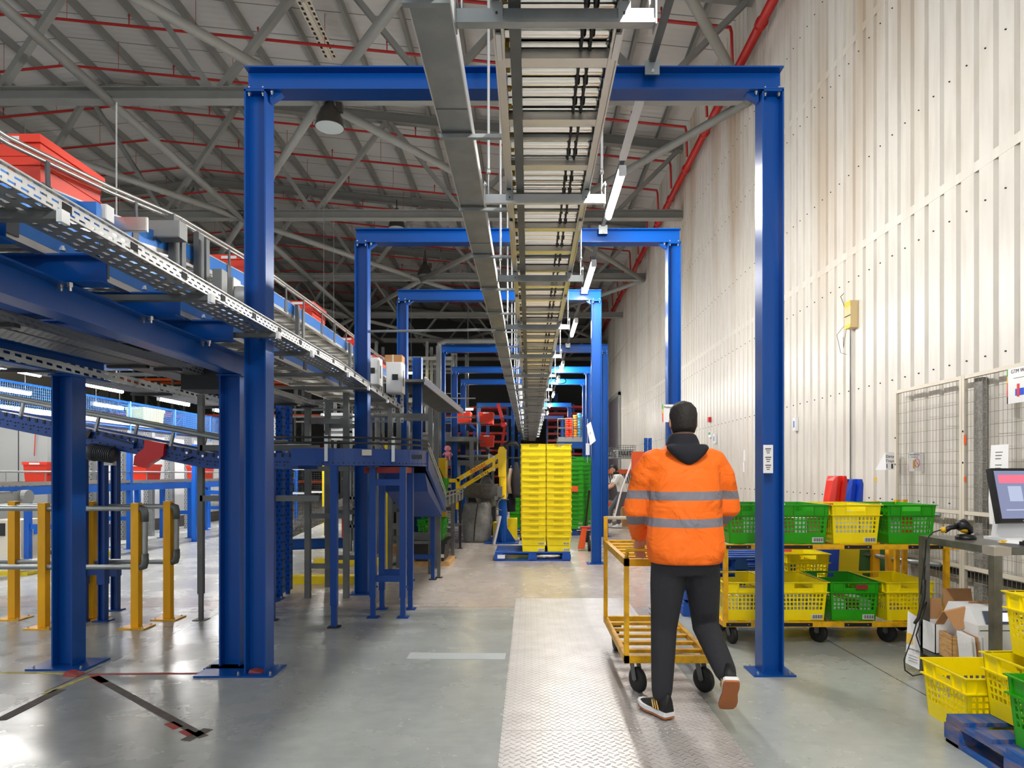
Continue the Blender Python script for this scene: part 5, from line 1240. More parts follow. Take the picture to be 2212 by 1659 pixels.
# notice board hanging on third post
D = 10.25; q = [P(1267, 918, D), P(1276, 911, D), P(1287, 952, D), P(1275, 962, D)]
t = thing('hanging_sign', 'white board hanging askew on the third portal post', 'sign', q[0]); MB().prism(q, (0, .012, 0)).build('board', M.paper, t); text('lettering', '5', .05, P(1275, 936, D-.02), (math.pi/2, .4, 0), M.ink, t); MB().pipe([P(1280, 900, D), P(1277, 912, D)], .004, 5).build('string', M.dark, t)
solo(MB().box(X_(1265, 10.6), X_(1273, 10.6), 10.55, 10.58, Z_(983, 10.6), Z_(958, 10.6)).bar(P(1269, 1000, 10.6), P(1269, 905, 10.6), .006, .006), 'hanging_tag', 'small white tag hanging beside the third portal post', 'tag', M.paper)
# ---------------------------------------------------------------- static yellow trolley with crates
def wheel(mb, c, r, w, ax=(1, 0, 0)):
    c = Vector(c); a = Vector(ax)*w; mb.lathe(c-a/2, [(r*.35, 0), (r*.8, 0), (r, w*.18), (r, w*.82), (r*.8, w), (r*.35, w)], 22, ax)
def caster(t, x, y, z, r, rz=0., fixed=False):
    a = (math.cos(rz), math.sin(rz), 0); b = Vector((-math.sin(rz), math.cos(rz), 0))
    c = Vector((x, y, r))+(b*-.03 if not fixed else b*0)
    mb = MB(); wheel(mb, c, r, .035, a); w_ = mb.build('wheel', M.black, t, True)
    mb = MB(); A = Vector(a)
    for s in (-1, 1): mb.bar(c+A*s*.026, Vector((x, y, z-.015))+A*s*.026, .04, .004, A)
    mb.cbox((x, y, z-.008), (.09, .09, .016)); mb.tube(c-A*.03, c+A*.03, .008, 8); mb.build('caster_fork', M.galvd, t)
    mb = MB(); mb.lathe(c+A*.018, [(.001, 0), (r*.36, 0), (r*.36, .004), (.001, .006)], 12, a); mb.build('hub', M.galvd, t)
D0, D1, TXL, TXR = 5.45, 6.1, 1.58, 3.42
tr = thing('picking_trolley', 'long worn yellow two-tier trolley parked by the wall loaded with crates', 'trolley', (TXL, D0, 0))
def tier(z, nm, tr=tr):
    mb = MB().use(M.ypaint); mb.box(TXL, TXR, D0, D0+.035, z-.04, z); mb.box(TXL, TXR, D1-.035, D1, z-.04, z); mb.box(TXL, TXL+.035, D0+.035, D1-.035, z-.04, z); mb.box(TXR-.035, TXR, D0+.035, D1-.035, z-.04, z)
    for k in range(7): x = TXL+.15+k*.26; mb.box(x, x+.05, D0+.035, D1-.035, z-.02, z-.004)
    mb.use(M.blackp)
    for a, b in ((.02, .22), (.42, .72), (.98, 1.2), (1.5, 1.78)): mb.box(TXL+a, TXL+b, D0-.006, D0, z-.034, z-.006)
    mb.use(M.bolt)
    for a in (.05, .19, .45, .69, 1.01, 1.17, 1.53, 1.75): mb.lathe((TXL+a, D0-.006, z-.02), [(.006, 0), (.004, .003)], 6, (0, -1, 0))
    mb.build(nm, None, tr)
tier(.19, 'lower_deck'); tier(.82, 'upper_deck')
for x, y, zt in ((TXL+.02, D0+.02, .8), (TXL+.02, D1-.02, .8), (TXR-.09, D1-.02, 1.16), (TXR-.02, D1-.02, 1.16), (TXR-.02, D0+.02, .8)):
    MB().box(x-.018, x+.018, y-.018, y+.018, .17, zt).build('post', M.ypaint, tr)
MB().bar((TXR+.02, D0, .8), (TXR+.1, D0, .8), .03, .04).build('coupling_bar', M.ypaint, tr)
caster(tr, 1.66, D0+.1, .15, .075, .25); caster(tr, 1.72, D1-.08, .15, .075, .1); caster(tr, 2.40, D0+.12, .15, .08, .6, True); caster(tr, 2.97, D0+.12, .15, .08, .6, True); caster(tr, 3.3, D1-.1, .15, .075, .6)
def goods(crx, cry, z, cols, kind=0):
    pass
wn = 0
for i, (x, c, z) in enumerate(((1.79, 'y', .19), (2.235, 'y', .19), (2.67, 'g', .19), (3.1, 'y', .19))):
    crate(c, (x, D0+.33, z+.001), [0, .02, -.04, .03][i], f'{NAME[c]} crate on the lower tier of the long yellow trolley, {ORD[i]} from the aisle', 'crates on the long trolley')
for i, (x, c, z) in enumerate(((1.82, 'g', .82), (2.245, 'g', .82), (2.675, 'y', .82), (3.12, 'g', .82))):
    crate(c, (x, D0+.33, z+.001), [0, .01, -.01, .01][i], f'{NAME[c]} crate on the upper tier of the long yellow trolley, {ORD[i]} from the aisle', 'crates on the long trolley')
# goods inside the crates
GC = {'w': M.paper, 'b': M.card, 'o': M.ora, 'r': mat('dark red carton', (150, 34, 36), .6), 'k': mat('patterned carton', (110, 110, 112), .6, wear=1, wear_rgb=(230, 230, 230), scale=40), 's': M.smi}
fill = [(1.79, .19, 'wsk'), (2.235, .19, 'kkk'), (2.67, .19, 'wrs'), (3.1, .19, 'kb'), (1.82, .82, 'bwb'), (2.245, .82, 'bwb'), (2.675, .82, 'wws'), (3.12, .82, 'sow')]
nm_ = ['lower tier, first', 'lower tier, second', 'lower tier, third', 'lower tier, fourth', 'upper tier, first', 'upper tier, second', 'upper tier, third', 'upper tier, fourth']
cn = {'w': 'white', 'b': 'brown', 'o': 'orange', 'r': 'dark red', 'k': 'black and white', 's': 'grey'}
pos = ['against the aisle side', 'in the middle', 'against the far side']
for ci, (x, z, s) in enumerate(fill):
    hh = .2 if ci < 4 else .25
    for k, ch in enumerate(s):
        xx = x-.155+.105*k; h = hh-.02*((k*3+ci) % 3)-(.1 if ci == 3 else 0)
        mb = MB().use(GC[ch]); mb.box(xx, xx+.098, D0+.09, D0+.5, z+.008, z+h); mb.use(GC['s' if ch != 's' else 'w']); mb.box(xx+.01, xx+.088, D0+.088, D0+.09, z+h*.5, z+h*.6)
        solo(mb, 'grocery_carton', f'{cn[ch]} carton in {nm_[ci]} crate of long trolley, {pos[k]}', 'carton', None, 'cartons in the trolley crates')
# red card in green crate front
solo(MB().use(GC['r']).box(2.66, 2.76, D0+.016, D0+.018, .455, .49), 'red_card', 'red printed card in the handle of the lower green crate', 'card')

# behind the trolley: pallets, crate, bins
for k in range(4):
    q = place(pp, False, (2.05, 6.95, .145*k), .05*(k % 2), f'blue pallet in the low stack behind the long trolley, {["bottom","second","third","top"][k]} one', 'pallets stacked behind the trolley')
    for ch in list(q.children):
        if ch.name.startswith('paper_label'): bpy.data.objects.remove(ch)
    q.scale = (.9, .8, 1)
crate('y', (2.63+.0, 6.62, 0), 0, 'yellow crate on the floor behind the trolley, under another one'); crate('y', (2.63, 6.62, .32), 0, 'yellow crate stacked behind the trolley beside the blue pallets')
def wbin(label, x, y, w, h, m, lidm=None):
    t = thing('wheelie_bin', label, 'bin', (x, y, 0))
    mb = MB(); mb.loft([[(x-w*.4, y-.2, .05), (x+w*.4, y-.2, .05), (x+w*.4, y+.15, .05), (x-w*.4, y+.15, .05)], [(x-w/2, y-.25, h), (x+w/2, y-.25, h), (x+w/2, y+.25, h), (x-w/2, y+.25, h)]]); mb.build('bin_body', m, t)
    mb = MB(); mb.hexa([(x-w/2-.015, y-.27, h), (x+w/2+.015, y-.27, h), (x+w/2+.015, y+.27, h), (x-w/2-.015, y+.27, h), (x-w/2, y-.25, h+.03), (x+w/2, y-.25, h+.03), (x+w/2, y+.25, h+.06), (x-w/2, y+.25, h+.06)]); mb.build('lid', lidm or m, t)
    mb = MB(); wheel(mb, (x-w*.42, y+.2, .08), .08, .04); wheel(mb, (x+w*.42, y+.2, .08), .08, .04); mb.build('wheel', M.black, t)
wbin('slim red bin behind the trolley between yellow crate and blue bin', X_(1738, 7.1), 7.25, .2, .9, M.binr); wbin('slim blue bin behind the trolley right of the red bin', X_(1764, 7.1), 7.0, .19, .92, M.binb)
wbin('yellow bin behind the trolley right of the blue bin', X_(1806, 7.1), 7.05, .24, .92, M.biny); wbin('large dark green bin behind the trolley and yellow posts', X_(1880, 7.4), 7.5, .48, .92, M.bing)
for k, (pa, pb, pt, m, nm) in enumerate(((1798, 1835, 1028, M.binr, 'red'), (1828, 1870, 1035, M.binb, 'blue'))):
    D = 7.75+.0*k; x0, x1, zt = X_(pa, D), X_(pb, D), Z_(pt, D); w = x1-x0
    t = thing('upright_tray', f'moulded {nm} plastic trough standing on end against the pale wall', 'plastic trough', (x0, D, 0))
    def rg(z, f): 
        s = -.12*(zt-z); return [(x0+s+w*f, D, z), (x0+s+w*.3, D-.02, z), (x0+s+w*.34, D+.03, z), (x0+s+w*.62, D+.03, z), (x0+s+w*.66, D-.02, z), (x1+s-w*f, D, z), (x1+s-w*f*.5, D+.16, z), (x0+s+w*f*.5, D+.16, z)]
    MB().loft([rg(0, 0), rg(zt*.8, 0), rg(zt*.96, .08), rg(zt, .18)]).build('trough_body', m, t, False)
# yellow post barrier by the mesh
t = thing('safety_barrier', 'yellow post barrier with grey pipe rail before the mesh panels', 'safety barrier', (3.75, 7.3, 0))
for x, y in ((X_(1890, 7.2), 7.2), (X_(1923, 6.9), 6.9)): MB().box(x-.035, x+.035, y-.035, y+.035, 0, 1.1).build('post', M.ypost, t)
for z in (.52, 1.0): MB().pipe([(X_(1890, 7.2)-.35, 7.62, z), (X_(1890, 7.2), 7.2, z), (X_(1923, 6.9), 6.9, z), (3.95, 6.45, z)], .024, 8).build('pipe_rail', M.galv, t, True)
# mesh panels in front of the wall --------------------------------------
MX = 4.18
M.wirec = mat('cream wire', (150, 142, 130), .45, .2)
ys = [7.65, 6.46, 5.27, 4.08, 2.89]
for k, (a, b) in enumerate(zip(ys, ys[1:])):
    t = thing('wire_fence', f'cream framed wire mesh panel standing before the pale wall, {ORD[k]} from the far end', 'wire fence', (MX, a, 0), 'cream mesh panels')
    mb = MB()
    for z0, z1 in ((.52, 1.0), (1.04, 2.3), (.06, .48)): mesh_panel(mb, lambda u, v: (MX, a+(b-a)*u, z0+(z1-z0)*v), 22, max(4, int((z1-z0)/.105)), .0022, 4)
    mb.build('wire_mesh', M.wirec, t)
    mb = MB()
    for z in (.03, .5, 1.02, 2.32): mb.box(MX-.015, MX+.015, b, a, z-.018, z+.018)
    for y in (a-.02, b+.02): mb.box(MX-.018, MX+.018, y-.018, y+.018, 0, 2.338)
    mb.build('frame', M.cream, t)
    mb = MB()
    for z in (1.5, 1.8): mb.tube((MX-.018, a-.02, z), (MX-.022, a-.02, z), .01, 8)
    mb.build('bolt_hole', M.black, t)
mb = MB().use(mat('speckled grey strip', (128, 126, 122), .6, wear=1, wear_rgb=(170, 168, 164), scale=60)); mb.box(MX+.06, MX+.11, 6.28, 6.4, 0, 2.3)
solo(mb, 'wall_strip', 'speckled grey vertical strip fixed to the wall behind the mesh', 'wall strip')
solo(MB().box(MX+.03, MX+.06, 3, 7.6, .4, .46), 'wall_rail', 'dark rail low on the wall behind the mesh panels', 'rail', M.dark)
# signs and devices on the wall ------------------------------------------
def wbox(name, label, cat, px, py0, py1, w, dep, m, xw=WX-.003, front=None):
    """small box on the right wall: px = its far-left edge in the photo"""
    D = xw*F/(px-CX); z1, z0 = Z_(py0, D), Z_(py1, D); t = thing(name, label, cat, (xw, D, z0)); MB().box(xw-dep, xw, D-w, D, z0, z1).build('housing', m, t)
    if front: front(t, xw-dep, D, z0, z1, w)
    return t
def plate(mm, a, b, c, d):   # on the face turned to the hall
    def f(t, x, D, z0, z1, w): MB().box(x-.004, x, D-w*b, D-w*a, z0+(z1-z0)*c, z0+(z1-z0)*d).build('display', mm, t)
    return f
wbox('wall_sensor', 'white wall controller with a blue display on the pale wall, nearer one', 'wall controller', 1719, 903, 931, .1, .05, M.white, front=plate(mat('blue display', (70, 110, 190), .4), .3, .7, .25, .75))
wbox('wall_sensor', 'white wall controller with a blue display beside the walking worker', 'wall controller', 1545, 938, 958, .14, .05, M.white, front=plate(mat('blue display b', (70, 110, 190), .4), .3, .7, .25, .75))
wbox('call_point', 'red fire call point high beside the walking worker', 'call point', 1533, 902, 912, .14, .06, M.red); wbox('exit_sign', 'small white and green escape sign below the red call point', 'sign', 1533, 933, 946, .2, .03, M.paper, front=plate(mat('sign green', (60, 160, 110), .5), .1, .9, .5, .9))
wbox('wall_note', 'upper narrow white note on the profiled wall', 'note', 1607, 972, 996, .1, .01, M.paper); wbox('wall_note', 'lower narrow white note on the profiled wall', 'note', 1606, 998, 1020, .08, .01, M.paper)
def yel(t, x, D, z0, z1, w):
    h = z1-z0
    mb = MB().use(M.scan); mb.box(x-.004, x, D-w, D, z1-h*.2, z1); mb.box(x-.004, x, D-w, D, z0, z0+h*.12); mb.use(M.dark).box(x-.003, x, D-w, D, z0+h*.44, z0+h*.48); mb.build('warning_label', None, t)
    mb = MB(); mb.pipe([(x, D, z1-.05), (x-.03, D+.05, z1+.1), (x, D+.02, z1+.14)], .004, 5)
    mb.pipe([(x, D-.05, z0), (x-.05, D-.1, z0-.15), (x-.04, D-.05, z0-.25), (x-.02, D, z0-.1)], .003, 5); mb.pipe([(x, D+.02, z0+.05), (x-.06, D+.1, z0-.05), (x-.03, D+.05, z0-.3), (x-.02, D-.1, z0-.35)], .003, 5); mb.build('loose_wire', M.dark, t)
wbox('alarm_box', 'beige and yellow labelled alarm box with trailing wires high on the wall', 'alarm box', 1841, 655, 712, .16, .1, mat('beige plastic', (214, 190, 140), .5), front=yel)
D = WX*F/(1841-CX); solo(MB().pipe([(WX-.02, D+.01, Z_(690, D)), (WX-.02, D+.01, .9)], .01, 6), 'wall_conduit', 'thin grey conduit running down the wall from the alarm box', 'conduit', M.galvd)
# projecting "Dirty Trays" sign and prohibition sign
D = 7.75; xa, xb = X_(1914, D), X_(1931, D); z1, z0 = Z_(977, D), Z_(1015, D)
t = thing('folded_sign', 'white folded sign reading Dirty Trays fixed to the pale wall', 'sign', (xa, D, z0)); MB().prism([(xa, D, z0), (xb, D, z0), (xb+.0, D, z1), (xa, D, z1)], (0, .003, 0)).prism([(xa, D, z0), (xa-.01, D, z1), (xa-.06, D+.12, z0)], (0, .003, 0)).box(xb, xb+.02, D, D+.13, z0, z1).build('board', M.paper, t)
text('lettering', 'Dirty', .045, (xa+.045, D-.001, z1-.05), (math.pi/2, 0, 0), M.ink, t); text('lettering', 'Trays', .045, (xa+.045, D-.001, z1-.10), (math.pi/2, 0, 0), M.ink, t)
MB().box(xa+.006, xa+.014, D-.002, D, z0+.02, z0+.07).box(xb-.03, xb-.012, D-.002, D, z0+.015, z0+.07).build('printed_mark', M.navy, t)
D = 7.3; xa, xb = X_(1962, D), X_(1989, D); z1, z0 = Z_(977, D), Z_(1018, D)
t = thing('prohibition_sign', 'white sign with a red barred circle behind the mesh corner', 'sign', (xa, D, z0)); MB().box(xa, xb, D, D+.003, z0, z1).box(xb, xb+.03, D, D+.05, z0, z1).build('board', M.paper, t)
mb = MB(); c = Vector((xb-.04, D-.002, z0+.09)); mb.pipe([c+Vector((.026*math.cos(q*math.pi/8), 0, .045*math.sin(q*math.pi/8))) for q in range(17)], .003, 5); mb.tube(c+Vector((-.018, 0, .03)), c+Vector((.018, 0, -.03)), .003, 5); mb.build('barred_circle', M.red, t)
mb = MB().use(M.gcr).box(xa, xa+.004, D-.002, D, z0+.14, z1).use(M.scan).box(xa, xa+.004, D-.002, D, z0+.07, z0+.14).use(M.binr).box(xa, xa+.004, D-.002, D, z0, z0+.07); mb.use(M.gold).box(xa+.05, xa+.07, D-.002, D, z0+.03, z0+.12).use(M.ink).box(xa+.015, xb-.015, D-.002, D, z1-.03, z1-.024).box(xa+.03, xb-.03, D-.002, D, z1-.055, z1-.05)
mb.build('printed_mark', None, t)
# large poster at the right on the mesh
MPX = MX-.03
t = thing('workstation_poster', 'white poster with rainbow edge headed Workstation on the mesh panels', 'poster', (MPX, 5.9, 2)); D = MPX*F/(2176-CX); z1, z0 = Z_(806, D), Z_(868, D)
MB().box(MPX-.003, MPX, D-.42, D, z0-.02, z1+.03).build('sheet', M.paper, t)
mb = MB()
for k, m in enumerate((M.gcr, M.scan, M.ora, M.binr, M.navy)): mb.use(m); h = (z1-z0+.05)/5; mb.box(MPX-.004, MPX-.003, D-.012, D, z1+.03-h*(k+1), z1+.03-h*k)
mb.use(M.binb).box(MPX-.004, MPX-.003, D-.2, D-.1, z0+.04, z0+.1).use(M.binr).box(MPX-.005, MPX-.004, D-.15, D-.12, z0+.03, z0+.14).use(M.ink).box(MPX-.004, MPX-.003, D-.3, D-.08, z1-.06, z1-.056); mb.build('printed_picture', None, t)
text('lettering', 'GTM Workstation', .045, (MPX-.004, D-.22, z1+.0), (math.pi/2, 0, -math.pi/2), M.ink, t)
D = MPX*F/(2143-CX); t = thing('paper_roll_list', 'long white paper list hanging on the mesh behind the monitor', 'paper list', (MPX-.02, D, 1.1)); z1, z0 = Z_(962, D), Z_(1132, D)
mb = MB(); mb.loft([[(MPX-.02, D, z0), (MPX-.03, D, z0+.2), (MPX-.02, D-.02, z1), (MPX-.023, D-.02, z1), (MPX-.033, D, z0+.2), (MPX-.023, D, z0)], [(MPX-.02, D-.24, z0), (MPX-.03, D-.24, z0+.2), (MPX-.02, D-.24, z1), (MPX-.023, D-.24, z1), (MPX-.033, D-.24, z0+.2), (MPX-.023, D-.24, z0)]]); mb.build('sheet', M.paper, t)
mb = MB()
for k in range(14):
    if k % 4 != 3: zz = z1-.07-.028*k; mb.box(MPX-.026-.0007*k, MPX-.0245-.0007*k, D-.17+.01*(k % 3), D-.08, zz, zz+.008)
mb.build('text_lines', M.galvd, t)
for k, (py0, py1) in enumerate(((940, 960), (1030, 1040))):
    D = MX*F/(2087-CX); solo(MB().box(MX-.022, MX-.018, D-.03, D, Z_(py1, D), Z_(py0, D)), 'orange_sticker', ['long orange sticker on the mesh panel post', 'short orange sticker lower on the mesh panel post'][k], 'sticker', M.ora)
solo(MB().box(WX-.006, WX-.002, 8.3, 8.35, 1.3, 1.345), 'yellow_sticker', 'small yellow sticker on the wall above the blue trough', 'sticker', M.scan)
# notices on portal posts
t = thing('post_notice', 'tall white printed notice taped on the nearest right-hand portal post', 'notice', (1.69, 4.64, 1.4)); x0, x1, z1, z0 = X_(1649, 4.64), X_(1670, 4.64), Z_(961, 4.64), Z_(1022, 4.64)
MB().box(x0, x1, 4.641, 4.644, z0, z1).build('sheet', M.paper, t); mb = MB()
for k, (a, b) in enumerate(((.12, .16), (.2, .23), (.27, .3), (.42, .46), (.5, .53), (.57, .6), (.7, .74), (.78, .81), (.85, .88))): w = .6-.15*(k % 3); mb.box((x0+x1)/2-(x1-x0)*w/2, (x0+x1)/2+(x1-x0)*w/2, 4.639, 4.641, z1-(z1-z0)*b, z1-(z1-z0)*a)
mb.build('text_lines', M.galvd, t)
t = thing('pedestrian_sign', 'white sign headed Pedestrian with rainbow edge on the second portal post', 'sign', (1.6, 7.7, 2)); x0, x1, z1, z0 = X_(1430, 7.7), X_(1472, 7.7), Z_(874, 7.7), Z_(912, 7.7)
MB().box(x0, x1, 7.69, 7.694, z0, z1).build('board', M.paper, t); mb = MB()
for k, m in enumerate((M.gcr, M.scan, M.ora, M.binr)): h = (z1-z0)/4; mb.use(m).box(x0, x0+.012, 7.686, 7.69, z1-h*(k+1), z1-h*k)
mb.build('rainbow_edge', None, t); text('lettering', 'Pedestrian', .034, ((x0+x1)/2-.02, 7.688, z1-.03), (math.pi/2, 0, 0), M.ink, t)
mb = MB(); p = P(1452, 893, 7.69); mb.pipe([p, p+Vector((.03, 0, -.02)), p+Vector((.01, 0, -.05))], .002, 4); mb.pipe([p+Vector((.02, 0, .02)), p+Vector((.04, 0, -.02))], .002, 4); mb.tube(p+Vector((.02, 0, .03)), p+Vector((.021, 0, .04)), .004, 6); mb.build('walking_figure', M.ink, t)

# ---------------------------------------------------------------- steel desk
DX0, DX1, DY0, DY1, DZ = 2.75, 4.05, 3.97, 4.74, .96
dk = thing('steel_desk', 'worn steel workbench with a lower shelf at the mesh panels', 'desk', (DX0, DY0, 0))
MB().use(M.silv).box(DX0, DX1, DY0, DY1, DZ-.045, DZ).build('worktop', None, dk)
MB().box(DX0-.004, DX0+.1, DY0-.004, DY0+.1, DZ-.05, DZ+.002).build('tape_wrap', mat('clear packing tape', (176, 168, 158), .2, .3, bump=.8, scale=20), dk)
for x, y in ((DX0+.025, DY0+.025), (DX0+.025, DY1-.025), (DX1-.03, DY0+.025), (DX1-.03, DY1-.025)): MB().box(x-.025, x+.025, y-.025, y+.025, 0, DZ-.045).build('leg', M.silv, dk)
MB().box(DX0, DX1, DY0, DY1, .14, .175).build('lower_shelf', M.silv, dk)
# things on the desk
t = thing('barcode_scanner', 'black and yellow barcode scanner resting in its cradle on the bench', 'barcode scanner', (2.98, 4.45, DZ)); D = 4.5
q = lambda px, py: P(px, py, D)
mb = MB(); mb.pipe([q(2040, 1146), q(2052, 1140), q(2068, 1137)], [.02, .016, .018], 10); mb.pipe([q(2068, 1137), q(2080, 1133), q(2092, 1143), q(2096, 1152)], [.03, .036, .032, .02], 12); mb.build('grip_body', M.blackp, t, True)
mb = MB(); mb.pipe([q(2036, 1140), q(2040, 1148)], [.017, .02], 10); mb.pipe([q(2072, 1141), q(2084, 1142), q(2090, 1148)], [.02, .03, .02], 10); mb.build('yellow_shell', M.scan, t, True)
MB().lathe((q(2082, 1150).x, D-.02, DZ), [(.06, 0), (.065, .01), (.05, .03), (.001, .035)], 16).build('cradle', M.blackp, t, True)
MB().pipe([q(2034, 1144), q(2015, 1150), q(2001, 1165), (2.76, 4.68, .8), (2.74, 4.7, .55)], .004, 6).build('cable', M.black, t)
t = thing('monitor', 'black framed computer monitor with a red banner on screen, on a white stand', 'monitor', (3.2, 4.2, DZ))
mx, my, mw, mh = 3.02, 4.3, .46, .36; R = Matrix.Rotation(math.radians(-9), 4, 'X') @ Matrix.Rotation(math.radians(8), 4, 'Y') 
def mon(nm, x0, x1, y0, y1, z0, z1, m):
    mb = MB().box(x0, x1, y0, y1, z0, z1); Rm = Matrix.Rotation(math.radians(-12), 4, 'X'); Ry = Matrix.Rotation(math.radians(10), 4, 'Z')
    o = Vector((mx, my, DZ+.12)); mb.v = [tuple(o+(Ry @ Rm @ Vector(v))) for v in mb.v]; return mb.build(nm, m, t)
mon('bezel', 0, mw, 0, .04, 0, mh, M.blackp); mon('screen', .018, mw-.018, -.002, .001, .028, mh-.018, M.screen)
mon('screen_banner', .04, mw-.03, -.004, -.002, mh-.1, mh-.045, M.screenr); mon('screen_tile', .1, .2, -.004, -.002, mh-.22, mh-.12, M.screenl); mon('screen_text', .06, .3, -.004, -.002, .08, .088, M.screenl); mon('maker_badge', .17, .21, -.003, 0, .008, .018, M.bolt)
MB().prism([(mx+.1, my+.13, DZ+.3), (mx+.3, my+.13, DZ+.3), (mx+.36, my+.1, DZ+.01), (mx+.04, my+.1, DZ+.01)], (0, .05, 0)).box(mx+.04, mx+.4, my-.05, my+.22, DZ, DZ+.018).build('stand', M.white, t)
for k, (a, b, rz) in enumerate((((3.0, 4.12), (.3, .2), .3), ((3.1, 4.2), (.3, .21), -.15))):
    c = Vector((a[0]+.15, a[1]+.1, DZ+.003+.006*k)); mb = MB(); R_ = Matrix.Rotation(rz, 3, 'Z')
    mb.loft([[c+R_ @ Vector((-b[0]/2+b[0]*u/5, s*b[1]/2, .02*math.sin(u*.6))) for u in range(6)]+[c+R_ @ Vector((b[0]/2-b[0]*u/5, s*b[1]/2, .02*math.sin((5-u)*.6)-.002)) for u in range(6)] for s in (-1, 1)])
    solo(mb, 'paper_sheet', ['white paper sheet lying askew on the bench beside the scanner', 'curled white paper sheet on the bench under the keyboard edge'][k], 'paper sheet', M.paper)
t = thing('keyboard', 'black keyboard partly under papers on the bench before the monitor', 'keyboard', (3.1, 4.0, DZ)); MB().box(3.0, 3.42, 3.99, 4.11, DZ, DZ+.022).build('keyboard_base', M.blackp, t); mb = MB(); [mb.box(3.01+.0225*i, 3.029+.0225*i, 4.0+.025*j, 4.02+.025*j, DZ+.022, DZ+.03) for i in range(18) for j in range(4)]; mb.build('keys', M.dark, t)
solo(MB().lathe((3.46, 4.02, DZ), [(.03, 0), (.034, .015), (.02, .034), (.001, .038)], 14), 'computer_mouse', 'dark computer mouse right of the keyboard', 'mouse', M.blackp, None, True)
solo(MB().lathe((2.99, 4.24, DZ+.001), [(.02, 0), (.012, .012), (.003, .012)], 8).bar((2.98, 4.23, DZ+.01), (3.02, 4.25, DZ+.012), .012, .008), 'yellow_clip', 'small yellow clip on the papers by the scanner', 'clip', M.scan)
# things on the lower shelf
SZ = .176
t = thing('label_printer', 'white laser printer with dark control panel on the lower bench shelf', 'printer', (3.1, 4.15, SZ)); px0, px1, D = X_(2113, 4.2), X_(2185, 4.2), 4.2
x0, x1 = px0, px0+.34; mb = MB(); mb.hexa([(x0, D, SZ), (x1, D, SZ), (x1, D+.36, SZ), (x0, D+.36, SZ), (x0+.0, D, SZ+.27), (x1, D, SZ+.27), (x1, D+.36, SZ+.27), (x0, D+.36, SZ+.27)]); mb.hexa([(x0, D, SZ+.27), (x1, D, SZ+.27), (x1, D+.36, SZ+.27), (x0, D+.36, SZ+.27), (x0+.02, D+.12, SZ+.36), (x1-.02, D+.12, SZ+.36), (x1-.02, D+.33, SZ+.36), (x0+.02, D+.33, SZ+.36)]); mb.build('printer_body', M.white, t)
mb = MB(); mb.hexa([(x0+.05, D+.005, SZ+.278), (x1-.02, D+.005, SZ+.278), (x1-.03, D+.085, SZ+.34), (x0+.08, D+.085, SZ+.34), (x0+.05, D-.003, SZ+.282), (x1-.02, D-.003, SZ+.282), (x1-.03, D+.08, SZ+.345), (x0+.08, D+.08, SZ+.345)]); mb.build('control_panel', mat('slate panel', (84, 90, 104), .4), t)
mb = MB(); mb.hexa([(x0+.14, D+.012, SZ+.292), (x0+.23, D+.012, SZ+.292), (x0+.23, D+.065, SZ+.333), (x0+.14, D+.065, SZ+.333), (x0+.14, D+.008, SZ+.296), (x0+.23, D+.008, SZ+.296), (x0+.23, D+.061, SZ+.337), (x0+.14, D+.061, SZ+.337)]); mb.build('display', M.lcd, t)
MB().box(x0+.01, x1-.01, D-.001, D, SZ+.235, SZ+.24).build('tray_gap', M.black, t); MB().lathe((x0+.13, D-.001, SZ+.12), [(.014, 0), (.014, .003), (.001, .003)], 14, (0, -1, 0)).build('badge', M.galvd, t)
def card_box(nm, label, x, y, z, w, d, h, m, rz=0, flaps=True, cat='cardboard box', inner=M.card):
    t = thing(nm, label, cat, (x, y, z)); mb = MB(); tt = .005
    for a in ((-w/2, w/2, -d/2, -d/2+tt), (-w/2, w/2, d/2-tt, d/2), (-w/2, -w/2+tt, -d/2, d/2), (w/2-tt, w/2, -d/2, d/2)): mb.box(a[0], a[1], a[2], a[3], 0, h)
    mb.box(-w/2, w/2, -d/2, d/2, 0, tt)
    f = lambda B: setattr(B, 'v', [tuple(Vector((x, y, z))+Matrix.Rotation(rz, 3, 'Z') @ Vector(v)) for v in B.v])
    f(mb); mb.build('box_body', m, t)
    if flaps:
        mb = MB(); mb.hexa([(-w/2, -d/2, h), (w/2, -d/2, h), (w/2, -d/2+tt, h), (-w/2, -d/2+tt, h), (-w/2, -d/2-.08, h+.1), (w/2, -d/2-.08, h+.1), (w/2, -d/2-.075, h+.105), (-w/2, -d/2-.075, h+.105)]); f(mb); mb.build('flap', inner, t); mb = MB(); mb.hexa([(-w/2, d/2, h), (w/2, d/2, h), (w/2, d/2+tt, h), (-w/2, d/2+tt, h), (-w/2, d/2+.03, h+.14), (w/2, d/2+.03, h+.14), (w/2, d/2+.035, h+.14), (-w/2, d/2+.035, h+.14)]); f(mb); mb.build('flap', inner, t)
    return t
card_box('carton_box', 'white carton with open brown flaps on the bench shelf beside the leg', 2.83, 4.63, SZ, .16, .17, .2, M.paper)
card_box('cardboard_box', 'brown cardboard box with tilted flaps behind the wooden box', 3.02, 4.62, SZ, .2, .18, .27, M.card)
solo(MB().hexa([P(2040, 1322, 4.42), P(2085, 1312, 4.35), P(2110, 1350, 4.3), P(2065, 1362, 4.35), P(2040, 1319, 4.43), P(2085, 1309, 4.36), P(2110, 1347, 4.31), P(2065, 1359, 4.36)]), 'cardboard_sheet', 'brown cardboard lid lying tilted over the wooden box', 'cardboard lid', M.card)
card_box('wooden_box', 'small raw plywood box on the bench shelf', 2.85, 4.43, SZ, .19, .17, .165, M.ply, -.12, False, 'wooden box')
mb = MB(); x = 3.02; t = thing('envelope_bundle', 'bundle of white envelopes standing before the printer on the shelf', 'envelopes', (3.02, 4.0, SZ))
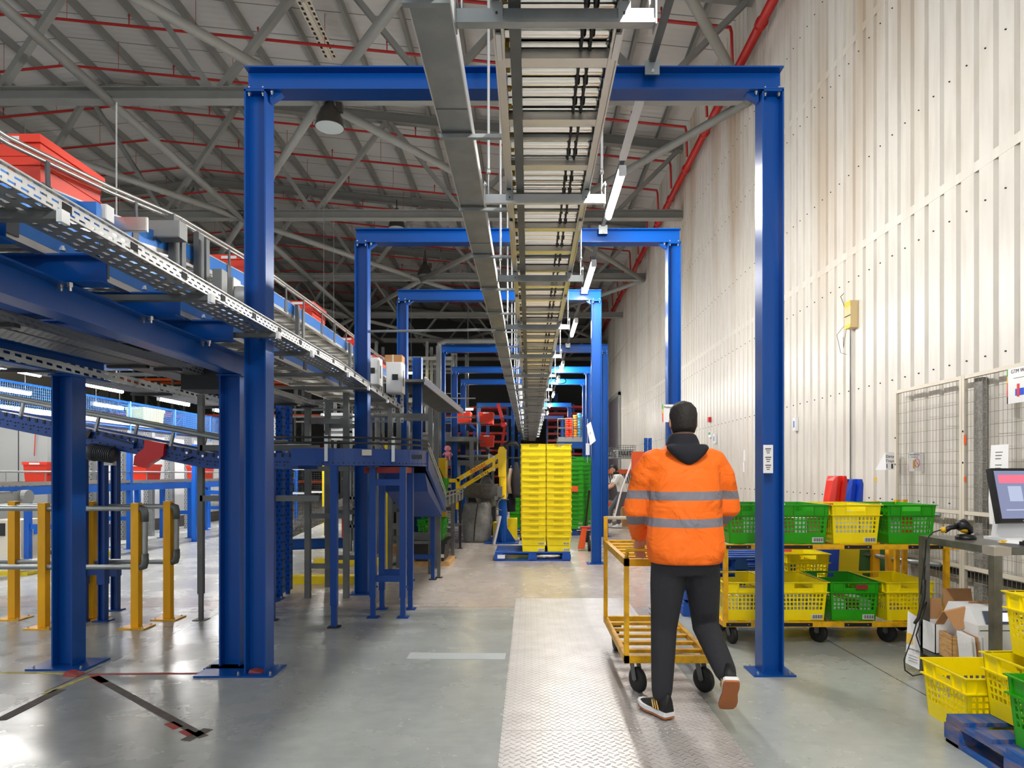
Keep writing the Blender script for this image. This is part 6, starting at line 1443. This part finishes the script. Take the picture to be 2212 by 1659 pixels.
for k in range(5): MB().hexa([(2.765+.02*k, 4.18, SZ), (2.775+.02*k, 4.18, SZ), (2.775+.02*k, 4.31, SZ), (2.765+.02*k, 4.31, SZ), (2.75+.02*k, 4.18, SZ+.2), (2.755+.02*k, 4.18, SZ+.2), (2.755+.02*k, 4.32, SZ+.21), (2.75+.02*k, 4.32, SZ+.21)]).build('envelope', M.card if k == 2 else M.paper, t)
# leaning board and loop cable
t = thing('leaning_board', 'white printed board with yellow square leaning on the bench leg', 'board', P(1975, 1440, 4.75)); q = [P(1957, 1432, 4.72), P(1986, 1447, 4.66), P(1990, 1338, 4.78), P(1962, 1320, 4.82)]
MB().prism(q, (0, .006, 0)).build('board_sheet', M.paper, t); c = P(1964, 1378, 4.74); MB().prism([P(1959, 1366, 4.765), P(1972, 1371, 4.745), P(1972, 1392, 4.725), P(1958, 1388, 4.745)], (0, .004, 0)).build('yellow_square', M.scan, t)
text('lettering', "gourmet's", .022, P(1975, 1404, 4.69), (math.pi/2-.25, .35, .15), M.ink, t); mb = MB()
for k in range(3): mb.bar(P(1962, 1414+6*k, 4.70), P(1982, 1421+6*k, 4.665), .002, .003)
mb.build('text_lines', M.galvd, t)
mb = MB(); cl = [P(2003, 1165, 4.72), P(1998, 1230, 4.69), P(1996, 1260, 4.69), P(1993, 1300, 4.68), P(1980, 1345, 4.66), P(1973, 1370, 4.64), P(1962, 1400, 4.62), P(1953, 1425, 4.6), P(1955, 1448, 4.6), P(1972, 1460, 4.6), P(1992, 1456, 4.6), P(1997, 1435, 4.62), P(1988, 1400, 4.64), P(1979, 1372, 4.66), P(1990, 1340, 4.66), P(2002, 1300, 4.69)]
mb.pipe(cl, .0045, 6); mb.pipe([P(1997, 1252, 4.67), P(1995, 1290, 4.66), P(1984, 1335, 4.64), P(1976, 1347, 4.63)], .012, 8); solo(mb, 'coiled_cable', 'black coiled cable hanging in a loop from the bench corner', 'cable', M.black, None, True)

# ---------------------------------------------------------------- crates and pallet at the near right corner
pb_ = pallet_proto(M.palb, 'worn blue pallet at the near corner with crates standing on it'); place(pb_, True, (2.78, 3.01, 0))
crate('y', (2.60, 3.73, 0), math.pi/2-.0, 'empty yellow crate on the floor behind the worn blue pallet'); crate('y', (2.68, 3.325, .146), math.pi/2+.03, 'yellow crate on the worn blue pallet, beneath another yellow crate')
crate('y', (2.78, 3.30, .467), math.pi/2-.02, 'yellow crate topmost on the worn blue pallet'); crate('g', (2.525, 2.925, .146), math.pi/2, 'green crate standing on the near side of the worn blue pallet')
# ---------------------------------------------------------------- floor plate and markings
def tread_mat():
    m, nt, b = new_mat('aluminium tread plate'); L = nt.links.new
    tc = N(nt, 'ShaderNodeTexCoord'); mp = N(nt, 'ShaderNodeMapping'); mp.inputs['Rotation'].default_value = (0, 0, math.pi/4); mp.inputs['Scale'].default_value = (26, 26, 1); L(tc.outputs['Object'], mp.inputs[0])
    sp = N(nt, 'ShaderNodeSeparateXYZ'); L(mp.outputs[0], sp.inputs[0])
    def mth(op, a, bb=None, c=None):
        n = N(nt, 'ShaderNodeMath', operation=op)
        for i, v in enumerate((a, bb, c)):
            if v is None: continue
            if isinstance(v, (int, float)): n.inputs[i].default_value = v
            else: L(v, n.inputs[i])
        return n.outputs[0]
    u, v = sp.outputs[0], sp.outputs[1]
    fu = mth('SUBTRACT', mth('FRACT', u), .5); fv = mth('SUBTRACT', mth('FRACT', v), .5)
    par = mth('FLOORED_MODULO', mth('ADD', mth('FLOOR', u), mth('FLOOR', v)), 2)
    a = mth('ADD', mth('MULTIPLY', fu, par), mth('MULTIPLY', fv, mth('SUBTRACT', 1, par)))
    c = mth('ADD', mth('MULTIPLY', fv, par), mth('MULTIPLY', fu, mth('SUBTRACT', 1, par)))
    d = mth('ADD', mth('POWER', mth('DIVIDE', mth('ABSOLUTE', a), .62), 2), mth('POWER', mth('DIVIDE', mth('ABSOLUTE', c), .2), 2))
    h = mth('MAXIMUM', mth('SUBTRACT', 1, d), 0)
    bp = N(nt, 'ShaderNodeBump'); bp.inputs['Strength'].default_value = 1; bp.inputs['Distance'].default_value = .005; L(h, bp.inputs['Height']); L(bp.outputs[0], b.inputs['Normal'])
    nz = N(nt, 'ShaderNodeTexNoise'); nz.inputs['Scale'].default_value = 5; nz.inputs['Detail'].default_value = 6; L(tc.outputs['Object'], nz.inputs['Vector'])
    mx = N(nt, 'ShaderNodeMix', data_type='RGBA'); mx.inputs[6].default_value = lin((176, 172, 170)); mx.inputs[7].default_value = lin((224, 221, 220)); L(nz.outputs[0], mx.inputs[0]); L(mx.outputs[2], b.inputs['Base Color'])
    b.inputs['Metallic'].default_value = .45; b.inputs['Roughness'].default_value = .4
    return m
M.tread = tread_mat()
for k, (a, b) in enumerate(((1.2, 3.638), (3.642, 7.49))):
    t = thing('tread_plate', ['embossed aluminium tread plate on the aisle floor, nearest to the camera', 'long embossed aluminium tread plate on the aisle floor beneath the walking worker'][k], 'tread plate', (.46, a, 0), 'aisle tread plates')
    mb = MB().use(M.tread).box(-.15, 1.075, a, b, 0, .005); mb.use(M.steelw)
    for i in range(32): mb.lathe((-.13+i*.038, (b if k == 0 else a)+(-.025 if k == 0 else .025), .005), [(.006, 0), (.004, .0015)], 6)
    mb.build('plate', None, t)
M.tapek = mat('dirty dark tape', (96, 88, 84), .8, wear=.5, wear_rgb=(120, 112, 106), scale=20); M.taper = mat('worn red tape', (170, 60, 54), .7, wear=.7, wear_rgb=(130, 104, 96), scale=12); M.tapey = mat('worn yellow tape', (222, 206, 110), .7, wear=.8, wear_rgb=(120, 114, 100), scale=16); M.tapew = mat('pale floor tape', (178, 184, 184), .6, wear=.4, wear_rgb=(170, 174, 174), scale=6)
def fl(px, py): D = 2030/(py-HY); return Vector((X_(px, D), D, .0012))
def tape(label, pts, w, m, grp='floor tape strips'):
    mb = MB()
    for a, b in zip(pts, pts[1:]): mb.bar(fl(*a), fl(*b), w, .0024)
    solo(mb, 'floor_tape', label, 'floor tape', m, grp)
tape('dark dirty tape line slanting over the floor before the lone blue post', [(205, 1462), (440, 1592)], .05, M.tapek); tape('long thin worn red tape line between the blue base plates', [(190, 1457), (548, 1454)], .03, M.taper)
tape('red tape scrap at the near end of the dark line', [(365, 1562), (385, 1573)], .055, M.taper); tape('red tape scrap at the far end of the dark line', [(203, 1460), (226, 1475)], .055, M.taper)
tape('second red tape scrap closing the dark line', [(396, 1578), (416, 1588)], .05, M.taper); tape('dark tape stub crossing the end of the slanting line', [(400, 1600), (450, 1575)], .06, M.tapek)
tape('faded yellow tape line left of the lone blue base plate', [(0, 1453), (165, 1456)], .03, M.tapey); tape('faded yellow tape strip slanting away at the far left', [(190, 1462), (95, 1500)], .035, M.tapey); tape('dark worn strip running on from the slanting yellow tape', [(130, 1490), (0, 1556)], .07, M.tapek)
tape('pale wide tape strip ending at the tread plate', [(882, 1417), (1092, 1418)], .17, M.tapew); tape('striped yellow tape on the floor left of the trolley wheels', [(1478, 1290), (1500, 1305), (1536, 1316)], .05, M.tapey)
for k, (px, py) in enumerate(((160, 1459), (557, 1455))): 
    c = fl(px, py); solo(MB().hexa([c+Vector((-.06, -.03, 0)), c+Vector((.05, -.04, 0)), c+Vector((.06, .03, 0)), c+Vector((-.04, .03, 0)), c+Vector((-.05, -.02, .03)), c+Vector((.03, -.03, .012)), c+Vector((.05, .02, .02)), c+Vector((-.02, .02, .035))]), 'tape_scrap', ['crumpled red tape scrap beside the lone blue base plate', 'crumpled red tape scrap on the base plate of the nearest portal post'][k], 'tape scrap', M.taper)
# ---------------------------------------------------------------- moving trolley pushed by the worker
t = thing('push_trolley', 'yellow two-tier push trolley with open slatted decks in front of the walking worker', 'trolley', (.87, 4.2, 0)); A, B, Y0, Y1 = .60, 1.16, 4.22, 5.42
for z, nm in ((.25, 'lower_deck'), (.86, 'upper_deck')):
    mb = MB(); mb.box(A, B, Y0, Y0+.035, z-.045, z); mb.box(A, B, Y1-.035, Y1, z-.045, z); mb.box(A, A+.03, Y0, Y1, z-.045, z); mb.box(B-.03, B, Y0, Y1, z-.045, z)
    for k in range(5): y = Y0+.18+k*.2; mb.box(A+.03, B-.03, y, y+.045, z-.03, z-.008)
    mb.build(nm, M.ypaint, t)
for x, y, zt in ((A+.015, Y0+.02, .86), (B-.015, Y0+.02, .86), (A+.015, Y1-.02, 1.05), (B-.015, Y1-.02, 1.05)): MB().box(x-.015, x+.015, y-.015, y+.015, .2, zt).build('post', M.ypaint, t)
MB().pipe([(A+.015, Y1-.02, 1.04), (B-.015, Y1-.02, 1.04)], .014, 8).build('end_bar', M.cream, t, True)
MB().pipe([(A+.015, Y0+.02, .86), (A+.015, Y0-.02, .92), (B-.015, Y0-.02, .92), (B-.015, Y0+.02, .86)], .013, 8).build('push_handle', M.ypaint, t, True)
for x, y, rz in ((A+.08, Y0+.1, .5), (B-.06, Y0+.1, .6), (A+.08, Y1-.1, .1), (B-.06, Y1-.1, .2)): caster(t, x, y, .205, .08, rz)

# ---------------------------------------------------------------- people
def ring(c, a, b, n=16, p=2.3):
    R = []
    for k in range(n):
        q = 2*math.pi*k/n; cs, sn = math.cos(q), math.sin(q); R.append((c[0]+a*math.copysign(abs(cs)**(2/p), cs), c[1]+b*math.copysign(abs(sn)**(2/p), sn), c[2]))
    return R
def limb(mb, pts, rs, n=12):
    pts = [Vector(p) for p in pts]; P2 = [pts[0]+(pts[0]-pts[1]).normalized()*rs[0]*.7]+pts+[pts[-1]+(pts[-1]-pts[-2]).normalized()*rs[-1]*.5]
    mb.pipe(P2, [rs[0]*.5]+list(rs)+[rs[-1]*.5], n)
def vox(o, s, sm=6):
    r = o.modifiers.new('skin', 'REMESH'); r.mode = 'VOXEL'; r.voxel_size = s; r.use_smooth_shade = True
    k = o.modifiers.new('soft', 'SMOOTH'); k.factor = .5; k.iterations = sm; return o
def subd(a, b, r0, r1, n=3): return [Vector(a).lerp(Vector(b), k/n) for k in range(n)], [r0+(r1-r0)*k/n for k in range(n)]
def hand(parent, wrist, d, up, side, m, curl=.9, s=1.):
    """palm and five separate curled fingers; d = finger direction, up = back of hand, side = thumb side"""
    w = Vector(wrist); d = Vector(d).normalized(); up = Vector(up); up = (up-d*up.dot(d)).normalized(); sd = Vector(side); sd = (sd-d*sd.dot(d)-up*sd.dot(up)).normalized()
    mb = MB()
    def rg(c, a, b): return [c+sd*a*math.cos(q*math.pi/5)+up*b*math.sin(q*math.pi/5) for q in range(10)]
    mb.loft([rg(w-d*.03*s, .024*s, .02*s), rg(w, .026*s, .019*s), rg(w+d*.03*s, .037*s, .017*s), rg(w+d*.07*s, .041*s, .015*s), rg(w+d*.092*s, .038*s, .011*s)])
    for k, (o, L, r) in enumerate(((.03, .072, .0085), (.0105, .08, .009), (-.0095, .075, .0085), (-.029, .06, .0075))):
        p = w+d*.085*s+sd*o*s; pts = [p-d*.015*s, p]; a = 0; 
        for j, f in enumerate((.45, .32, .23)):
            a += curl*(.45+.18*j)+.04*k; dd = d*math.cos(a)-up*math.sin(a); pts.append(pts[-1]+dd*L*f*s)
        mb.pipe(pts, [r*s, r*s, r*.97*s, r*.88*s, r*.7*s], 8)
    p = w+d*.02*s+sd*.03*s; q = (sd*.7+d*.7-up*.25).normalized(); q2 = (sd*.15+d*.85-up*.5).normalized(); mb.pipe([p-q*.01*s, p+q*.03*s, p+q*.03*s+q2*.03*s, p+q*.03*s+q2*.052*s], [.012*s, .0115*s, .0095*s, .007*s], 8)
    return mb
def shoe(parent, ankle, yaw, pitch=0, plain=False, roll=0.):
    R_ = Matrix.Rotation(yaw, 3, 'Z') @ Matrix.Rotation(pitch, 3, 'X'); an = Vector(ankle)
    T = lambda v: an+R_ @ (Vector(v)-Vector((0, 0, .085)))
    prof = [(-.075, .03, .0), (-.065, .038, .0), (-.03, .041, .0), (.03, .038, .0), (.09, .046, .0), (.14, .045, .006), (.175, .034, .014), (.19, .015, .022)]
    def lay(z0, z1, g): 
        return [[T((x*g, y, zz+z0)) for x, zz in ((-w, dz), (w, dz))]+[T((x*g, y, z1+dz*.6)) for x in (w, -w)] for y, w, dz in prof]
    mb = MB(); mb.loft(lay(0, .012, 1.05)); mb.build('outsole', M.gum if not plain else M.black, parent)
    mb = MB(); mb.loft(lay(.012, .034, 1.08)); mb.build('midsole', M.white if not plain else M.white, parent)
    up_ = [(-.07, .03, .13), (-.055, .036, .14), (-.01, .037, .14), (.035, .034, .105), (.08, .040, .075), (.13, .040, .06), (.17, .03, .048), (.185, .012, .04)]
    mb = MB(); mb.loft([[T((w*math.cos(q*math.pi/5)*(1.05 if q > 5 or q == 0 else .85), y, .033+(h-.033)*max(0, math.sin(q*math.pi/5)))) for q in range(10)] for y, w, h in up_]); o = mb.build('shoe_upper', M.black if not plain else M.white, parent, True)
    if not plain:
        mb = MB()
        for k in range(3): mb.pipe([T((-.0405, -.02+.022*k, .04)), T((-.037, .0+.02*k, .075)), T((-.031, .012+.018*k, .1-.01*k))], .004, 6)
        mb.build('gold_stripe', M.gold, parent)
def head(parent, c, yaw, hairm, hood=None, cap=False, tilt=0.):
    R_ = Matrix.Rotation(yaw, 3, 'Z') @ Matrix.Rotation(tilt, 3, 'X'); c = Vector(c)
    T = lambda v: c+R_ @ Vector(v)
    P_ = [(-.125, .045, .05, .02), (-.105, .052, .062, .02), (-.08, .060, .075, .012), (-.04, .070, .088, .004), (0, .075, .094, 0), (.04, .076, .095, -.002), (.07, .068, .086, -.004), (.095, .046, .06, -.006), (.108, .016, .02, -.006)]
    mb = MB(); mb.loft([[T((a*math.cos(q*math.pi/8), b*math.sin(q*math.pi/8)+oy, z)) for q in range(16)] for z, a, b, oy in P_])
    mb.pipe([T((0, .088, .02)), T((0, .104, -.02)), T((0, .113, -.034)), T((0, .094, -.042))], [.007, .011, .014, .008], 8)
    mb.pipe([T((-.02, .09, -.066)), T((0, .098, -.066)), T((.02, .09, -.066))], [.004, .007, .004], 6)
    for s in (-1, 1): mb.loft([[T((s*(.074+.012*math.sin(math.pi*min(1, k/3))), -.005-.016*math.cos(q*math.pi/4), -.01+.03*math.sin(q*math.pi/4)*(1-.1*k))) for q in range(8)] for k in range(3)])
    eyes = MB()
    for s in (-1, 1): eyes.lathe(T((s*.03, .078, .008)), [(.001, -.002), (.01, .004), (.009, .011), (.001, .014)], 10, R_ @ Vector((0, 1, 0)))
    e = eyes.build('eyes', M.paper, parent, True)
    hb = MB(); H = [(-.07, .063, .075, -.012, 7), (-.04, .074, .092, -.008, 7), (0, .080, .10, -.004, 0), (.04, .082, .102, -.004, 0), (.075, .075, .094, -.005, 0), (.104, .05, .066, -.006, 0), (.12, .014, .02, -.006, 0)]
    rings = []
    for z, a, b, oy, _ in H:
        R = []
        for q in range(20):
            an = q*math.pi/10; y = math.sin(an)
            k = 1.0
            if z < .055 and y > .1: k = .8      # leave the face free
            R.append(T((a*k*math.cos(an), b*k*math.sin(an)+oy, z)))
        rings.append(R)
    hb.loft(rings)
    return mb, hb, T
def figure(name, label, J, col, loc, rz, D):
    root = thing(name, label, 'person')
    # --- body, one continuous surface
    mb, hb, T = head(root, J['head'], J.get('hyaw', 0), M.hair, tilt=J.get('htilt', 0))
    nk = Vector(J['neck']); hd = Vector(J['head'])
    mb.pipe([nk+Vector((0, 0, -.08)), nk, hd+Vector((0, -.015, -.07))], [.07, .056, .056], 14)
    tr_ = J['torso']; mb.loft([ring((x, y, z), a*.86, b*.84) for z, x, y, a, b in tr_])
    for s in ('L', 'R'):
        sh, el, wr = J['sh'+s], J['el'+s], J['wr'+s]; limb(mb, [sh, Vector(sh).lerp(Vector(el), .5), el, Vector(el).lerp(Vector(wr), .4), wr], [.05, .045, .036, .036, .024])
        hp, kn, an = J['hp'+s], J['kn'+s], J['an'+s]; limb(mb, [hp, Vector(hp).lerp(Vector(kn), .5), kn, Vector(kn).lerp(Vector(an), .35), an], [.085, .07, .05, .05, .034])
        hm = hand(root, wr, J['hd'+s][0], J['hd'+s][1], J['hd'+s][2], M.skin, J.get('curl', .9)); n = len(mb.v); mb.v += hm.v; mb.f += [tuple(i+n for i in f) for f in hm.f]; mb.mi += hm.mi
    mb.mats = []; b = mb.build('body', M.skin, root, True); vox(b, .0065, 3)
    h = hb.build('hair' if not J.get('cap') else 'cap', J.get('hairm', M.hair), root, True)
    return root
# walking worker ------------------------------------------------------------
J = dict(neck=(.0, .07, 1.58), head=(.01, .10, 1.705), hyaw=0, htilt=-.08,
    torso=[(.86, 0, 0, .165, .125), (.95, 0, 0, .175, .13), (1.08, 0, .01, .155, .115), (1.22, 0, .02, .165, .12), (1.36, 0, .04, .18, .12), (1.46, 0, .05, .175, .11), (1.53, 0, .06, .11, .08), (1.58, 0, .07, .055, .055)],
    shL=(-.185, .05, 1.475), elL=(-.255, .1, 1.19), wrL=(-.215, .30, 1.0), shR=(.185, .05, 1.475), elR=(.26, .1, 1.2), wrR=(.16, .30, 1.0),
    hdL=((.05, .5, -.85), (-.2, .7, .6), (1, .1, 0)), hdR=((-.05, .5, -.85), (.2, .7, .6), (-1, .1, 0)),
    hpL=(-.09, 0, .9), knL=(-.115, .04, .5), anL=(-.14, -.02, .1), hpR=(.09, 0, .9), knR=(.145, .10, .49), anR=(.17, -.26, .3))
w = figure('person', 'person walking away in an orange reflective jacket and black joggers, pushing the yellow trolley', J, None, None, 0, 3.85)
def hivis():
    m, nt, b = new_mat('orange high visibility cloth'); L = nt.links.new
    tc = N(nt, 'ShaderNodeTexCoord'); sp = N(nt, 'ShaderNodeSeparateXYZ'); L(tc.outputs['Object'], sp.inputs[0]); acc = None
    nzw = N(nt, 'ShaderNodeTexNoise'); nzw.inputs['Scale'].default_value = 3; L(tc.outputs['Object'], nzw.inputs['Vector'])
    zz = N(nt, 'ShaderNodeMath', operation='MULTIPLY_ADD'); L(nzw.outputs[0], zz.inputs[0]); zz.inputs[1].default_value = .03; L(sp.outputs[2], zz.inputs[2])
    for zc in (1.272, 1.122):
        s = N(nt, 'ShaderNodeMath', operation='SUBTRACT'); L(zz.outputs[0], s.inputs[0]); s.inputs[1].default_value = zc+.015
        a = N(nt, 'ShaderNodeMath', operation='ABSOLUTE'); L(s.outputs[0], a.inputs[0]); l = N(nt, 'ShaderNodeMath', operation='LESS_THAN'); L(a.outputs[0], l.inputs[0]); l.inputs[1].default_value = .025
        if acc is None: acc = l.outputs[0]
        else: q = N(nt, 'ShaderNodeMath', operation='ADD'); L(acc, q.inputs[0]); L(l.outputs[0], q.inputs[1]); acc = q.outputs[0]
    mx = N(nt, 'ShaderNodeMix', data_type='RGBA'); mx.inputs[6].default_value = lin((255, 112, 4)); mx.inputs[7].default_value = lin((128, 124, 132)); L(acc, mx.inputs[0]); L(mx.outputs[2], b.inputs['Base Color']); b.inputs['Roughness'].default_value = .75
    n = N(nt, 'ShaderNodeTexNoise'); n.inputs['Scale'].default_value = 6; n.inputs['Detail'].default_value = 3; n.inputs['Distortion'].default_value = .6; L(tc.outputs['Object'], n.inputs['Vector'])
    bp = N(nt, 'ShaderNodeBump'); bp.inputs['Strength'].default_value = .9; bp.inputs['Distance'].default_value = .05; L(n.outputs[0], bp.inputs['Height']); L(bp.outputs[0], b.inputs['Normal'])
    return m
M.hivis = hivis()
mb = MB(); mb.loft([ring((x, y, z), a, b) for z, x, y, a, b in [(.885, 0, 0, .205, .165), (.93, 0, 0, .222, .175), (1.02, 0, .005, .225, .17), (1.12, 0, .01, .215, .16), (1.25, 0, .02, .215, .16), (1.36, 0, .035, .222, .158), (1.45, 0, .045, .212, .14), (1.51, 0, .055, .165, .11), (1.56, 0, .065, .1, .085), (1.59, 0, .07, .07, .07)]])
for s in ('L', 'R'):
    sh, el, wr = (Vector(J[k+s]) for k in ('sh', 'el', 'wr')); k = -1 if s == 'L' else 1
    limb(mb, [sh+Vector((-k*.03, 0, .0)), sh.lerp(el, .35)+Vector((k*.01, 0, 0)), sh.lerp(el, .7)+Vector((k*.012, 0, 0)), el+Vector((k*.005, -.01, 0)), el.lerp(wr, .45), wr+(el-wr).normalized()*.03], [.088, .085, .08, .076, .07, .056], 14)
jk = vox(mb.build('jacket', M.hivis, w, True), .011, 7)
mb = MB(); mb.loft([ring((0, .065, 1.535), .10, .09), ring((0, .062, 1.57), .098, .092), ring((0, .07, 1.615), .082, .085), ring((0, .075, 1.63), .07, .07)])
mb.loft([ring((0, -.035, 1.565), .115, .05), ring((0, -.06, 1.545), .125, .055), ring((0, -.075, 1.51), .1, .05), ring((0, -.085, 1.47), .055, .035), ring((0, -.085, 1.445), .015, .015)])
vox(mb.build('hood', M.navy, w, True), .009, 5)
mb = MB(); mb.loft([ring((0, 0, z), a, b) for z, a, b in ((.82, .15, .12), (.88, .185, .14), (.95, .185, .14), (1.0, .175, .13))])
for s in ('L', 'R'):
    hp, kn, an = (Vector(J[k+s]) for k in ('hp', 'kn', 'an')); limb(mb, [hp, hp.lerp(kn, .35), hp.lerp(kn, .7), kn, kn.lerp(an, .3), kn.lerp(an, .65), an.lerp(kn, .12), an.lerp(kn, .02)], [.108, .102, .088, .076, .072, .066, .06, .05], 14)
vox(mb.build('trousers', M.cloth, w, True), .010, 5)
mb = MB()
for k in range(3): mb.pipe([(-.205+.0*k, .0+.02*math.sin(q), .62-.03*k+.0*q) for q in (-1.2, 0, 1.2)], .003, 5)
mb.build('trouser_print', M.ribbon, w)
shoe(w, J['anL'], .5, 0); shoe(w, J['anR'], -.1, -.95)
w.location = (.9, 3.87, 0)
# background worker -----------------------------------------------------------
J2 = dict(neck=(0, .03, 1.40), head=(0, .10, 1.50), hyaw=0, htilt=-.45, cap=True, hairm=M.black,
    torso=[(.82, 0, -.12, .15, .12), (.92, 0, -.12, .155, .12), (1.06, 0, -.09, .14, .11), (1.2, 0, -.05, .16, .115), (1.32, 0, -.01, .17, .11), (1.37, 0, .01, .11, .08), (1.4, 0, .03, .055, .055)],
    shL=(-.17, 0, 1.31), elL=(-.2, .15, 1.08), wrL=(-.17, .36, .96), shR=(.17, 0, 1.31), elR=(.2, .16, 1.08), wrR=(.17, .38, .97),
    hdL=((0, 1, -.4), (0, .4, 1), (1, 0, 0)), hdR=((0, 1, -.4), (0, .4, 1), (-1, 0, 0)),
    hpL=(-.09, -.12, .85), knL=(-.1, .02, .47), anL=(-.1, -.02, .09), hpR=(.09, -.12, .85), knR=(.1, .16, .48), anR=(.1, .2, .09))
v = figure('person', 'person in white T-shirt, black cap and grey trousers bending over in the distance', J2, None, None, 0, 17)
mb = MB(); mb.loft([ring((x, y, z), a+.012, b+.012) for z, x, y, a, b in J2['torso'][1:-1]])
for s in ('L', 'R'): sh, el = Vector(J2['sh'+s]), Vector(J2['el'+s]); limb(mb, [sh, sh.lerp(el, .4), sh.lerp(el, .7)], [.07, .062, .06])
vox(mb.build('t_shirt', M.wtee, v, True), .012, 4)
mb = MB(); mb.loft([ring((0, -.12, z), a, .125) for z, a in ((.78, .14), (.86, .165), (.95, .16))])
for s in ('L', 'R'): hp, kn, an = (Vector(J2[k+s]) for k in ('hp', 'kn', 'an')); limb(mb, [hp, hp.lerp(kn, .5), kn, kn.lerp(an, .5), an.lerp(kn, .1)], [.1, .088, .068, .06, .055])
vox(mb.build('trousers', M.gtrou, v, True), .012, 4)
MB().loft([ring((0, .03, 1.36), .085, .085), ring((0, .045, 1.40), .09, .09), ring((0, .06, 1.44), .075, .08)]).build('scarf', M.black, v, True)
shoe(v, J2['anL'], 0, 0, True); shoe(v, J2['anR'], 0, 0, True)
v.location = (2.27, 17.2, 0); v.rotation_euler = (0, 0, math.pi/2)
